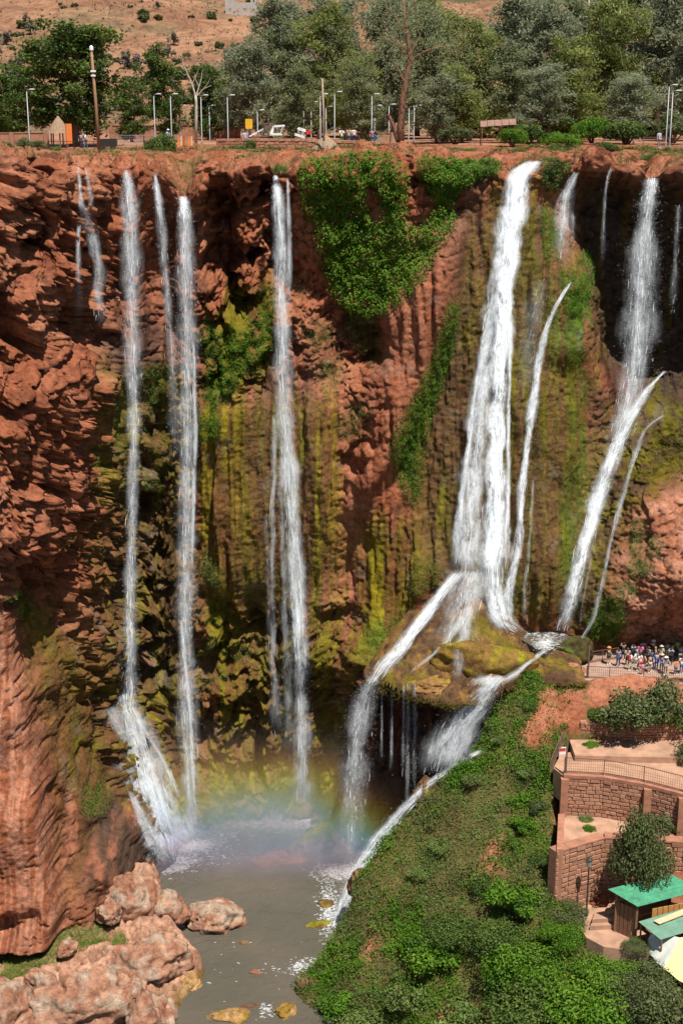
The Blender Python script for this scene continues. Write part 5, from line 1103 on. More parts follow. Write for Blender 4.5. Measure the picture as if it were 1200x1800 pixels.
# hanging moss fringe along the broken lip of the ledge
lm = look(FOOT, *pix(LGP)); sel = (lm < .22) & (LGP[:, 1] < 119) & (LGP[:, 0] > 2.2)
Q = LGP[sel][r.integers(0, sel.sum(), 3200)]; Q = Q + r.normal(0, .12, Q.shape); Q[:, 2] -= np.abs(r.normal(0, .3, len(Q))) * ss(-.2, .5, fbm(Q, 1.2, 2, 981)) * 2
tag(link('moss', leaf_mesh('moss', Q, r.uniform(.08, .22, len(Q)), .4 + .4 * fbm(Q, 1.0, 2, 982) + r.normal(0, .15, len(Q)), M_MOSS, r, aspect=.4, droop=1.2)), 'hanging moss fringe along the lip of the ledge', kind='stuff')
# ------------------------------------------------------------------ boulders
def boulder(name, label, P, dims, seed, tones, rough=.28, rot=0.0, mat=None, nu=72, nv=48, flatb=.35, group=None, cat='boulder'):
    r = np.random.default_rng(seed); th = np.linspace(0, 2 * pi, nu, endpoint=False); ph = np.linspace(-pi / 2, pi / 2, nv)
    TH, PH = np.meshgrid(th, ph); d = np.stack([np.cos(PH) * np.cos(TH), np.cos(PH) * np.sin(TH), np.sin(PH)], -1)
    q = d + seed * 3.7; pn = r.normal(size=(16, 3)); pn /= np.linalg.norm(pn, axis=1)[:, None]; ph_ = r.uniform(.72, 1.0, 16)
    cut = np.min(ph_ / np.maximum(d @ pn.T, .05), -1); cut = np.minimum(cut, 1.12)               # broken faces
    s = cut + .6 * rough * (fbm(q, .9, 3, seed) * 1.3 + (lumps(q + .2 * fbm(q, .5, 2, seed + 2)[..., None], .75, seed + 4) - .6) * .28 + fbm(q, .30, 4, seed + 6, .62) * .45 + (1 - 2 * np.abs(vn(q, .42, seed + 7))) * .22) - rough * .5 * ss(.15, .4, fbm(q, .5, 3, seed + 8))
    s = s - .10 * ss(.06, 0, np.abs(fbm(q, .7, 3, seed + 12))) * (rough > .2)          # cracks
    V = d * s[..., None]; V[..., 2] = np.where(V[..., 2] < -flatb, -flatb, V[..., 2]); V = V * np.array(dims) / 2
    n = fbm(V, .9, 3, seed + 9); t = mixc(np.array(tones[0]), np.array(tones[1]), ss(-.3, .35, n))
    if len(tones) > 2: t = mixc(t, np.array(tones[2]), ss(.05, .35, fbm(V, 1.2, 3, seed + 11) + .25 * (d[..., 2] - .3)))
    t = mixc(t, np.array((.11, .075, .028)), ss(-.06, -.2, V[..., 2] / dims[2]) * .85)                     # wet, algae dark foot
    F = []; i = np.arange(nv - 1)[:, None] * nu + np.arange(nu)[None]; j = np.arange(nv - 1)[:, None] * nu + (np.arange(nu)[None] + 1) % nu
    F = np.stack([i, j, j + nu, i + nu], -1).reshape(-1, 4)
    o = link(name, mesh_np(name, V.reshape(-1, 3), F, mat or M_BANK, True, t.reshape(-1, 3)), None, P, rot)
    return tag(o, label, cat, group)
PALE = [(.39, .215, .14), (.29, .135, .082), (.36, .26, .19)]; BRN = [(.24, .12, .07), (.14, .075, .045), (.20, .13, .06)]; MOSSY = [(.20, .125, .03), (.11, .065, .025), (.21, .19, .015)]; SAND = [(.42, .25, .12), (.30, .17, .06), (.26, .16, .03)]
def bat(px, py, z): return at_z(px, py, z)
boulder('boulder', 'large pale red boulder standing alone in the pool', bat(380, 1622, -70.0), (6.2, 4.6, 4.3), 3, PALE, .30, .3)
boulder('boulder', 'pointed pale boulder on top of the rock bank, near the pool', bat(228, 1588, -66.9), (5.0, 4.2, 4.6), 5, PALE, .26, .2)
boulder('boulder', 'upright pale boulder against the brown wall below the two clefts', bat(165, 1560, -65.4), (3.2, 2.8, 3.6), 9, PALE, .22, .9)
boulder('boulder', 'blocky pale boulder between the bank and the lone pool boulder', bat(298, 1604, -68.4), (3.8, 3.4, 3.6), 12, PALE, .30, .5)
boulder('boulder', 'flat grass topped boulder overhanging the pool at the bank edge', bat(266, 1690, -68.0), (7.6, 5.4, 4.6), 15, PALE, .30, .25)
boulder('boulder', 'long pale furrowed boulder at the bottom of the bank', bat(150, 1764, -68.8), (8.6, 5.6, 6.0), 18, PALE, .34, .15)
boulder('boulder', 'pale boulder at the bottom left corner of the bank', bat(10, 1784, -68.8), (6.6, 5.0, 5.2), 21, PALE, .34, .5)
boulder('boulder', 'broken pale boulder at the lower end of the bank by the water', bat(272, 1792, -69.8), (4.6, 3.6, 4.6), 24, PALE, .36, 1.2)
boulder('boulder', 'yellow stained rock at the bank foot, touching the water', bat(335, 1735, -70.2), (2.0, 2.6, 2.4), 27, SAND, .30, .2)
boulder('boulder', 'yellow stained rock in the outlet channel at the bottom', bat(408, 1790, -70.2), (3.2, 2.0, 1.5), 30, SAND, .26, .1)
boulder('boulder', 'yellow stained rock in the outlet channel beside the spur', bat(505, 1782, -70.2), (2.0, 1.8, 1.6), 33, SAND, .28, .8)
boulder('boulder', 'mossy rock in the pool, upper of two by the spur', bat(572, 1592, -70.15), (2.0, 1.4, 1.0), 36, MOSSY, .22, .2)
boulder('boulder', 'mossy rock in the pool, lower of two by the spur', bat(560, 1628, -70.15), (2.4, 1.4, .9), 39, MOSSY, .22, .5)
boulder('boulder', 'big smooth grey brown rock in the mist at the back of the pool', bat(565, 1496, -70.4), (8.0, 5.0, 5.4), 42, [(.20, .145, .10), (.13, .09, .06), (.17, .15, .04)], .16, .4)
boulder('boulder', 'small grey rock in the mist left of the big smooth rock', bat(463, 1472, -70.2), (1.2, 1.0, 1.6), 45, [(.20, .145, .10), (.13, .09, .06)], .2, .1)
boulder('sandbar', 'low brown sandbar breaking the pool surface', bat(505, 1512, -70.2), (6.4, 3.6, .9), 48, [(.24, .13, .075), (.19, .105, .06)], .16, .1, cat='sandbar')
boulder('boulder', 'large mossy boulder on the ledge beneath the mightiest fall', bat(846, 1172, -47.3), (9.2, 4.6, 5.0), 51, [(.22, .135, .03), (.16, .085, .03), (.23, .20, .015)], .20, -.1)
boulder('boulder', 'rounded wet rock splitting the water at the foot of the mightiest fall', bat(840, 1096, -45.2), (2.2, 2.0, 3.4), 54, [(.11, .07, .03), (.08, .05, .025), (.09, .12, .02)], .18, .4)
boulder('boulder', 'wet brown rock under the left lobe of the mightiest fall', bat(786, 1086, -45.6), (3.6, 2.6, 3.4), 57, [(.13, .075, .03), (.09, .05, .025), (.15, .12, .015)], .2, .7)
boulder('boulder', 'low ochre rock on the ledge beside the short cascade', bat(770, 1205, -48.6), (4.4, 2.8, 2.0), 60, [(.36, .21, .085), (.25, .13, .045), (.26, .17, .03)], .26, .2)
boulder('boulder', 'mossy hump on the ledge beside the chute, upper one', bat(738, 1128, -47.0), (4.0, 3.0, 3.0), 160, [(.16, .105, .03), (.10, .06, .025), (.20, .17, .015)], .22, .3)
boulder('boulder', 'mossy hump on the ledge beside the chute, lower one', bat(706, 1184, -48.4), (3.2, 2.6, 2.6), 163, [(.14, .085, .03), (.09, .055, .025), (.17, .15, .02)], .24, .8)
boulder('boulder', 'brown hump at the ledge lip above the water threads', bat(742, 1216, -49.4), (3.8, 2.6, 2.8), 166, [(.20, .11, .04), (.12, .065, .03), (.21, .15, .03)], .24, .1)
boulder('boulder', 'wet brown hump at the ledge lip beside the short cascade', bat(806, 1224, -49.4), (3.4, 2.4, 2.6), 169, [(.15, .08, .035), (.10, .055, .03), (.16, .11, .03)], .24, .5)
boulder('boulder', 'pale knobbly stone between the ledge stream and the platform', bat(856, 1186, -47.8), (2.6, 1.6, 1.4), 63, [(.44, .29, .17), (.33, .19, .09)], .34, .3)
boulder('boulder', 'pinkish boulder bulging through the platform railing', bat(1000, 1196, -48.6), (3.1, 2.2, 2.9), 66, [(.40, .20, .12), (.30, .13, .075)], .24, .2)
boulder('boulder', 'dark mossy hump of rock at the outflow of the upper pool', bat(1010, 1146, -47.2), (4.6, 3.2, 3.6), 69, [(.085, .075, .02), (.06, .045, .02), (.09, .13, .02)], .2, .3)
boulder('boulder', 'mossy yellow rock beside the torrent below the short cascade', bat(748, 1402, -58.6), (3.2, 2.4, 3.4), 72, [(.22, .14, .03), (.13, .07, .03), (.20, .19, .02)], .24, .5)
boulder('boulder', 'dark crag overhanging the torrent at the spur brink', bat(632, 1560, -64.6), (2.0, 2.6, 3.6), 75, BRN, .34, .4)
boulder('boulder', 'dark crag over the pool corner at the spur tip', bat(550, 1744, -70.2), (2.8, 2.6, 4.4), 78, BRN, .34, .2)
boulder('boulder', 'red brown stone breaking the riffle near the spur', bat(452, 1712, -70.2), (1.4, 1.0, .7), 81, [(.30, .13, .075), (.2, .1, .06)], .2, .2)

# ------------------------------------------------------------------ masonry
M_SAND = mat_plain('trodden_earth', (.41, .235, .15), .95, .38, .9, .05); M_STONE = [mat_plain('stone_%s' % k, c, .92, .35, 5, .03) for k, c in (('red', (.36, .165, .095)), ('tan', (.40, .205, .12)), ('brown', (.33, .15, .088)), ('rose', (.37, .185, .115)))]
M_MORTAR = mat_plain('mortar', (.34, .165, .10), .95, .3, 3, .03); M_PLASTER = mat_plain('red_plaster', (.35, .155, .092), .9, .42, 1.4, .03)
M_WOOD = mat_plain('weathered_wood', (.20, .10, .05), .8, .4, 6, .01); M_PLY = mat_plain('orange_plywood', (.46, .22, .06), .7, .25, 3, .005); M_PLANK = mat_plain('pale_plank', (.62, .42, .24), .75, .18, 4, .005)
M_RUST = mat_plain('rusty_iron', (.16, .085, .06), .7, .4, 8, .004); M_STEEL = mat_plain('galvanised_steel', (.33, .34, .35), .5, .15, 6, .002, .3); M_WHITEP = mat_plain('white_paint', (.78, .77, .74), .5, .12, 5, .002)
M_GREENTIN = mat_plain('green_tin', (.045, .27, .135), .5, .5, 1.8, .01); M_GREENTIN2 = mat_plain('faded_green_tin', (.09, .22, .14), .55, .3, 1.5, .004); M_CANVAS = mat_plain('yellow_canvas', (.72, .62, .26), .8, .12, 1.5, .01); M_CANVAS2 = mat_plain('grey_white_canvas', (.60, .62, .55), .8, .15, 1.5, .01)
M_BLACK = mat_plain('black_iron', (.03, .028, .027), .5, .3, 8, .002); M_YELLOW = mat_plain('yellow_paint', (.75, .42, .02), .5, .12, 4, .002); M_ORANGE = mat_plain('orange_plastic', (.75, .20, .04), .5, .12, 4, .002); M_REDP = mat_plain('red_paint', (.55, .04, .03), .5, .2, 4, .002)
M_CONC = mat_plain('grey_concrete', (.40, .37, .33), .9, .2, .8, .02); M_THATCH = mat_plain('dry_thatch', (.30, .20, .12), .95, .5, 7, .05); M_TIN = mat_plain('rusty_tin', (.27, .15, .11), .7, .45, 2, .01)
M_LAMP = mat_plain('lamp_head', (.62, .63, .65), .4, .1, 5, .002)

_sr = np.random.default_rng(31)
def stone_mesh(k):
    r = np.random.default_rng(200 + k); V = []
    for x in (-.5, .5):
        for y in (-.5, .5):
            for z in (-.5, .5): V.append((x * r.uniform(.86, 1), y * r.uniform(.8, 1), z * r.uniform(.82, 1)))
    mb = MB(); mb.add(V, [(0, 1, 3, 2), (4, 6, 7, 5), (0, 4, 5, 1), (2, 3, 7, 6), (0, 2, 6, 4), (1, 5, 7, 3)])
    me = mb.mesh('stone', M_STONE[k % 4]); import bmesh
    b = bmesh.new(); b.from_mesh(me); bmesh.ops.bevel(b, geom=b.edges[:], offset=.09, segments=1, affect='EDGES'); b.to_mesh(me); b.free(); return me
STONES = [stone_mesh(k) for k in range(8)]
def wall(name, label, pts, z0, z1, thick, course=.32, avg=.55, coping=None, bays=None, seed=0, cat='wall'):
    """masonry wall along ground points (x, y); z0, z1 lists of foot and top heights. Every stone is its own part."""
    r = np.random.default_rng(seed); P = np.array(pts, float); e = empty(name, (P[0, 0], P[0, 1], float(z0[0]))); o = np.array(e.location); tag(e, label, cat)
    core = MB(); cop = MB()
    for i in range(len(P) - 1):
        a, b = P[i], P[i + 1]; d = b - a; L = np.linalg.norm(d); u = d / L; nrm = np.array([u[1], -u[0]])
        q = [a - o[:2], b - o[:2], b - nrm * thick - o[:2], a - nrm * thick - o[:2]]
        core.prism(q, [z0[i] - o[2] - .3, z0[i+1] - o[2] - .3] * 1 + [z0[i+1] - o[2] - .3, z0[i] - o[2] - .3], [z1[i] - o[2], z1[i+1] - o[2], z1[i+1] - o[2], z1[i] - o[2]])
        if coping:
            q = [a + nrm * .10 - o[:2], b + nrm * .10 - o[:2], b - nrm * thick - o[:2], a - nrm * thick - o[:2]]
            cop.prism(q, [z1[i] - o[2] + .003, z1[i+1] - o[2] + .003, z1[i+1] - o[2] + .003, z1[i] - o[2] + .003], [z1[i] - o[2] + coping, z1[i+1] - o[2] + coping, z1[i+1] - o[2] + coping, z1[i] - o[2] + coping])
        nc = max(1, int(round(np.mean([z1[i] - z0[i], z1[i+1] - z0[i+1]]) / course)))
        for c in range(nc):
            s = -r.random() * avg * .5
            while s < L - .05:
                w = avg * r.uniform(.4, 1.9); s0, s1 = max(s, 0), min(s + w, L); s += w
                if s1 - s0 < .12: continue
                f = (s0 + s1) / 2 / L; lo = z0[i] + (z0[i+1] - z0[i]) * f; hi = z1[i] + (z1[i+1] - z1[i]) * f; h = (hi - lo) / nc
                m = a + u * (s0 + s1) / 2 + nrm * r.uniform(-.02, .04)
                so = link('stone', STONES[r.integers(0, 8)], e, (m[0] - o[0], m[1] - o[1], lo + h * (c + .5) - o[2])); so.rotation_euler = (r.normal(0, .05), r.normal(0, .06), math.atan2(u[1], u[0]))
                so.scale = (s1 - s0 - .012, .17 + r.uniform(-.04, .06), h * r.uniform(.75, 1.04))
    core.build('core', M_MORTAR, e)
    if coping: cop.build('coping', M_PLASTER, e)
    for (px_, w_, f0) in bays or []:
        pass
    return e
# terraces (trodden earth) and the platform
def slab(name, label, px, py, z, th, mat, extra=None):
    w = at_z(np.array(px, float), np.array(py, float), z); mb = MB(); mb.prism([tuple(p[:2]) for p in w], z - th, z)
    return tag(mb.build(name, mat), label, kind='structure')
ZP = -48.0
slab('platform_ground', 'paved viewing platform beside the upper pool', [908,960,1040,1130,1320,1340,1180,1100,1040,985,930], [1189,1193,1196,1199,1208,1110,1128,1146,1150,1156,1162], ZP, 1.6, mat_plain('platform_paving', (.36, .23, .17), .9, .25, 1.2, .02))
slab('terrace', 'upper pink earth terrace below the bush wall', [1010,1100,1200,1330,1340,1200,1100,1020,1000], [1328,1330,1332,1340,1290,1288,1288,1288,1300], -51.8, 2.0, M_SAND)
pw = [(972,1350),(990,1364),(1060,1368),(1130,1380),(1200,1398),(1330,1436)]
slab('path', 'middle footpath behind the railing', [p[0] for p in pw] + [1340, 1200, 1100, 1010, 985], [p[1] for p in pw] + [1334, 1324, 1322, 1320, 1326], -52.35, 2.5, M_SAND)
slab('terrace', 'lower pink earth terrace with two grass tufts', [976,1000,1062,1200,1340,1340,1200,1100,985], [1502,1494,1476,1484,1494,1440,1418,1408,1404], -55.85, 3.0, M_SAND)
slab('terrace', 'earth landing at the foot of the lamp wall', [1000,1350,1350,1200,1060,1030,1004], [1560,1540,1690,1684,1664,1648,1612], -61.3, 2.0, M_SAND)
wA = at_z(np.array([1018, 1060, 1120, 1200, 1330.]), np.array([1297, 1299, 1301, 1300, 1302.]), -51.8)
wall('wall', 'low dry stone wall under the big dark bushes', [tuple(p[:2]) for p in wA], [-51.8] * 5, [-50.3] * 5, 1.2, .26, .5, seed=1)
wB = at_z(np.array([p[0] for p in pw[1:]], float), np.array([p[1] for p in pw[1:]], float) + 2, -52.38)
wallB = wall('wall', 'long curved masonry retaining wall under the railing', [tuple(p[:2]) for p in wB], [-55.85] * 5, [-52.42] * 5, .8, .34, .52, coping=.28, seed=2)
M_P = M_PLASTER; oB = np.array(wallB.location)
for k, (i, f) in enumerate(((0, .02), (2, .1), (2, .97), (3, .55))):
    a, b = wB[i], wB[i + 1]; p = a + (b - a) * f; mb = MB(); mb.box((p[0] - oB[0], p[1] - oB[1] - .12, (-55.85 - 52.42) / 2 - oB[2]), (.62, .5, 3.4)); mb.build('pilaster', M_PLASTER, wallB)
wC = at_z(np.array([977, 1000, 1062, 1200, 1335.]), np.array([1503, 1495, 1477, 1485, 1495.]), -55.85)
wallC = wall('wall', 'tall stepped masonry wall behind the lantern post', [tuple(p[:2]) for p in wC], [-61.5] * 5, [-55.7] * 5, .9, .40, .66, coping=.12, seed=3)
oC = np.array(wallC.location); wS = at_z(np.array([980, 977.]), np.array([1440, 1503.]), -55.85)
mb = MB(); mb.prism([tuple((wS[0] - oC)[:2]), tuple((wS[1] - oC)[:2]), tuple((wS[1] - oC)[:2] + np.array([.55, .1])), tuple((wS[0] - oC)[:2] + np.array([.55, 0]))], -61.5 - oC[2], -55.35 - oC[2]); mb.build('parapet', M_PLASTER, wallC)
# steps
st = empty('stone_steps', at_z(1070, 1625, -61.2)); tag(st, 'flight of pale stone steps left of the green roofed hut', 'steps'); so = np.array(st.location)
for k, (x0, x1, y0, y1, z) in enumerate([(1036,1108,1628,1612,-60.9),(1040,1108,1616,1596,-60.55),(1062,1108,1600,1588,-60.2),(1074,1112,1590,1580,-59.85),(1086,1114,1582,1572,-59.5)]):
    w = at_z(np.array([x0, x1, x1 + 4, x0 + 8.]), np.array([y0, y0 - 4, y1 - 4, y1], float), z) - so; mb = MB(); mb.prism([tuple(p[:2]) for p in w], -.9, z - so[2]); mb.build('step', M_SAND, st)

# railings: posts and rails are parts; the thin mesh bars of a bay are too fine to pick apart
def railing(label, pts, z, h=1.15, tall=(), every=2.4, bars=True, mat=None):
    mat = mat or M_RUST; P = [np.array([p[0], p[1]]) for p in pts]; zs = z if hasattr(z, '__len__') else [z] * len(P)
    e = empty('railing', (P[0][0], P[0][1], zs[0])); o = np.array([P[0][0], P[0][1], zs[0]]); tag(e, label, 'railing')
    for i in range(len(P) - 1):
        a, b = np.r_[P[i], zs[i]] - o, np.r_[P[i+1], zs[i+1]] - o; L = np.linalg.norm(b - a); n = max(1, int(round(L / every)))
        for k in range(n):
            p = a + (b - a) * k / n; q = a + (b - a) * (k + 1) / n; hh = h
            mb = MB(); mb.bar(p, p + np.array([0, 0, h + .05]), .07); mb.build('post', mat, e)
            for t in (h, .12): mb = MB(); mb.bar(p + np.array([0, 0, t]), q + np.array([0, 0, t]), .05); mb.build('rail', mat, e)
            if bars:
                mb = MB(); m = max(3, int(np.linalg.norm(q - p) / .18))
                for j in range(1, m): c = p + (q - p) * j / m; mb.bar(c + np.array([0, 0, .12]), c + np.array([0, 0, h]), .018)
                for t in (.36, .6, .84): mb.bar(p + np.array([0, 0, t]), q + np.array([0, 0, t]), .014)
                tag(mb.build('mesh_bars', mat, e), kind='stuff')
    p = np.r_[P[-1], zs[-1]] - o; mb = MB(); mb.bar(p, p + np.array([0, 0, h + .05]), .07); mb.build('post', mat, e)
    for f in tall:
        mb = MB(); p = np.r_[P[f], zs[f]] - o; mb.bar(p + np.array([.12, 0, -.2]), p + np.array([.12, 0, 3.1]), .13); mb.build('mast', mat, e)
    return e
def gp(l, z): w = at_z(np.array([p[0] for p in l], float), np.array([p[1] for p in l], float), z); return [tuple(p[:2]) for p in w]
railing('rusty railing round the platform corner by the striped visitor', gp([(912,1186),(952,1184),(985,1188)], ZP), ZP, 1.1, tall=(0,))
railing('rusty mesh railing along the front of the crowded platform', gp([(1030,1192),(1070,1194),(1130,1196),(1200,1200),(1300,1206)], ZP), ZP, 1.15, tall=(0,))
railing('rusty railing between the platform and the dark mossy hump', gp([(1034,1166),(1058,1162),(1085,1158)], ZP), ZP, 1.1)
railing('long brown mesh railing along the middle footpath', gp([(991,1362),(1060,1366),(1130,1378),(1200,1396),(1320,1428)], -52.33), -52.1, 1.35, tall=(0,))
railing('short railing dropping beside the sign board', gp([(966,1352),(976,1334),(988,1316)], -52.0), [-52.5, -52.1, -51.6], 1.2)
# sign board
sg = empty('sign_board', ground_at(986, 1318) + np.array([0, 0, .0])); tag(sg, 'white and red leaning sign board beside the cleft', 'sign')
mb = MB(); mb.bar((0, 0, -.2), (0, 0, 2.3), .08); mb.build('post', M_RUST, sg)
mb = MB(); mb.box((.1, -.08, 1.75), (.62, .05, 1.35), .1); mb.build('panel', M_WHITEP, sg)
for k, (zc, hh) in enumerate(((2.2, .28), (1.5, .3))): mb = MB(); mb.box((.1, -.115, zc), (.5, .02, hh), .1); mb.build('print', M_REDP if k == 0 else M_ORANGE, sg)
# lantern post at the tall wall
lw = at(1030, 1600, 97.5); lw[2] = -61.35; lt = empty('lantern_post', lw); tag(lt, 'black iron lantern post before the tall masonry wall', 'street lamp')
mb = MB(); mb.lathe((0, 0, 0), [(.16, 0), (.16, .5), (.08, .7), (.055, 4.3), (.08, 4.4)], 10); mb.build('post', M_BLACK, lt, smooth=True)
mb = MB(); mb.lathe((0, 0, 4.4), [(.10, 0), (.20, .12), (.26, .62), (.24, .64)], 8); lg = mb.build('lamp_glass', mat_plain('lamp_glass', (.30, .27, .22), .3, .1, 5, .001), lt)
mb = MB(); mb.lathe((0, 0, 5.05), [(.30, 0), (.26, .08), (.10, .22), (.03, .34)], 8); mb.build('cap', M_BLACK, lg)

# the green roofed hut
def quad_roof(name, label, c4, th, n, mat, e):
    """corrugated sheets: n panels across, each a part"""
    A, B, C, D = [np.array(p) for p in c4]; nrm = np.cross(B - A, D - A); nrm /= np.linalg.norm(nrm); nrm *= np.sign(nrm[2])
    for k in range(n):
        f0, f1 = k / n, (k + 1) / n - .004; V = []; m = 13
        for j in range(m):
            f = f0 + (f1 - f0) * j / (m - 1); h = nrm * (.035 * math.sin(j * pi) if False else .03 * (j % 2) + .006 * (k % 2))
            V += [A + (D - A) * f + h, B + (C - B) * f + h]
        V += [v - nrm * .02 for v in V]; F = [(2*j, 2*j+1, 2*j+3, 2*j+2) for j in range(m - 1)] + [(2*m+2*j, 2*m+2*j+2, 2*m+2*j+3, 2*m+2*j+1) for j in range(m - 1)]
        F += [(2*j, 2*j+2, 2*m+2*j+2, 2*m+2*j) for j in range(m - 1)] + [(2*j+1, 2*m+2*j+1, 2*m+2*j+3, 2*j+3) for j in range(m - 1)] + [(0, 2*m, 2*m+1, 1), (2*m-2, 2*m-1, 4*m-1, 4*m-2)]
        mb = MB(); mb.add(V, F); mb.build('roof_sheet', mat, e)
hA, hB, hD = at_z(1067, 1563, -57.7), at_z(1176, 1535, -57.2), at_z(1120, 1594, -58.1); hC = hB + (hD - hA)
hut = empty('hut', (hD[0], hD[1], -61.3)); ho = np.array(hut.location); tag(hut, 'small wooden hut under a bright green tin roof', 'hut')
quad_roof('roof', '', [p - ho for p in (hA, hB, hC, hD)], .03, 6, M_GREENTIN, hut)
ax_ = (hB - hA) / np.linalg.norm(hB - hA); ay_ = (hD - hA) / np.linalg.norm(hD - hA)
cn4 = [hA + ax_ * .35 + ay_ * .5, hB - ax_ * .3 + ay_ * .5, hC - ax_ * .3 - ay_ * .4, hD + ax_ * .35 - ay_ * .4]
for p in cn4: mb = MB(); q = p - ho; mb.bar((q[0], q[1], -.3), (q[0], q[1], p[2] - ho[2] - .05), .17); mb.build('post', M_WOOD, hut)
def panel(e, o, p, q, z0, z1, name, mat, t=.06):
    d = (q - p)[:2]; d = d / np.linalg.norm(d); nn = np.array([d[1], -d[0]]) * t; a, b = p[:2] - o[:2], q[:2] - o[:2]
    mb = MB(); mb.prism([tuple(a), tuple(b), tuple(b - nn), tuple(a - nn)], z0 - o[2], z1 - o[2]); return mb.build(name, mat, e)
n = 5
for k in range(n): panel(hut, ho, cn4[0] + (cn4[3] - cn4[0]) * (k / n + .01), cn4[0] + (cn4[3] - cn4[0]) * ((k + 1) / n - .02), -61.4, -58.6, 'board', M_WOOD)
for k in range(7): panel(hut, ho, cn4[3] + (cn4[2] - cn4[3]) * (.28 + k * .1 + .004), cn4[3] + (cn4[2] - cn4[3]) * (.28 + (k + 1) * .1 - .006), -60.3, -58.75, 'plywood_panel', M_PLY)
panel(hut, ho, cn4[0], cn4[1], -61.4, -58.4, 'back_wall', M_WOOD)
# lean-to with the faded roof, and the canvas awning
lA, lB, lD = at_z(1121, 1620, -59.3), at_z(1215, 1592, -58.9), at_z(1160, 1652, -59.6); lC = lB + (lD - lA)
lean = empty('lean_to', (lD[0], lD[1], -61.5)); lo_ = np.array(lean.location); tag(lean, 'faded green tin lean-to in front of the hut', 'shelter')
quad_roof('roof', '', [p - lo_ for p in (lA, lB, lC, lD)], .03, 4, M_GREENTIN2, lean)
for p in (lA, lD, lB, lC):
    c = (lA + lC) / 2; q = p + (c - p) * .08 - lo_; mb = MB(); mb.bar((q[0], q[1], -.3), (q[0], q[1], p[2] - lo_[2] - .04), .12); mb.build('post', M_WOOD, lean)
pk = MB(); a = at_z(1148, 1618, -59.05); b = at_z(1215, 1592, -58.72); w = at_z(1158, 1624, -59.12) - a
pk.add([a, b, b + w, a + w] + [p - np.array([0, 0, .06]) for p in (a, b, b + w, a + w)], [(0, 1, 2, 3), (7, 6, 5, 4), (0, 4, 5, 1), (1, 5, 6, 2), (2, 6, 7, 3), (3, 7, 4, 0)])
tag(pk.build('plank', M_PLANK), 'pale wooden plank lying on the faded green lean-to roof', 'plank')
aw = empty('awning', at_z(1180, 1740, -62.5)); ao = np.array(aw.location); tag(aw, 'yellow and off-white canvas awning at the right photo edge', 'awning')
def cloth(name, c4, sag, mat, n=14):
    A, B, C, D = [np.array(p) - ao for p in c4]; V = []
    for i in range(n + 1):
        for j in range(n + 1):
            u, v = i / n, j / n; p = (A * (1-u) + B * u) * (1-v) + (D * (1-u) + C * u) * v
            p = p - np.array([0, 0, sag * 4 * u * (1-u) * (.4 + .6 * v) + .06 * math.sin(u * 17 + v * 3) * v]); V.append(p)
    V = np.array(V); F = grid_faces(n + 1, n + 1); V2 = np.concatenate([V, V - np.array([0, 0, .012])]); F2 = np.concatenate([F, F[:, ::-1] + len(V)])
    return link(name, mesh_np(name, V2, F2, mat, True), aw)
r1, r2 = at_z(1146, 1634, -59.9), at_z(1194, 1648, -59.5); r3 = at_z(1260, 1636, -59.3)
cloth('canvas', (r1, r2, at_z(1166, 1704, -61.2), at_z(1132, 1664, -61.2)), .10, M_CANVAS2)
cloth('canvas', (r2, r3, at_z(1262, 1762, -61.4), at_z(1166, 1704, -61.25)), .14, M_CANVAS)
for p, z in ((at_z(1168, 1702, -61.2), -61.25), (at_z(1134, 1664, -61.2), -61.2), (r2, -59.55), (at_z(1258, 1760, -61.4), -61.45)): mb = MB(); q = p - ao; mb.bar((q[0], q[1], -1.6), (q[0], q[1], z - ao[2]), .09); mb.build('pole', M_RUST, aw)
B_FIGB = bush_proto(760, M_LEAF_FIG, 9000, (.045, .085), 40, tall=1.0)
# bushes on and before the walls
def pbush(label, px, py, z, w, pr, hs=1.0, rot=0.0, cat='bush'):
    g = at_z(px, py, z); ax = g[1] * CP - g[2] * SP; return bush('bush', label, g, w * ax / FPX, pr, hs, rot, cat)
pbush('big dusty dark bush on the low stone wall, below the crowd', 1110, 1278, -50.4, 130, B_FG[0], .9, .4); pbush('tall green bush right of the dusty one, below the crowd', 1165, 1266, -50.2, 100, B_FG[1], 1.3, 2)
pbush('olive bush at the right photo edge below the crowd', 1215, 1276, -50.3, 90, B_DR[0], 1.2, 1); pbush('small dark bush at the left end of the low stone wall', 1056, 1268, -50.3, 60, B_DK[0], .9, 3)
pbush('big round fig bush growing out of the lamp wall over the lower terrace', 1122, 1552, -58.4, 128, B_FIGB, 1.75, .2); pbush('small leafy bush behind the fig bush on the lower terrace', 1168, 1462, -55.9, 60, B_FG[1], 1.0, 2.2)
pbush('grey bush at the right end of the upper terrace', 1204, 1340, -52.3, 50, B_FG[0], 1.3, 1.7); pbush('yellow green grass tuft on the lower terrace, upper of two', 1030, 1440, -55.85, 32, B_DR[1], .5, .3, 'grass tuft'); pbush('yellow green grass tuft on the lower terrace, lower of two', 1036, 1458, -55.85, 28, B_BR[0], .5, .9, 'grass tuft')
pbush('flat green patch of plants on the upper terrace', 1038, 1310, -51.8, 34, B_BR[1], .25, 1.9, 'plant'); pbush('leafy bush in the shade in front of the hut', 1118, 1668, -61.3, 60, BIG_FG[0], .5, 2.9)
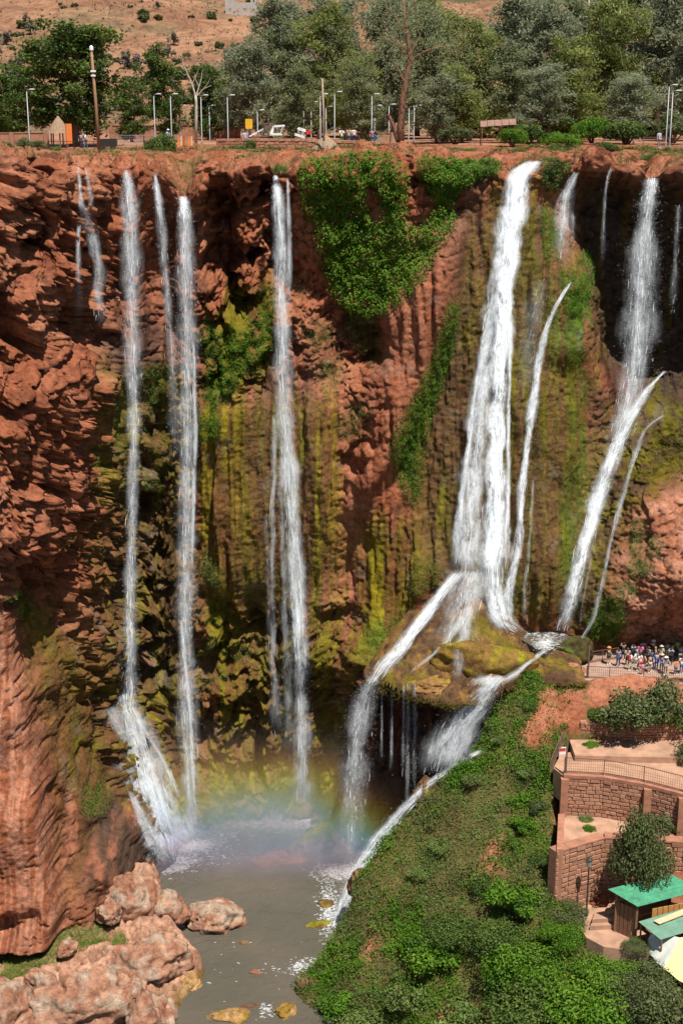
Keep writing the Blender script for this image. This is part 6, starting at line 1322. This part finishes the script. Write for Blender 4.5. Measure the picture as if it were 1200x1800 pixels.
for k, (lab, px, py, z, dm) in enumerate([('squarish pale boulder resting against the pointed boulder', 196, 1610, -66.6, (2.4, 2.2, 2.6)), ('small pale boulder in the grass of the bank', 120, 1668, -67.2, (2.0, 1.6, 1.6)), ('pale boulder in front of the flat grass topped boulder', 225, 1735, -67.9, (3.6, 2.8, 3.2)), ('half buried pale boulder left of the furrowed boulder', 70, 1730, -67.9, (3.4, 2.6, 2.8)),
   ('low wet rock in the pool near the lone boulder', 432, 1662, -70.2, (1.3, 1.0, .7)), ('flat wet rock in the outlet channel', 440, 1772, -70.2, (1.8, 1.2, .7)), ('small wet rock left of the outlet channel', 372, 1790, -70.2, (1.6, 1.2, .9))]):
    boulder('boulder', lab, bat(px, py, z), dm, 90 + 3 * k, PALE if k < 4 else BRN, .28, k * .7)
for k, (lab, px, py, D, dm) in enumerate([('round red rock on the rim right of the tall white left fall', 250, 290, 131.5, (2.6, 2.4, 2.0)), ('red rock knob on the rim between the two leftmost falls', 186, 288, 130.5, (2.8, 2.4, 1.8)), ('big red rock on the rim right of the broad left fall', 372, 292, 132.5, (3.4, 3.0, 2.4)), ('red rock on the rim left of the middle fall', 446, 292, 133, (3.0, 2.6, 1.8)),
   ('smooth red rock dome beside the lip of the mightiest fall', 862, 284, 131.6, (3.0, 2.6, 2.2)), ('rounded red rock on the rim above the ragged veil', 985, 276, 133, (3.0, 2.6, 2.0)), ('large rounded red rock on the rim above the dark hollow', 1044, 284, 132.5, (3.8, 3.0, 3.0)), ('red rock on the rim left of the broad right fall', 1112, 290, 133, (2.8, 2.4, 2.4)), ('craggy red rock on the rim above the left wall', 86, 284, 123.5, (3.2, 3.0, 2.2)), ('low red rock on the rim above the creeper', 640, 274, 134, (3.2, 2.6, 1.6))]):
    boulder('rock', lab, at(px, py + 8, D), dm, 120 + 3 * k, [tuple(RED), tuple(RED2), tuple(DRED)], .30, k * .9, cat='rock')
# ------------------------------------------------------------------ things on the plateau
def pz(px, D): return np.array([at(px, 240, D)[0], D, plat_h(D)])
def seat(o):      # foot height of a plateau thing
    return o
LAMPS = [(52,150,158,'beside the brick wall at the left photo edge'),(253,172,170,'first right of the round broadleaf tree'),(273,165,166,'left of the orange barriers'),(302,163,166,'behind the orange barriers'),(317,176,186,'short looking, right behind the orange barriers'),(355,163,168,'next to the bare white tree'),(369,178,186,'half hidden right of the bare white tree'),(401,160,168,'just left of the yellow sign'),(453,170,194,'right of the yellow sign'),
 (534,176,190,'behind the red ended wrecked frame'),(547,168,180,'left of the thin wooden pole'),(563,160,166,'touching the thin wooden pole'),(573,178,188,'right behind the thin wooden pole'),(588,158,162,'right of the thatched mound'),(653,158,166,'beside the plateau visitors'),(658,170,186,'behind the plateau visitors'),(683,172,184,'left of the old tree stump'),(718,164,188,'right of the old tree trunk'),(727,172,186,'second right of the old tree trunk'),(793,172,180,'alone left of the tin shelter'),
 (1113,168,160,'left of the right hand pair'),(1124,176,158,'second left of the right hand pair'),(1170,152,150,'left one of the tall right hand pair'),(1177,150,160,'right one of the tall right hand pair')]
for px, D, top, where in LAMPS:
    b = pz(px, D); h = at(px, top, D)[2] - b[2]; e = empty('lamp_post', b); tag(e, 'grey steel lamp post ' + where, 'street lamp', 'plateau lamp posts')
    mb = MB(); mb.lathe((0, 0, -.15), [(.12, 0), (.11, .3), (.07, .4), (.045, h)], 8); mb.build('pole', M_STEEL, e, smooth=True)
    mb = MB(); mb.tube([(0, 0, h - .2), (.1, -.05, h), (.45, -.12, h + .08)], .04, 6); arm = mb.build('arm', M_STEEL, e, smooth=True)
    mb = MB(); mb.box((.62, -.15, h + .08), (.5, .22, .10), -.2, .8); mb.build('lamp_head', M_LAMP, arm)
# wooden poles
e = empty('utility_pole', at(175, 268, 135)); tag(e, 'thick brown wooden utility pole with white fittings at the rim', 'pole')
mb = MB(); mb.tube([(0, 0, -.4), (-.12, 0, 4.5), (-.3, 0, 9.2)], [.17, .15, .12], 8); mb.build('pole', mat_plain('brown_pole', (.30, .155, .085), .8, .3, 5, .01), e, smooth=True)
for z, w in ((7.4, .5), (7.0, .4)): mb = MB(); mb.box((-.2, -.12, z), (w, .14, .16)); mb.build('fitting', M_WHITEP, e)
mb = MB(); mb.lathe((-.3, 0, 9.2), [(.12, 0), (.2, .1), (.18, .4), (.05, .5)], 8); mb.build('lamp', M_WHITEP, e)
e = empty('utility_pole', at(569, 266, 142)); tag(e, 'thin pale wooden pole rising by the thatched mound', 'pole')
mb = MB(); mb.tube([(0, 0, -.4), (0, 0, 3.5), (-.12, 0, 7.0)], [.11, .10, .08], 7); mb.build('pole', mat_plain('pale_pole', (.38, .27, .17), .8, .3, 5, .01), e, smooth=True)
mb = MB(); mb.lathe((0, 0, -.3), [(.16, 0), (.16, 1.2), (.12, 1.25)], 7); mb.build('base', M_CONC, e)
# walls
w = [pz(a, D) for a, D in ((380, 147), (450, 146), (540, 146), (620, 146.5), (720, 147))]
wall('wall', 'low tan stone wall along the plateau edge', [tuple(p[:2]) for p in w], [-2.3] * 5, [-1.05, -1.0, -1.05, -1.2, -1.5], .5, .34, .62, seed=5)
def plain_wall(label, pts, D, h, mat, th=.4, piers=3.2):
    a, b = pz(pts[0], D[0]), pz(pts[1], D[1]); e = empty('wall', a); tag(e, label, 'wall'); d = b - a; L = np.linalg.norm(d); n = int(L / piers)
    mb = MB(); mb.bar(np.array([0, 0, h / 2 - .2]), d + np.array([0, 0, h / 2 - .2]), th * .6, h + .4); mb.build('body', mat, e)
    mb = MB(); mb.bar(np.array([0, 0, h + .05]), d + np.array([0, 0, h + .05]), th * .9, .1); mb.build('coping', M_PLASTER, e)
    for k in range(n + 1): mb = MB(); p = d * k / n; mb.box((p[0], p[1] - .1, h / 2), (.45, .5, h + .3)); mb.build('pier', mat, e)
plain_wall('red brick wall with piers at the left photo edge', (-40, 82), (148, 151), 1.5, M_MORTAR); plain_wall('long red retaining wall far back between the lamp posts', (196, 420), (188, 190), 1.7, M_PLASTER, .6, 6); plain_wall('low pale wall behind the plateau visitors', (600, 690), (168, 168), 1.0, M_SAND, .4, 5)
railing('grey steel crowd barrier behind the wooden utility pole', [tuple(pz(a, 158)[:2]) for a in (196, 240, 285, 320)], -1.85, 1.1, mat=M_STEEL, every=2.2)
railing('dark mesh fence before the straw shelter', [tuple(pz(a, 140)[:2]) for a in (86, 130, 165, 200)], -2.35, 1.1, mat=M_BLACK, every=2.2)
railing('grey mesh fence at the rim under the right hand lamp pair', [tuple(pz(a, 146)[:2]) for a in (1130, 1165, 1215)], -2.1, 1.2, mat=M_RUST, every=2)
for px, lab in ((286, 'orange plastic road barrier left of the other two'), (330, 'orange plastic road barrier nearest the bare white tree'), (321, 'small orange road barrier between its neighbours')):
    e = empty('road_barrier', pz(px, 152)); tag(e, lab, 'barrier'); mb = MB(); mb.prism([(-.55, -.25), (.55, -.25), (.55, .25), (-.55, .25)], 0, .12); mb.build('foot', M_ORANGE, e)
    for k in range(4): mb = MB(); mb.box((-.42 + .28 * k, 0, .62), (.2, .12, 1.0), 0, .85); mb.build('slat', M_ORANGE if k % 2 == 0 else M_PLANK, e)
# straw shelter, cart, banner
e = empty('straw_shelter', pz(104, 150)); tag(e, 'straw thatched shelter under the round broadleaf tree', 'shelter')
mb = MB(); mb.lathe((0, 0, 1.5), [(1.25, 0), (1.1, .25), (.5, 1.2), (.06, 1.75)], 14); mb.build('thatch', M_THATCH, e)
for k in range(5): a = k * 1.256; mb = MB(); mb.bar((.9 * cos(a), .9 * sin(a), -.2), (.85 * cos(a), .85 * sin(a), 1.6), .12); mb.build('post', M_WOOD, e)
e = empty('banner', pz(122, 148)); tag(e, 'tall narrow orange banner beside the straw shelter', 'banner')
mb = MB(); mb.bar((-.32, 0, -.2), (-.32, 0, 2.6), .06); mb.build('pole', M_WOOD, e); mb = MB(); mb.prism([(-.28, -.02), (.3, .05), (.3, .07), (-.28, 0)], .5, 2.5); mb.build('cloth', M_ORANGE, e)
e = empty('cart', pz(190, 140)); tag(e, 'black handcart parked right of the wooden utility pole', 'cart')
mb = MB(); mb.box((0, 0, .85), (1.6, .9, .75), 0, 1.1); mb.build('box', M_BLACK, e)
for sx in (-.5, .5):
    mb = MB(); mb.tube([(sx, -.55, .3), (sx, -.47, .3)], .3, 12); mb.build('wheel', M_BLACK, e)
mb = MB(); mb.tube([(.8, -.3, 1.0), (1.3, -.3, 1.2), (1.3, .3, 1.2), (.8, .3, 1.0)], .03, 6); mb.build('handle', M_STEEL, e)
# yellow sign and the wrecked white frames
e = empty('sign', pz(438, 150)); tag(e, 'yellow square sign on a post above the stone wall', 'sign')
for x in (-.25, .25): mb = MB(); mb.bar((x, 0, -.2), (x, 0, 2.6), .07); mb.build('post', M_STEEL, e)
mb = MB(); mb.box((0, -.07, 2.45), (.75, .05, 1.0), .1); mb.build('panel', M_YELLOW, e)
def frame(label, px, py, D, segs):
    o = at(px, py, D); e = empty('broken_frame', (o[0], o[1], plat_h(D))); tag(e, label, 'metal frame'); b = np.array(e.location)
    for (x0, y0, x1, y1, m, w) in segs: mb = MB(); mb.bar(at(x0, y0, D) - b, at(x1, y1, D + .3) - b, w); mb.build('bar', m, e)
frame('white trapezoid metal frame standing behind the stone wall', 487, 240, 148, [(476,236,482,222,M_WHITEP,.2),(482,222,499,221,M_WHITEP,.2),(499,221,494,235,M_WHITEP,.2),(474,236,496,236,M_WHITEP,.22)])
frame('dark and white broken ladder frame left of the white trapezoid', 455, 244, 148, [(438,240,464,226,M_WHITEP,.12),(440,243,474,238,M_RUST,.14),(446,236,444,243,M_WHITEP,.1),(454,231,452,241,M_WHITEP,.1),(462,227,460,239,M_WHITEP,.1),(464,224,478,222,M_RUST,.3)])
frame('toppled white frame with a red end right of the trapezoid', 533, 246, 147, [(524,226,536,230,M_WHITEP,.3),(536,230,530,237,M_WHITEP,.2),(518,236,540,243,M_WHITEP,.26),(537,234,546,232,M_REDP,.34),(524,226,526,236,M_WHITEP,.16)])
e = empty('thatched_mound', pz(573, 144)); tag(e, 'conical heap of dry thatch by the thin wooden pole', 'thatch heap')
mb = MB(); mb.lathe((0, 0, -.2), [(1.75, 0), (1.5, .35), (.85, 1.05), (.15, 1.6), (.04, 1.65)], 16); mb.build('thatch', M_THATCH, e, smooth=True)
mb = MB(); mb.bar((.2, -.2, .8), (2.6, -.1, .1), .12); mb.build('stick', M_WOOD, e)
# rusty tin shelter
e = empty('tin_shelter', pz(872, 158)); tag(e, 'open shelter with rusty tin roof sheets among the gum trees', 'shelter')
for k in range(5): mb = MB(); mb.add([(-1.9 + .8 * k, -.9, 2.0 + .05 * k), (-1.15 + .8 * k, -.9, 2.03 + .05 * k), (-1.0 + .8 * k, 1.0, 2.65 + .05 * k), (-1.75 + .8 * k, 1.0, 2.62 + .05 * k)] + [(-1.9 + .8 * k, -.9, 1.96 + .05 * k), (-1.15 + .8 * k, -.9, 1.99 + .05 * k), (-1.0 + .8 * k, 1.0, 2.61 + .05 * k), (-1.75 + .8 * k, 1.0, 2.58 + .05 * k)], [(0, 1, 2, 3), (7, 6, 5, 4), (0, 4, 5, 1), (1, 5, 6, 2), (2, 6, 7, 3), (3, 7, 4, 0)]); mb.build('roof_sheet', M_TIN, e)
for x in (-1.7, 2.1):
    for y in (-.8, .9): mb = MB(); mb.bar((x, y, -.2), (x, y, 2.0 + (.6 if y > 0 else 0)), .1); mb.build('post', M_WOOD, e)
# ruined concrete building on the hill
_D = np.arange(330, 620, 1.0); _p = np.array([pix(np.array([at(424, 20, d)[0], d, hill_at(at(424, 20, d)[0], d)]))[1] for d in _D]); _D = float(_D[np.argmin(np.abs(_p - 27))])
bz = at(424, 27, _D); e = empty('ruined_building', bz); tag(e, 'roofless grey concrete building shell on the hill', 'building'); S = _D / FPX
mb = MB()
W, H, Dp = 52 * S, 20 * S, 7
for x0, x1 in ((-26,-20),(-16,-8),(-3,4),(9,15),(19,26)): mb.box(((x0 + x1) / 2 * S, 0, H / 2 - 1), ((x1 - x0) * S, .5, H + 2))
for z0, z1 in ((0, 5), (11, 20)): mb.box((0, .006, (z0 + z1) / 2 * S), (W - .02, .48, (z1 - z0) * S))
mb.build('front_wall', M_CONC, e)
for x in (-26, 26): mb = MB(); mb.box((x * S - math.copysign(.26, x), Dp / 2 + .3, H / 2 - 1), (.5, Dp, H + 2)); mb.build('side_wall', M_CONC, e)
mb = MB(); mb.box((0, Dp + .3, H / 2 - 1), (W, .5, H + 2)); mb.build('back_wall', M_CONC, e)
for x in (-24, -14, 18, 24): mb = MB(); mb.box((x * S, 0, H + .75), (4 * S, .5, 1.5)); mb.build('pillar', M_CONC, e)
mb = MB(); mb.box((-19 * S, .02, H + .5), (12 * S, .45, 1.0)); mb.build('parapet', M_CONC, e)

# ------------------------------------------------------------------ people
M_SKIN = [mat_plain('skin_%s' % k, c, .6, .08, 3, .002) for k, c in (('light', (.55, .33, .23)), ('tan', (.40, .22, .14)), ('brown', (.24, .125, .075)))]
CL = {}
PAL = dict(white=(.75, .74, .72), black=(.03, .03, .032), blue=(.05, .12, .42), navy=(.03, .045, .12), pink=(.72, .18, .34), red=(.55, .05, .04), orange=(.70, .22, .05), grey=(.28, .28, .29), beige=(.55, .45, .32), green=(.10, .32, .08), teal=(.05, .28, .32), denim=(.10, .15, .25), brown=(.20, .11, .06), skyblue=(.30, .48, .70), yellow=(.72, .55, .10), khaki=(.35, .29, .17), coral=(.75, .25, .2), purple=(.25, .10, .32))
def cloth_mat(c):
    if c not in CL: CL[c] = mat_plain('cloth_' + c, PAL[c], .85, .15, 6, .004)
    return CL[c]
def skin_mesh(name, joints, edges, root=0, sub=1):
    me = bpy.data.meshes.new(name); me.from_pydata([j[0] for j in joints], edges, []); o = bpy.data.objects.new(name, me); COL.objects.link(o)
    m = o.modifiers.new('skin', 'SKIN'); m.use_smooth_shade = True
    for i, (c, rr) in enumerate(joints):
        v = me.skin_vertices[0].data[i]; v.radius = rr if hasattr(rr, '__len__') else (rr, rr); v.use_root = (i == root)
    s = o.modifiers.new('sub', 'SUBSURF'); s.levels = sub; s.render_levels = sub
    dg = bpy.context.evaluated_depsgraph_get(); out = bpy.data.meshes.new_from_object(o.evaluated_get(dg)); out.name = name
    bpy.data.objects.remove(o); bpy.data.meshes.remove(me)
    out.polygons.foreach_set('use_smooth', np.ones(len(out.polygons), bool)); return out
def pose(kind):
    """joint places for a 1.70 m figure facing -y"""
    hipz, kz, az = .90, .48, .08; j = {}
    j['hip'] = (0, 0, hipz); j['waist'] = (0, .0, 1.06); j['chest'] = (0, .01, 1.28); j['neck'] = (0, .01, 1.44); j['head'] = (0, -.01, 1.56); j['top'] = (0, 0, 1.66)
    for s, n in ((-1, 'l'), (1, 'r')):
        st = {'stand': 0, 'walk': .22 * s, 'photo': .05 * s, 'lean': 0, 'sit': 0}[kind]
        j['h' + n] = (.09 * s, 0, hipz - .03); j['k' + n] = (.10 * s, -.03 - st * .6, kz); j['a' + n] = (.11 * s, .02 - st if s > 0 else .02 - st, az); j['t' + n] = (.12 * s, -.13 - st, .03)
        j['s' + n] = (.18 * s, .01, 1.38); j['e' + n] = (.25 * s, .04 - st * .3, 1.12); j['w' + n] = (.26 * s, -.06 + st * .5, .88); j['f' + n] = (.26 * s, -.08 + st * .5, .79)
        if kind == 'photo': j['e' + n] = (.27 * s, -.12, 1.22); j['w' + n] = (.12 * s, -.30, 1.42); j['f' + n] = (.06 * s, -.33, 1.48)
        if kind == 'lean': j['e' + n] = (.27 * s, -.12, 1.15); j['w' + n] = (.2 * s, -.34, 1.08); j['f' + n] = (.16 * s, -.42, 1.07)
        if kind == 'sit': j['k' + n] = (.13 * s, -.44, .88 - .02); j['a' + n] = (.12 * s, -.42, .46); j['t' + n] = (.12 * s, -.56, .42); j['w' + n] = (.16 * s, -.30, .98); j['f' + n] = (.12 * s, -.37, .97)
    return j
def figure(kind):
    j = pose(kind); R = dict(hip=(.15, .11), waist=(.13, .095), chest=(.165, .11), neck=.055, head=(.078, .095), top=.055)
    names = ['hip', 'waist', 'chest', 'neck', 'head', 'top']; ed = [(0, 1), (1, 2), (2, 3), (3, 4), (4, 5)]
    for n in 'lr':
        for k, (nm, rr, par) in enumerate((('h', .085, 'hip'), ('k', .055, 'h'), ('a', .04, 'k'), ('t', .035, 'a'), ('s', .06, 'chest'), ('e', .042, 's'), ('w', .03, 'e'), ('f', .036, 'w'))):
            key = nm + n; names.append(key); R[key] = rr; p = par if par in ('hip', 'chest') else par + n; ed.append((names.index(p), len(names) - 1))
    body = skin_mesh('body', [(j[k], R[k]) for k in names], ed)
    # a face: nose, brow and ears as added verts would vanish at this size; the head is shaped by its skin radii
    tn = ['hip', 'waist', 'chest', 'neck']; te = [(0, 1), (1, 2), (2, 3)]; tr = {'hip': (.165, .125), 'waist': (.148, .112), 'chest': (.185, .13), 'neck': .062}
    for n in 'lr':
        for nm, rr, par in (('s', .075, 'chest'), ('e', .058, 's')): tn.append(nm + n); tr[nm + n] = rr; te.append((tn.index(par if par == 'chest' else par + n), len(tn) - 1))
    j2 = dict(j); j2['neck'] = (j['neck'][0], j['neck'][1], j['neck'][2] - .03)
    top = skin_mesh('top', [(j2[k], tr[k]) for k in tn], te, 1)
    ln = ['hip']; le = []; lr = {'hip': (.158, .12)}
    for n in 'lr':
        for nm, rr, par in (('h', .098, 'hip'), ('k', .07, 'h'), ('a', .056, 'k')): ln.append(nm + n); lr[nm + n] = rr; le.append((ln.index(par if par == 'hip' else par + n), len(ln) - 1))
    legs = skin_mesh('trousers', [(j[k], lr[k]) for k in ln], le)
    sn = [('hip', .162), *[(k + n, .102 if k == 'h' else .078) for n in 'lr' for k in 'hk']]; sj = [(j[k], r_) for k, r_ in sn]; shorts = skin_mesh('shorts', [sj[0], sj[1], ((np.array(sj[1][0]) * .35 + np.array(sj[2][0]) * .65).tolist(), .085), sj[3], ((np.array(sj[3][0]) * .35 + np.array(sj[4][0]) * .65).tolist(), .085)], [(0, 1), (1, 2), (0, 3), (3, 4)])
    hx, hy, hz = j['head']
    hair = MB(); hair.lathe((hx, hy + .02, hz), [(.088, -.04), (.102, .02), (.095, .07), (.06, .115), (.015, .128)], 12)
    lng = MB(); lng.lathe((hx, hy + .035, hz), [(.075, -.22), (.095, -.1), (.104, .02), (.096, .07), (.06, .115), (.015, .128)], 12)
    hat = MB(); hat.lathe((hx, hy, hz), [(.20, .045), (.20, .06), (.108, .07), (.10, .14), (.03, .165)], 14)
    shoe = []
    for n in 'lr':
        a, t = j['a' + n], j['t' + n]; s = MB(); s.tube([(a[0], a[1] + .05, a[2] - .02), (a[0], a[1] - .02, a[2] - .03), (t[0], t[1], t[2] + .012), (t[0], t[1] - .04, t[2] + .005)], [.045, .05, .045, .025], 8); shoe.append(s.mesh('shoe', None, True))
    return dict(body=body, top=top, trousers=legs, shorts=shorts, hair=hair.mesh('hair', None, True), long=lng.mesh('hair', None, True), hat=hat.mesh('hat', None, True), shoe=shoe)
FIG = {k: figure(k) for k in ('stand', 'walk', 'photo', 'lean', 'sit')}
def part(name, me, mat, e):
    o = link(name, me, e)
    if not me.materials: me.materials.append(None)
    o.material_slots[0].link = 'OBJECT'; o.material_slots[0].material = mat; return o
M_HAIR = [mat_plain('hair_dark', (.025, .018, .014), .6, .2, 9, .003), mat_plain('hair_brown', (.10, .055, .03), .6, .2, 9, .003), mat_plain('hair_fair', (.36, .23, .11), .6, .2, 9, .003)]
def person(label, P, kind, rz, top, low, hair=0, skin=0, shorts=False, long=False, hat=None, h=1.0, bag=None, stripes=False, group=None, shoes='white'):
    F = FIG[kind]; e = empty('person', P, rz); e.scale = (h * 1.06,) * 3; tag(e, label, 'person', group)
    part('body', F['body'], M_SKIN[skin], e); tp_ = part('top', F['top'], cloth_mat(top) if not stripes else M_STRIPE, e); part('shorts' if shorts else 'trousers', F['shorts' if shorts else 'trousers'], cloth_mat(low), e)
    hr_ = part('hair', F['long' if long else 'hair'], M_HAIR[hair], e)
    if hat: part('hat', F['hat'], cloth_mat(hat), hr_)
    for s in F['shoe']: part('shoe', s, cloth_mat(shoes), e)
    if bag:
        mb = MB(); mb.box((0, .19, 1.22), (.30, .16, .42), 0, .85); b = mb.build('backpack', cloth_mat(bag), tp_)
    return e
def mat_stripe():
    m, n, l, b = new_mat('striped_cloth'); tc = n.new('ShaderNodeTexCoord'); w = n.new('ShaderNodeTexWave'); w.bands_direction = 'Z'; w.inputs['Scale'].default_value = 2.6; l.new(tc.outputs['Object'], w.inputs['Vector'])
    l.new(ramp(n, l, w.outputs['Fac'], [(.45, (.04, .04, .04)), (.55, (.62, .60, .55))]).outputs['Color'], b.inputs['Base Color']); setp(b, Roughness=.85); return m
M_STRIPE = mat_stripe()
def pl(px, py, z=ZP): return at_z(px, py, z)
person('person in striped shirt and dark trousers alone at the platform corner', pl(926, 1180), 'lean', 2.6, 'white', 'navy', 0, 1, stripes=True, shoes='black')
CROWD = [('person in orange headwear and black shorts, left end of the crowd', 1068, 1168, 'stand', .4, 'black', 'black', dict(hat='orange', shorts=True)), ('person with blue top and dark trousers, second from the left of the crowd', 1085, 1172, 'photo', 2.9, 'blue', 'navy', {}),
 ('person in beige top and black trousers facing the falls', 1101, 1170, 'stand', 3.0, 'beige', 'black', dict(long=True, hair=1)), ('person in white top and white trousers in the crowd', 1115, 1176, 'walk', 1.2, 'white', 'white', {}), ('person in pale blue top with dark backpack in the crowd', 1112, 1164, 'photo', 3.1, 'skyblue', 'denim', dict(bag='navy')),
 ('person in bright pink top in the crowd', 1124, 1163, 'stand', 2.8, 'pink', 'black', dict(long=True)), ('person in black top and white hat standing on the higher spot', 1146, 1158, 'photo', 3.0, 'black', 'black', dict(hat='white', h=1.05)), ('person in red shorts and white top in the crowd', 1123, 1180, 'walk', .6, 'white', 'red', dict(shorts=True)),
 ('person in coral top crouching low in the crowd', 1131, 1176, 'stand', 1.8, 'coral', 'grey', dict(h=.85)), ('person in royal blue top near the railing', 1152, 1178, 'stand', .3, 'blue', 'blue', dict(hair=1)), ('person in white sun hat and navy top at the railing', 1161, 1181, 'lean', 0, 'navy', 'denim', dict(hat='beige')),
 ('person in beige top and straw hat behind the royal blue one', 1160, 1166, 'stand', 2.7, 'beige', 'khaki', dict(hat='beige')), ('person in skyblue shirt with black backpack', 1177, 1170, 'photo', 3.1, 'skyblue', 'black', dict(bag='black')), ('person in orange top sitting at the railing', 1186, 1186, 'lean', .2, 'orange', 'denim', dict(h=.85)),
 ('person in white top and denim at the railing right of the orange one', 1196, 1184, 'stand', .1, 'white', 'denim', dict(long=True)), ('person in teal top looking up at the falls', 1171, 1160, 'stand', 3.0, 'teal', 'beige', {}), ('person in blue and khaki at the right photo edge', 1194, 1166, 'photo', 2.8, 'blue', 'khaki', {}),
 ('person in grey top and black trousers in the second row', 1138, 1168, 'stand', 2.2, 'grey', 'black', dict(hair=1)), ('person in black top bending to the railing', 1140, 1182, 'lean', .4, 'black', 'beige', {}), ('person in white top with red bag in the crowd', 1106, 1178, 'walk', 2.0, 'white', 'beige', dict(bag='red')),
 ('person in yellow top half hidden in the crowd', 1180, 1162, 'stand', 1.0, 'yellow', 'denim', {}), ('person in purple top behind the pink one', 1130, 1156, 'stand', 2.6, 'purple', 'black', dict(long=True)), ('person in khaki with fair hair in the middle of the crowd', 1150, 1168, 'stand', 1.5, 'khaki', 'khaki', dict(hair=2, long=True)),
 ('person in navy top left of the royal blue one', 1143, 1174, 'walk', 4.0, 'navy', 'grey', {}), ('child in pink clothes at the railing', 1128, 1186, 'stand', .5, 'pink', 'pink', dict(h=.66)), ('person in green top at the back of the crowd', 1188, 1156, 'stand', 2.9, 'green', 'black', {}),
 ('person in white cap and grey shorts at the railing', 1168, 1186, 'lean', .1, 'grey', 'grey', dict(hat='white', shorts=True)), ('person in brown top beside the white trousers', 1117, 1168, 'stand', .9, 'brown', 'denim', dict(hair=1)), ('person in black dress near the back railing', 1094, 1160, 'photo', 3.2, 'black', 'black', dict(long=True))]
for k, (lab, px, py, kd, rz, tp, lw_, ex_) in enumerate(CROWD): person(lab, pl(px, py), kd, rz, tp, lw_, skin=k % 3, group='crowd on the viewing platform', **ex_)
UP = [('person in dark clothes left of the wooden utility pole', 143, 142, 'stand', .5, 'navy', 'black', {}), ('person in white top beside the dark one under the round tree', 150, 143, 'walk', 2, 'white', 'denim', {}), ('person in blue top left of the yellow sign', 431, 150, 'stand', .3, 'skyblue', 'navy', {}), ('person in white and green left of the plateau group', 600, 160, 'lean', .4, 'white', 'green', {}),
 ('person in beige top in the plateau group', 613, 162, 'stand', .2, 'beige', 'denim', {}), ('person in white top in the plateau group', 622, 162, 'stand', .5, 'white', 'navy', {}), ('person in purple top beside the plateau lamp post', 654, 158, 'stand', .2, 'purple', 'denim', {}), ('person in dark top right of the plateau lamp post', 661, 158, 'walk', 1, 'black', 'teal', {}),
 ('person in pale blue shirt under the right hand lamp pair', 1158, 149, 'stand', .4, 'skyblue', 'grey', {}), ('person in red vest near the orange barriers', 296, 155, 'walk', .9, 'skyblue', 'navy', dict(hat='white'))]
for k, (lab, px, D, kd, rz, tp, lw_, ex_) in enumerate(UP): person(lab.replace('red vest', 'blue top and white hat'), pz(px, D), kd, rz, tp, lw_, skin=(k + 1) % 3, **ex_)
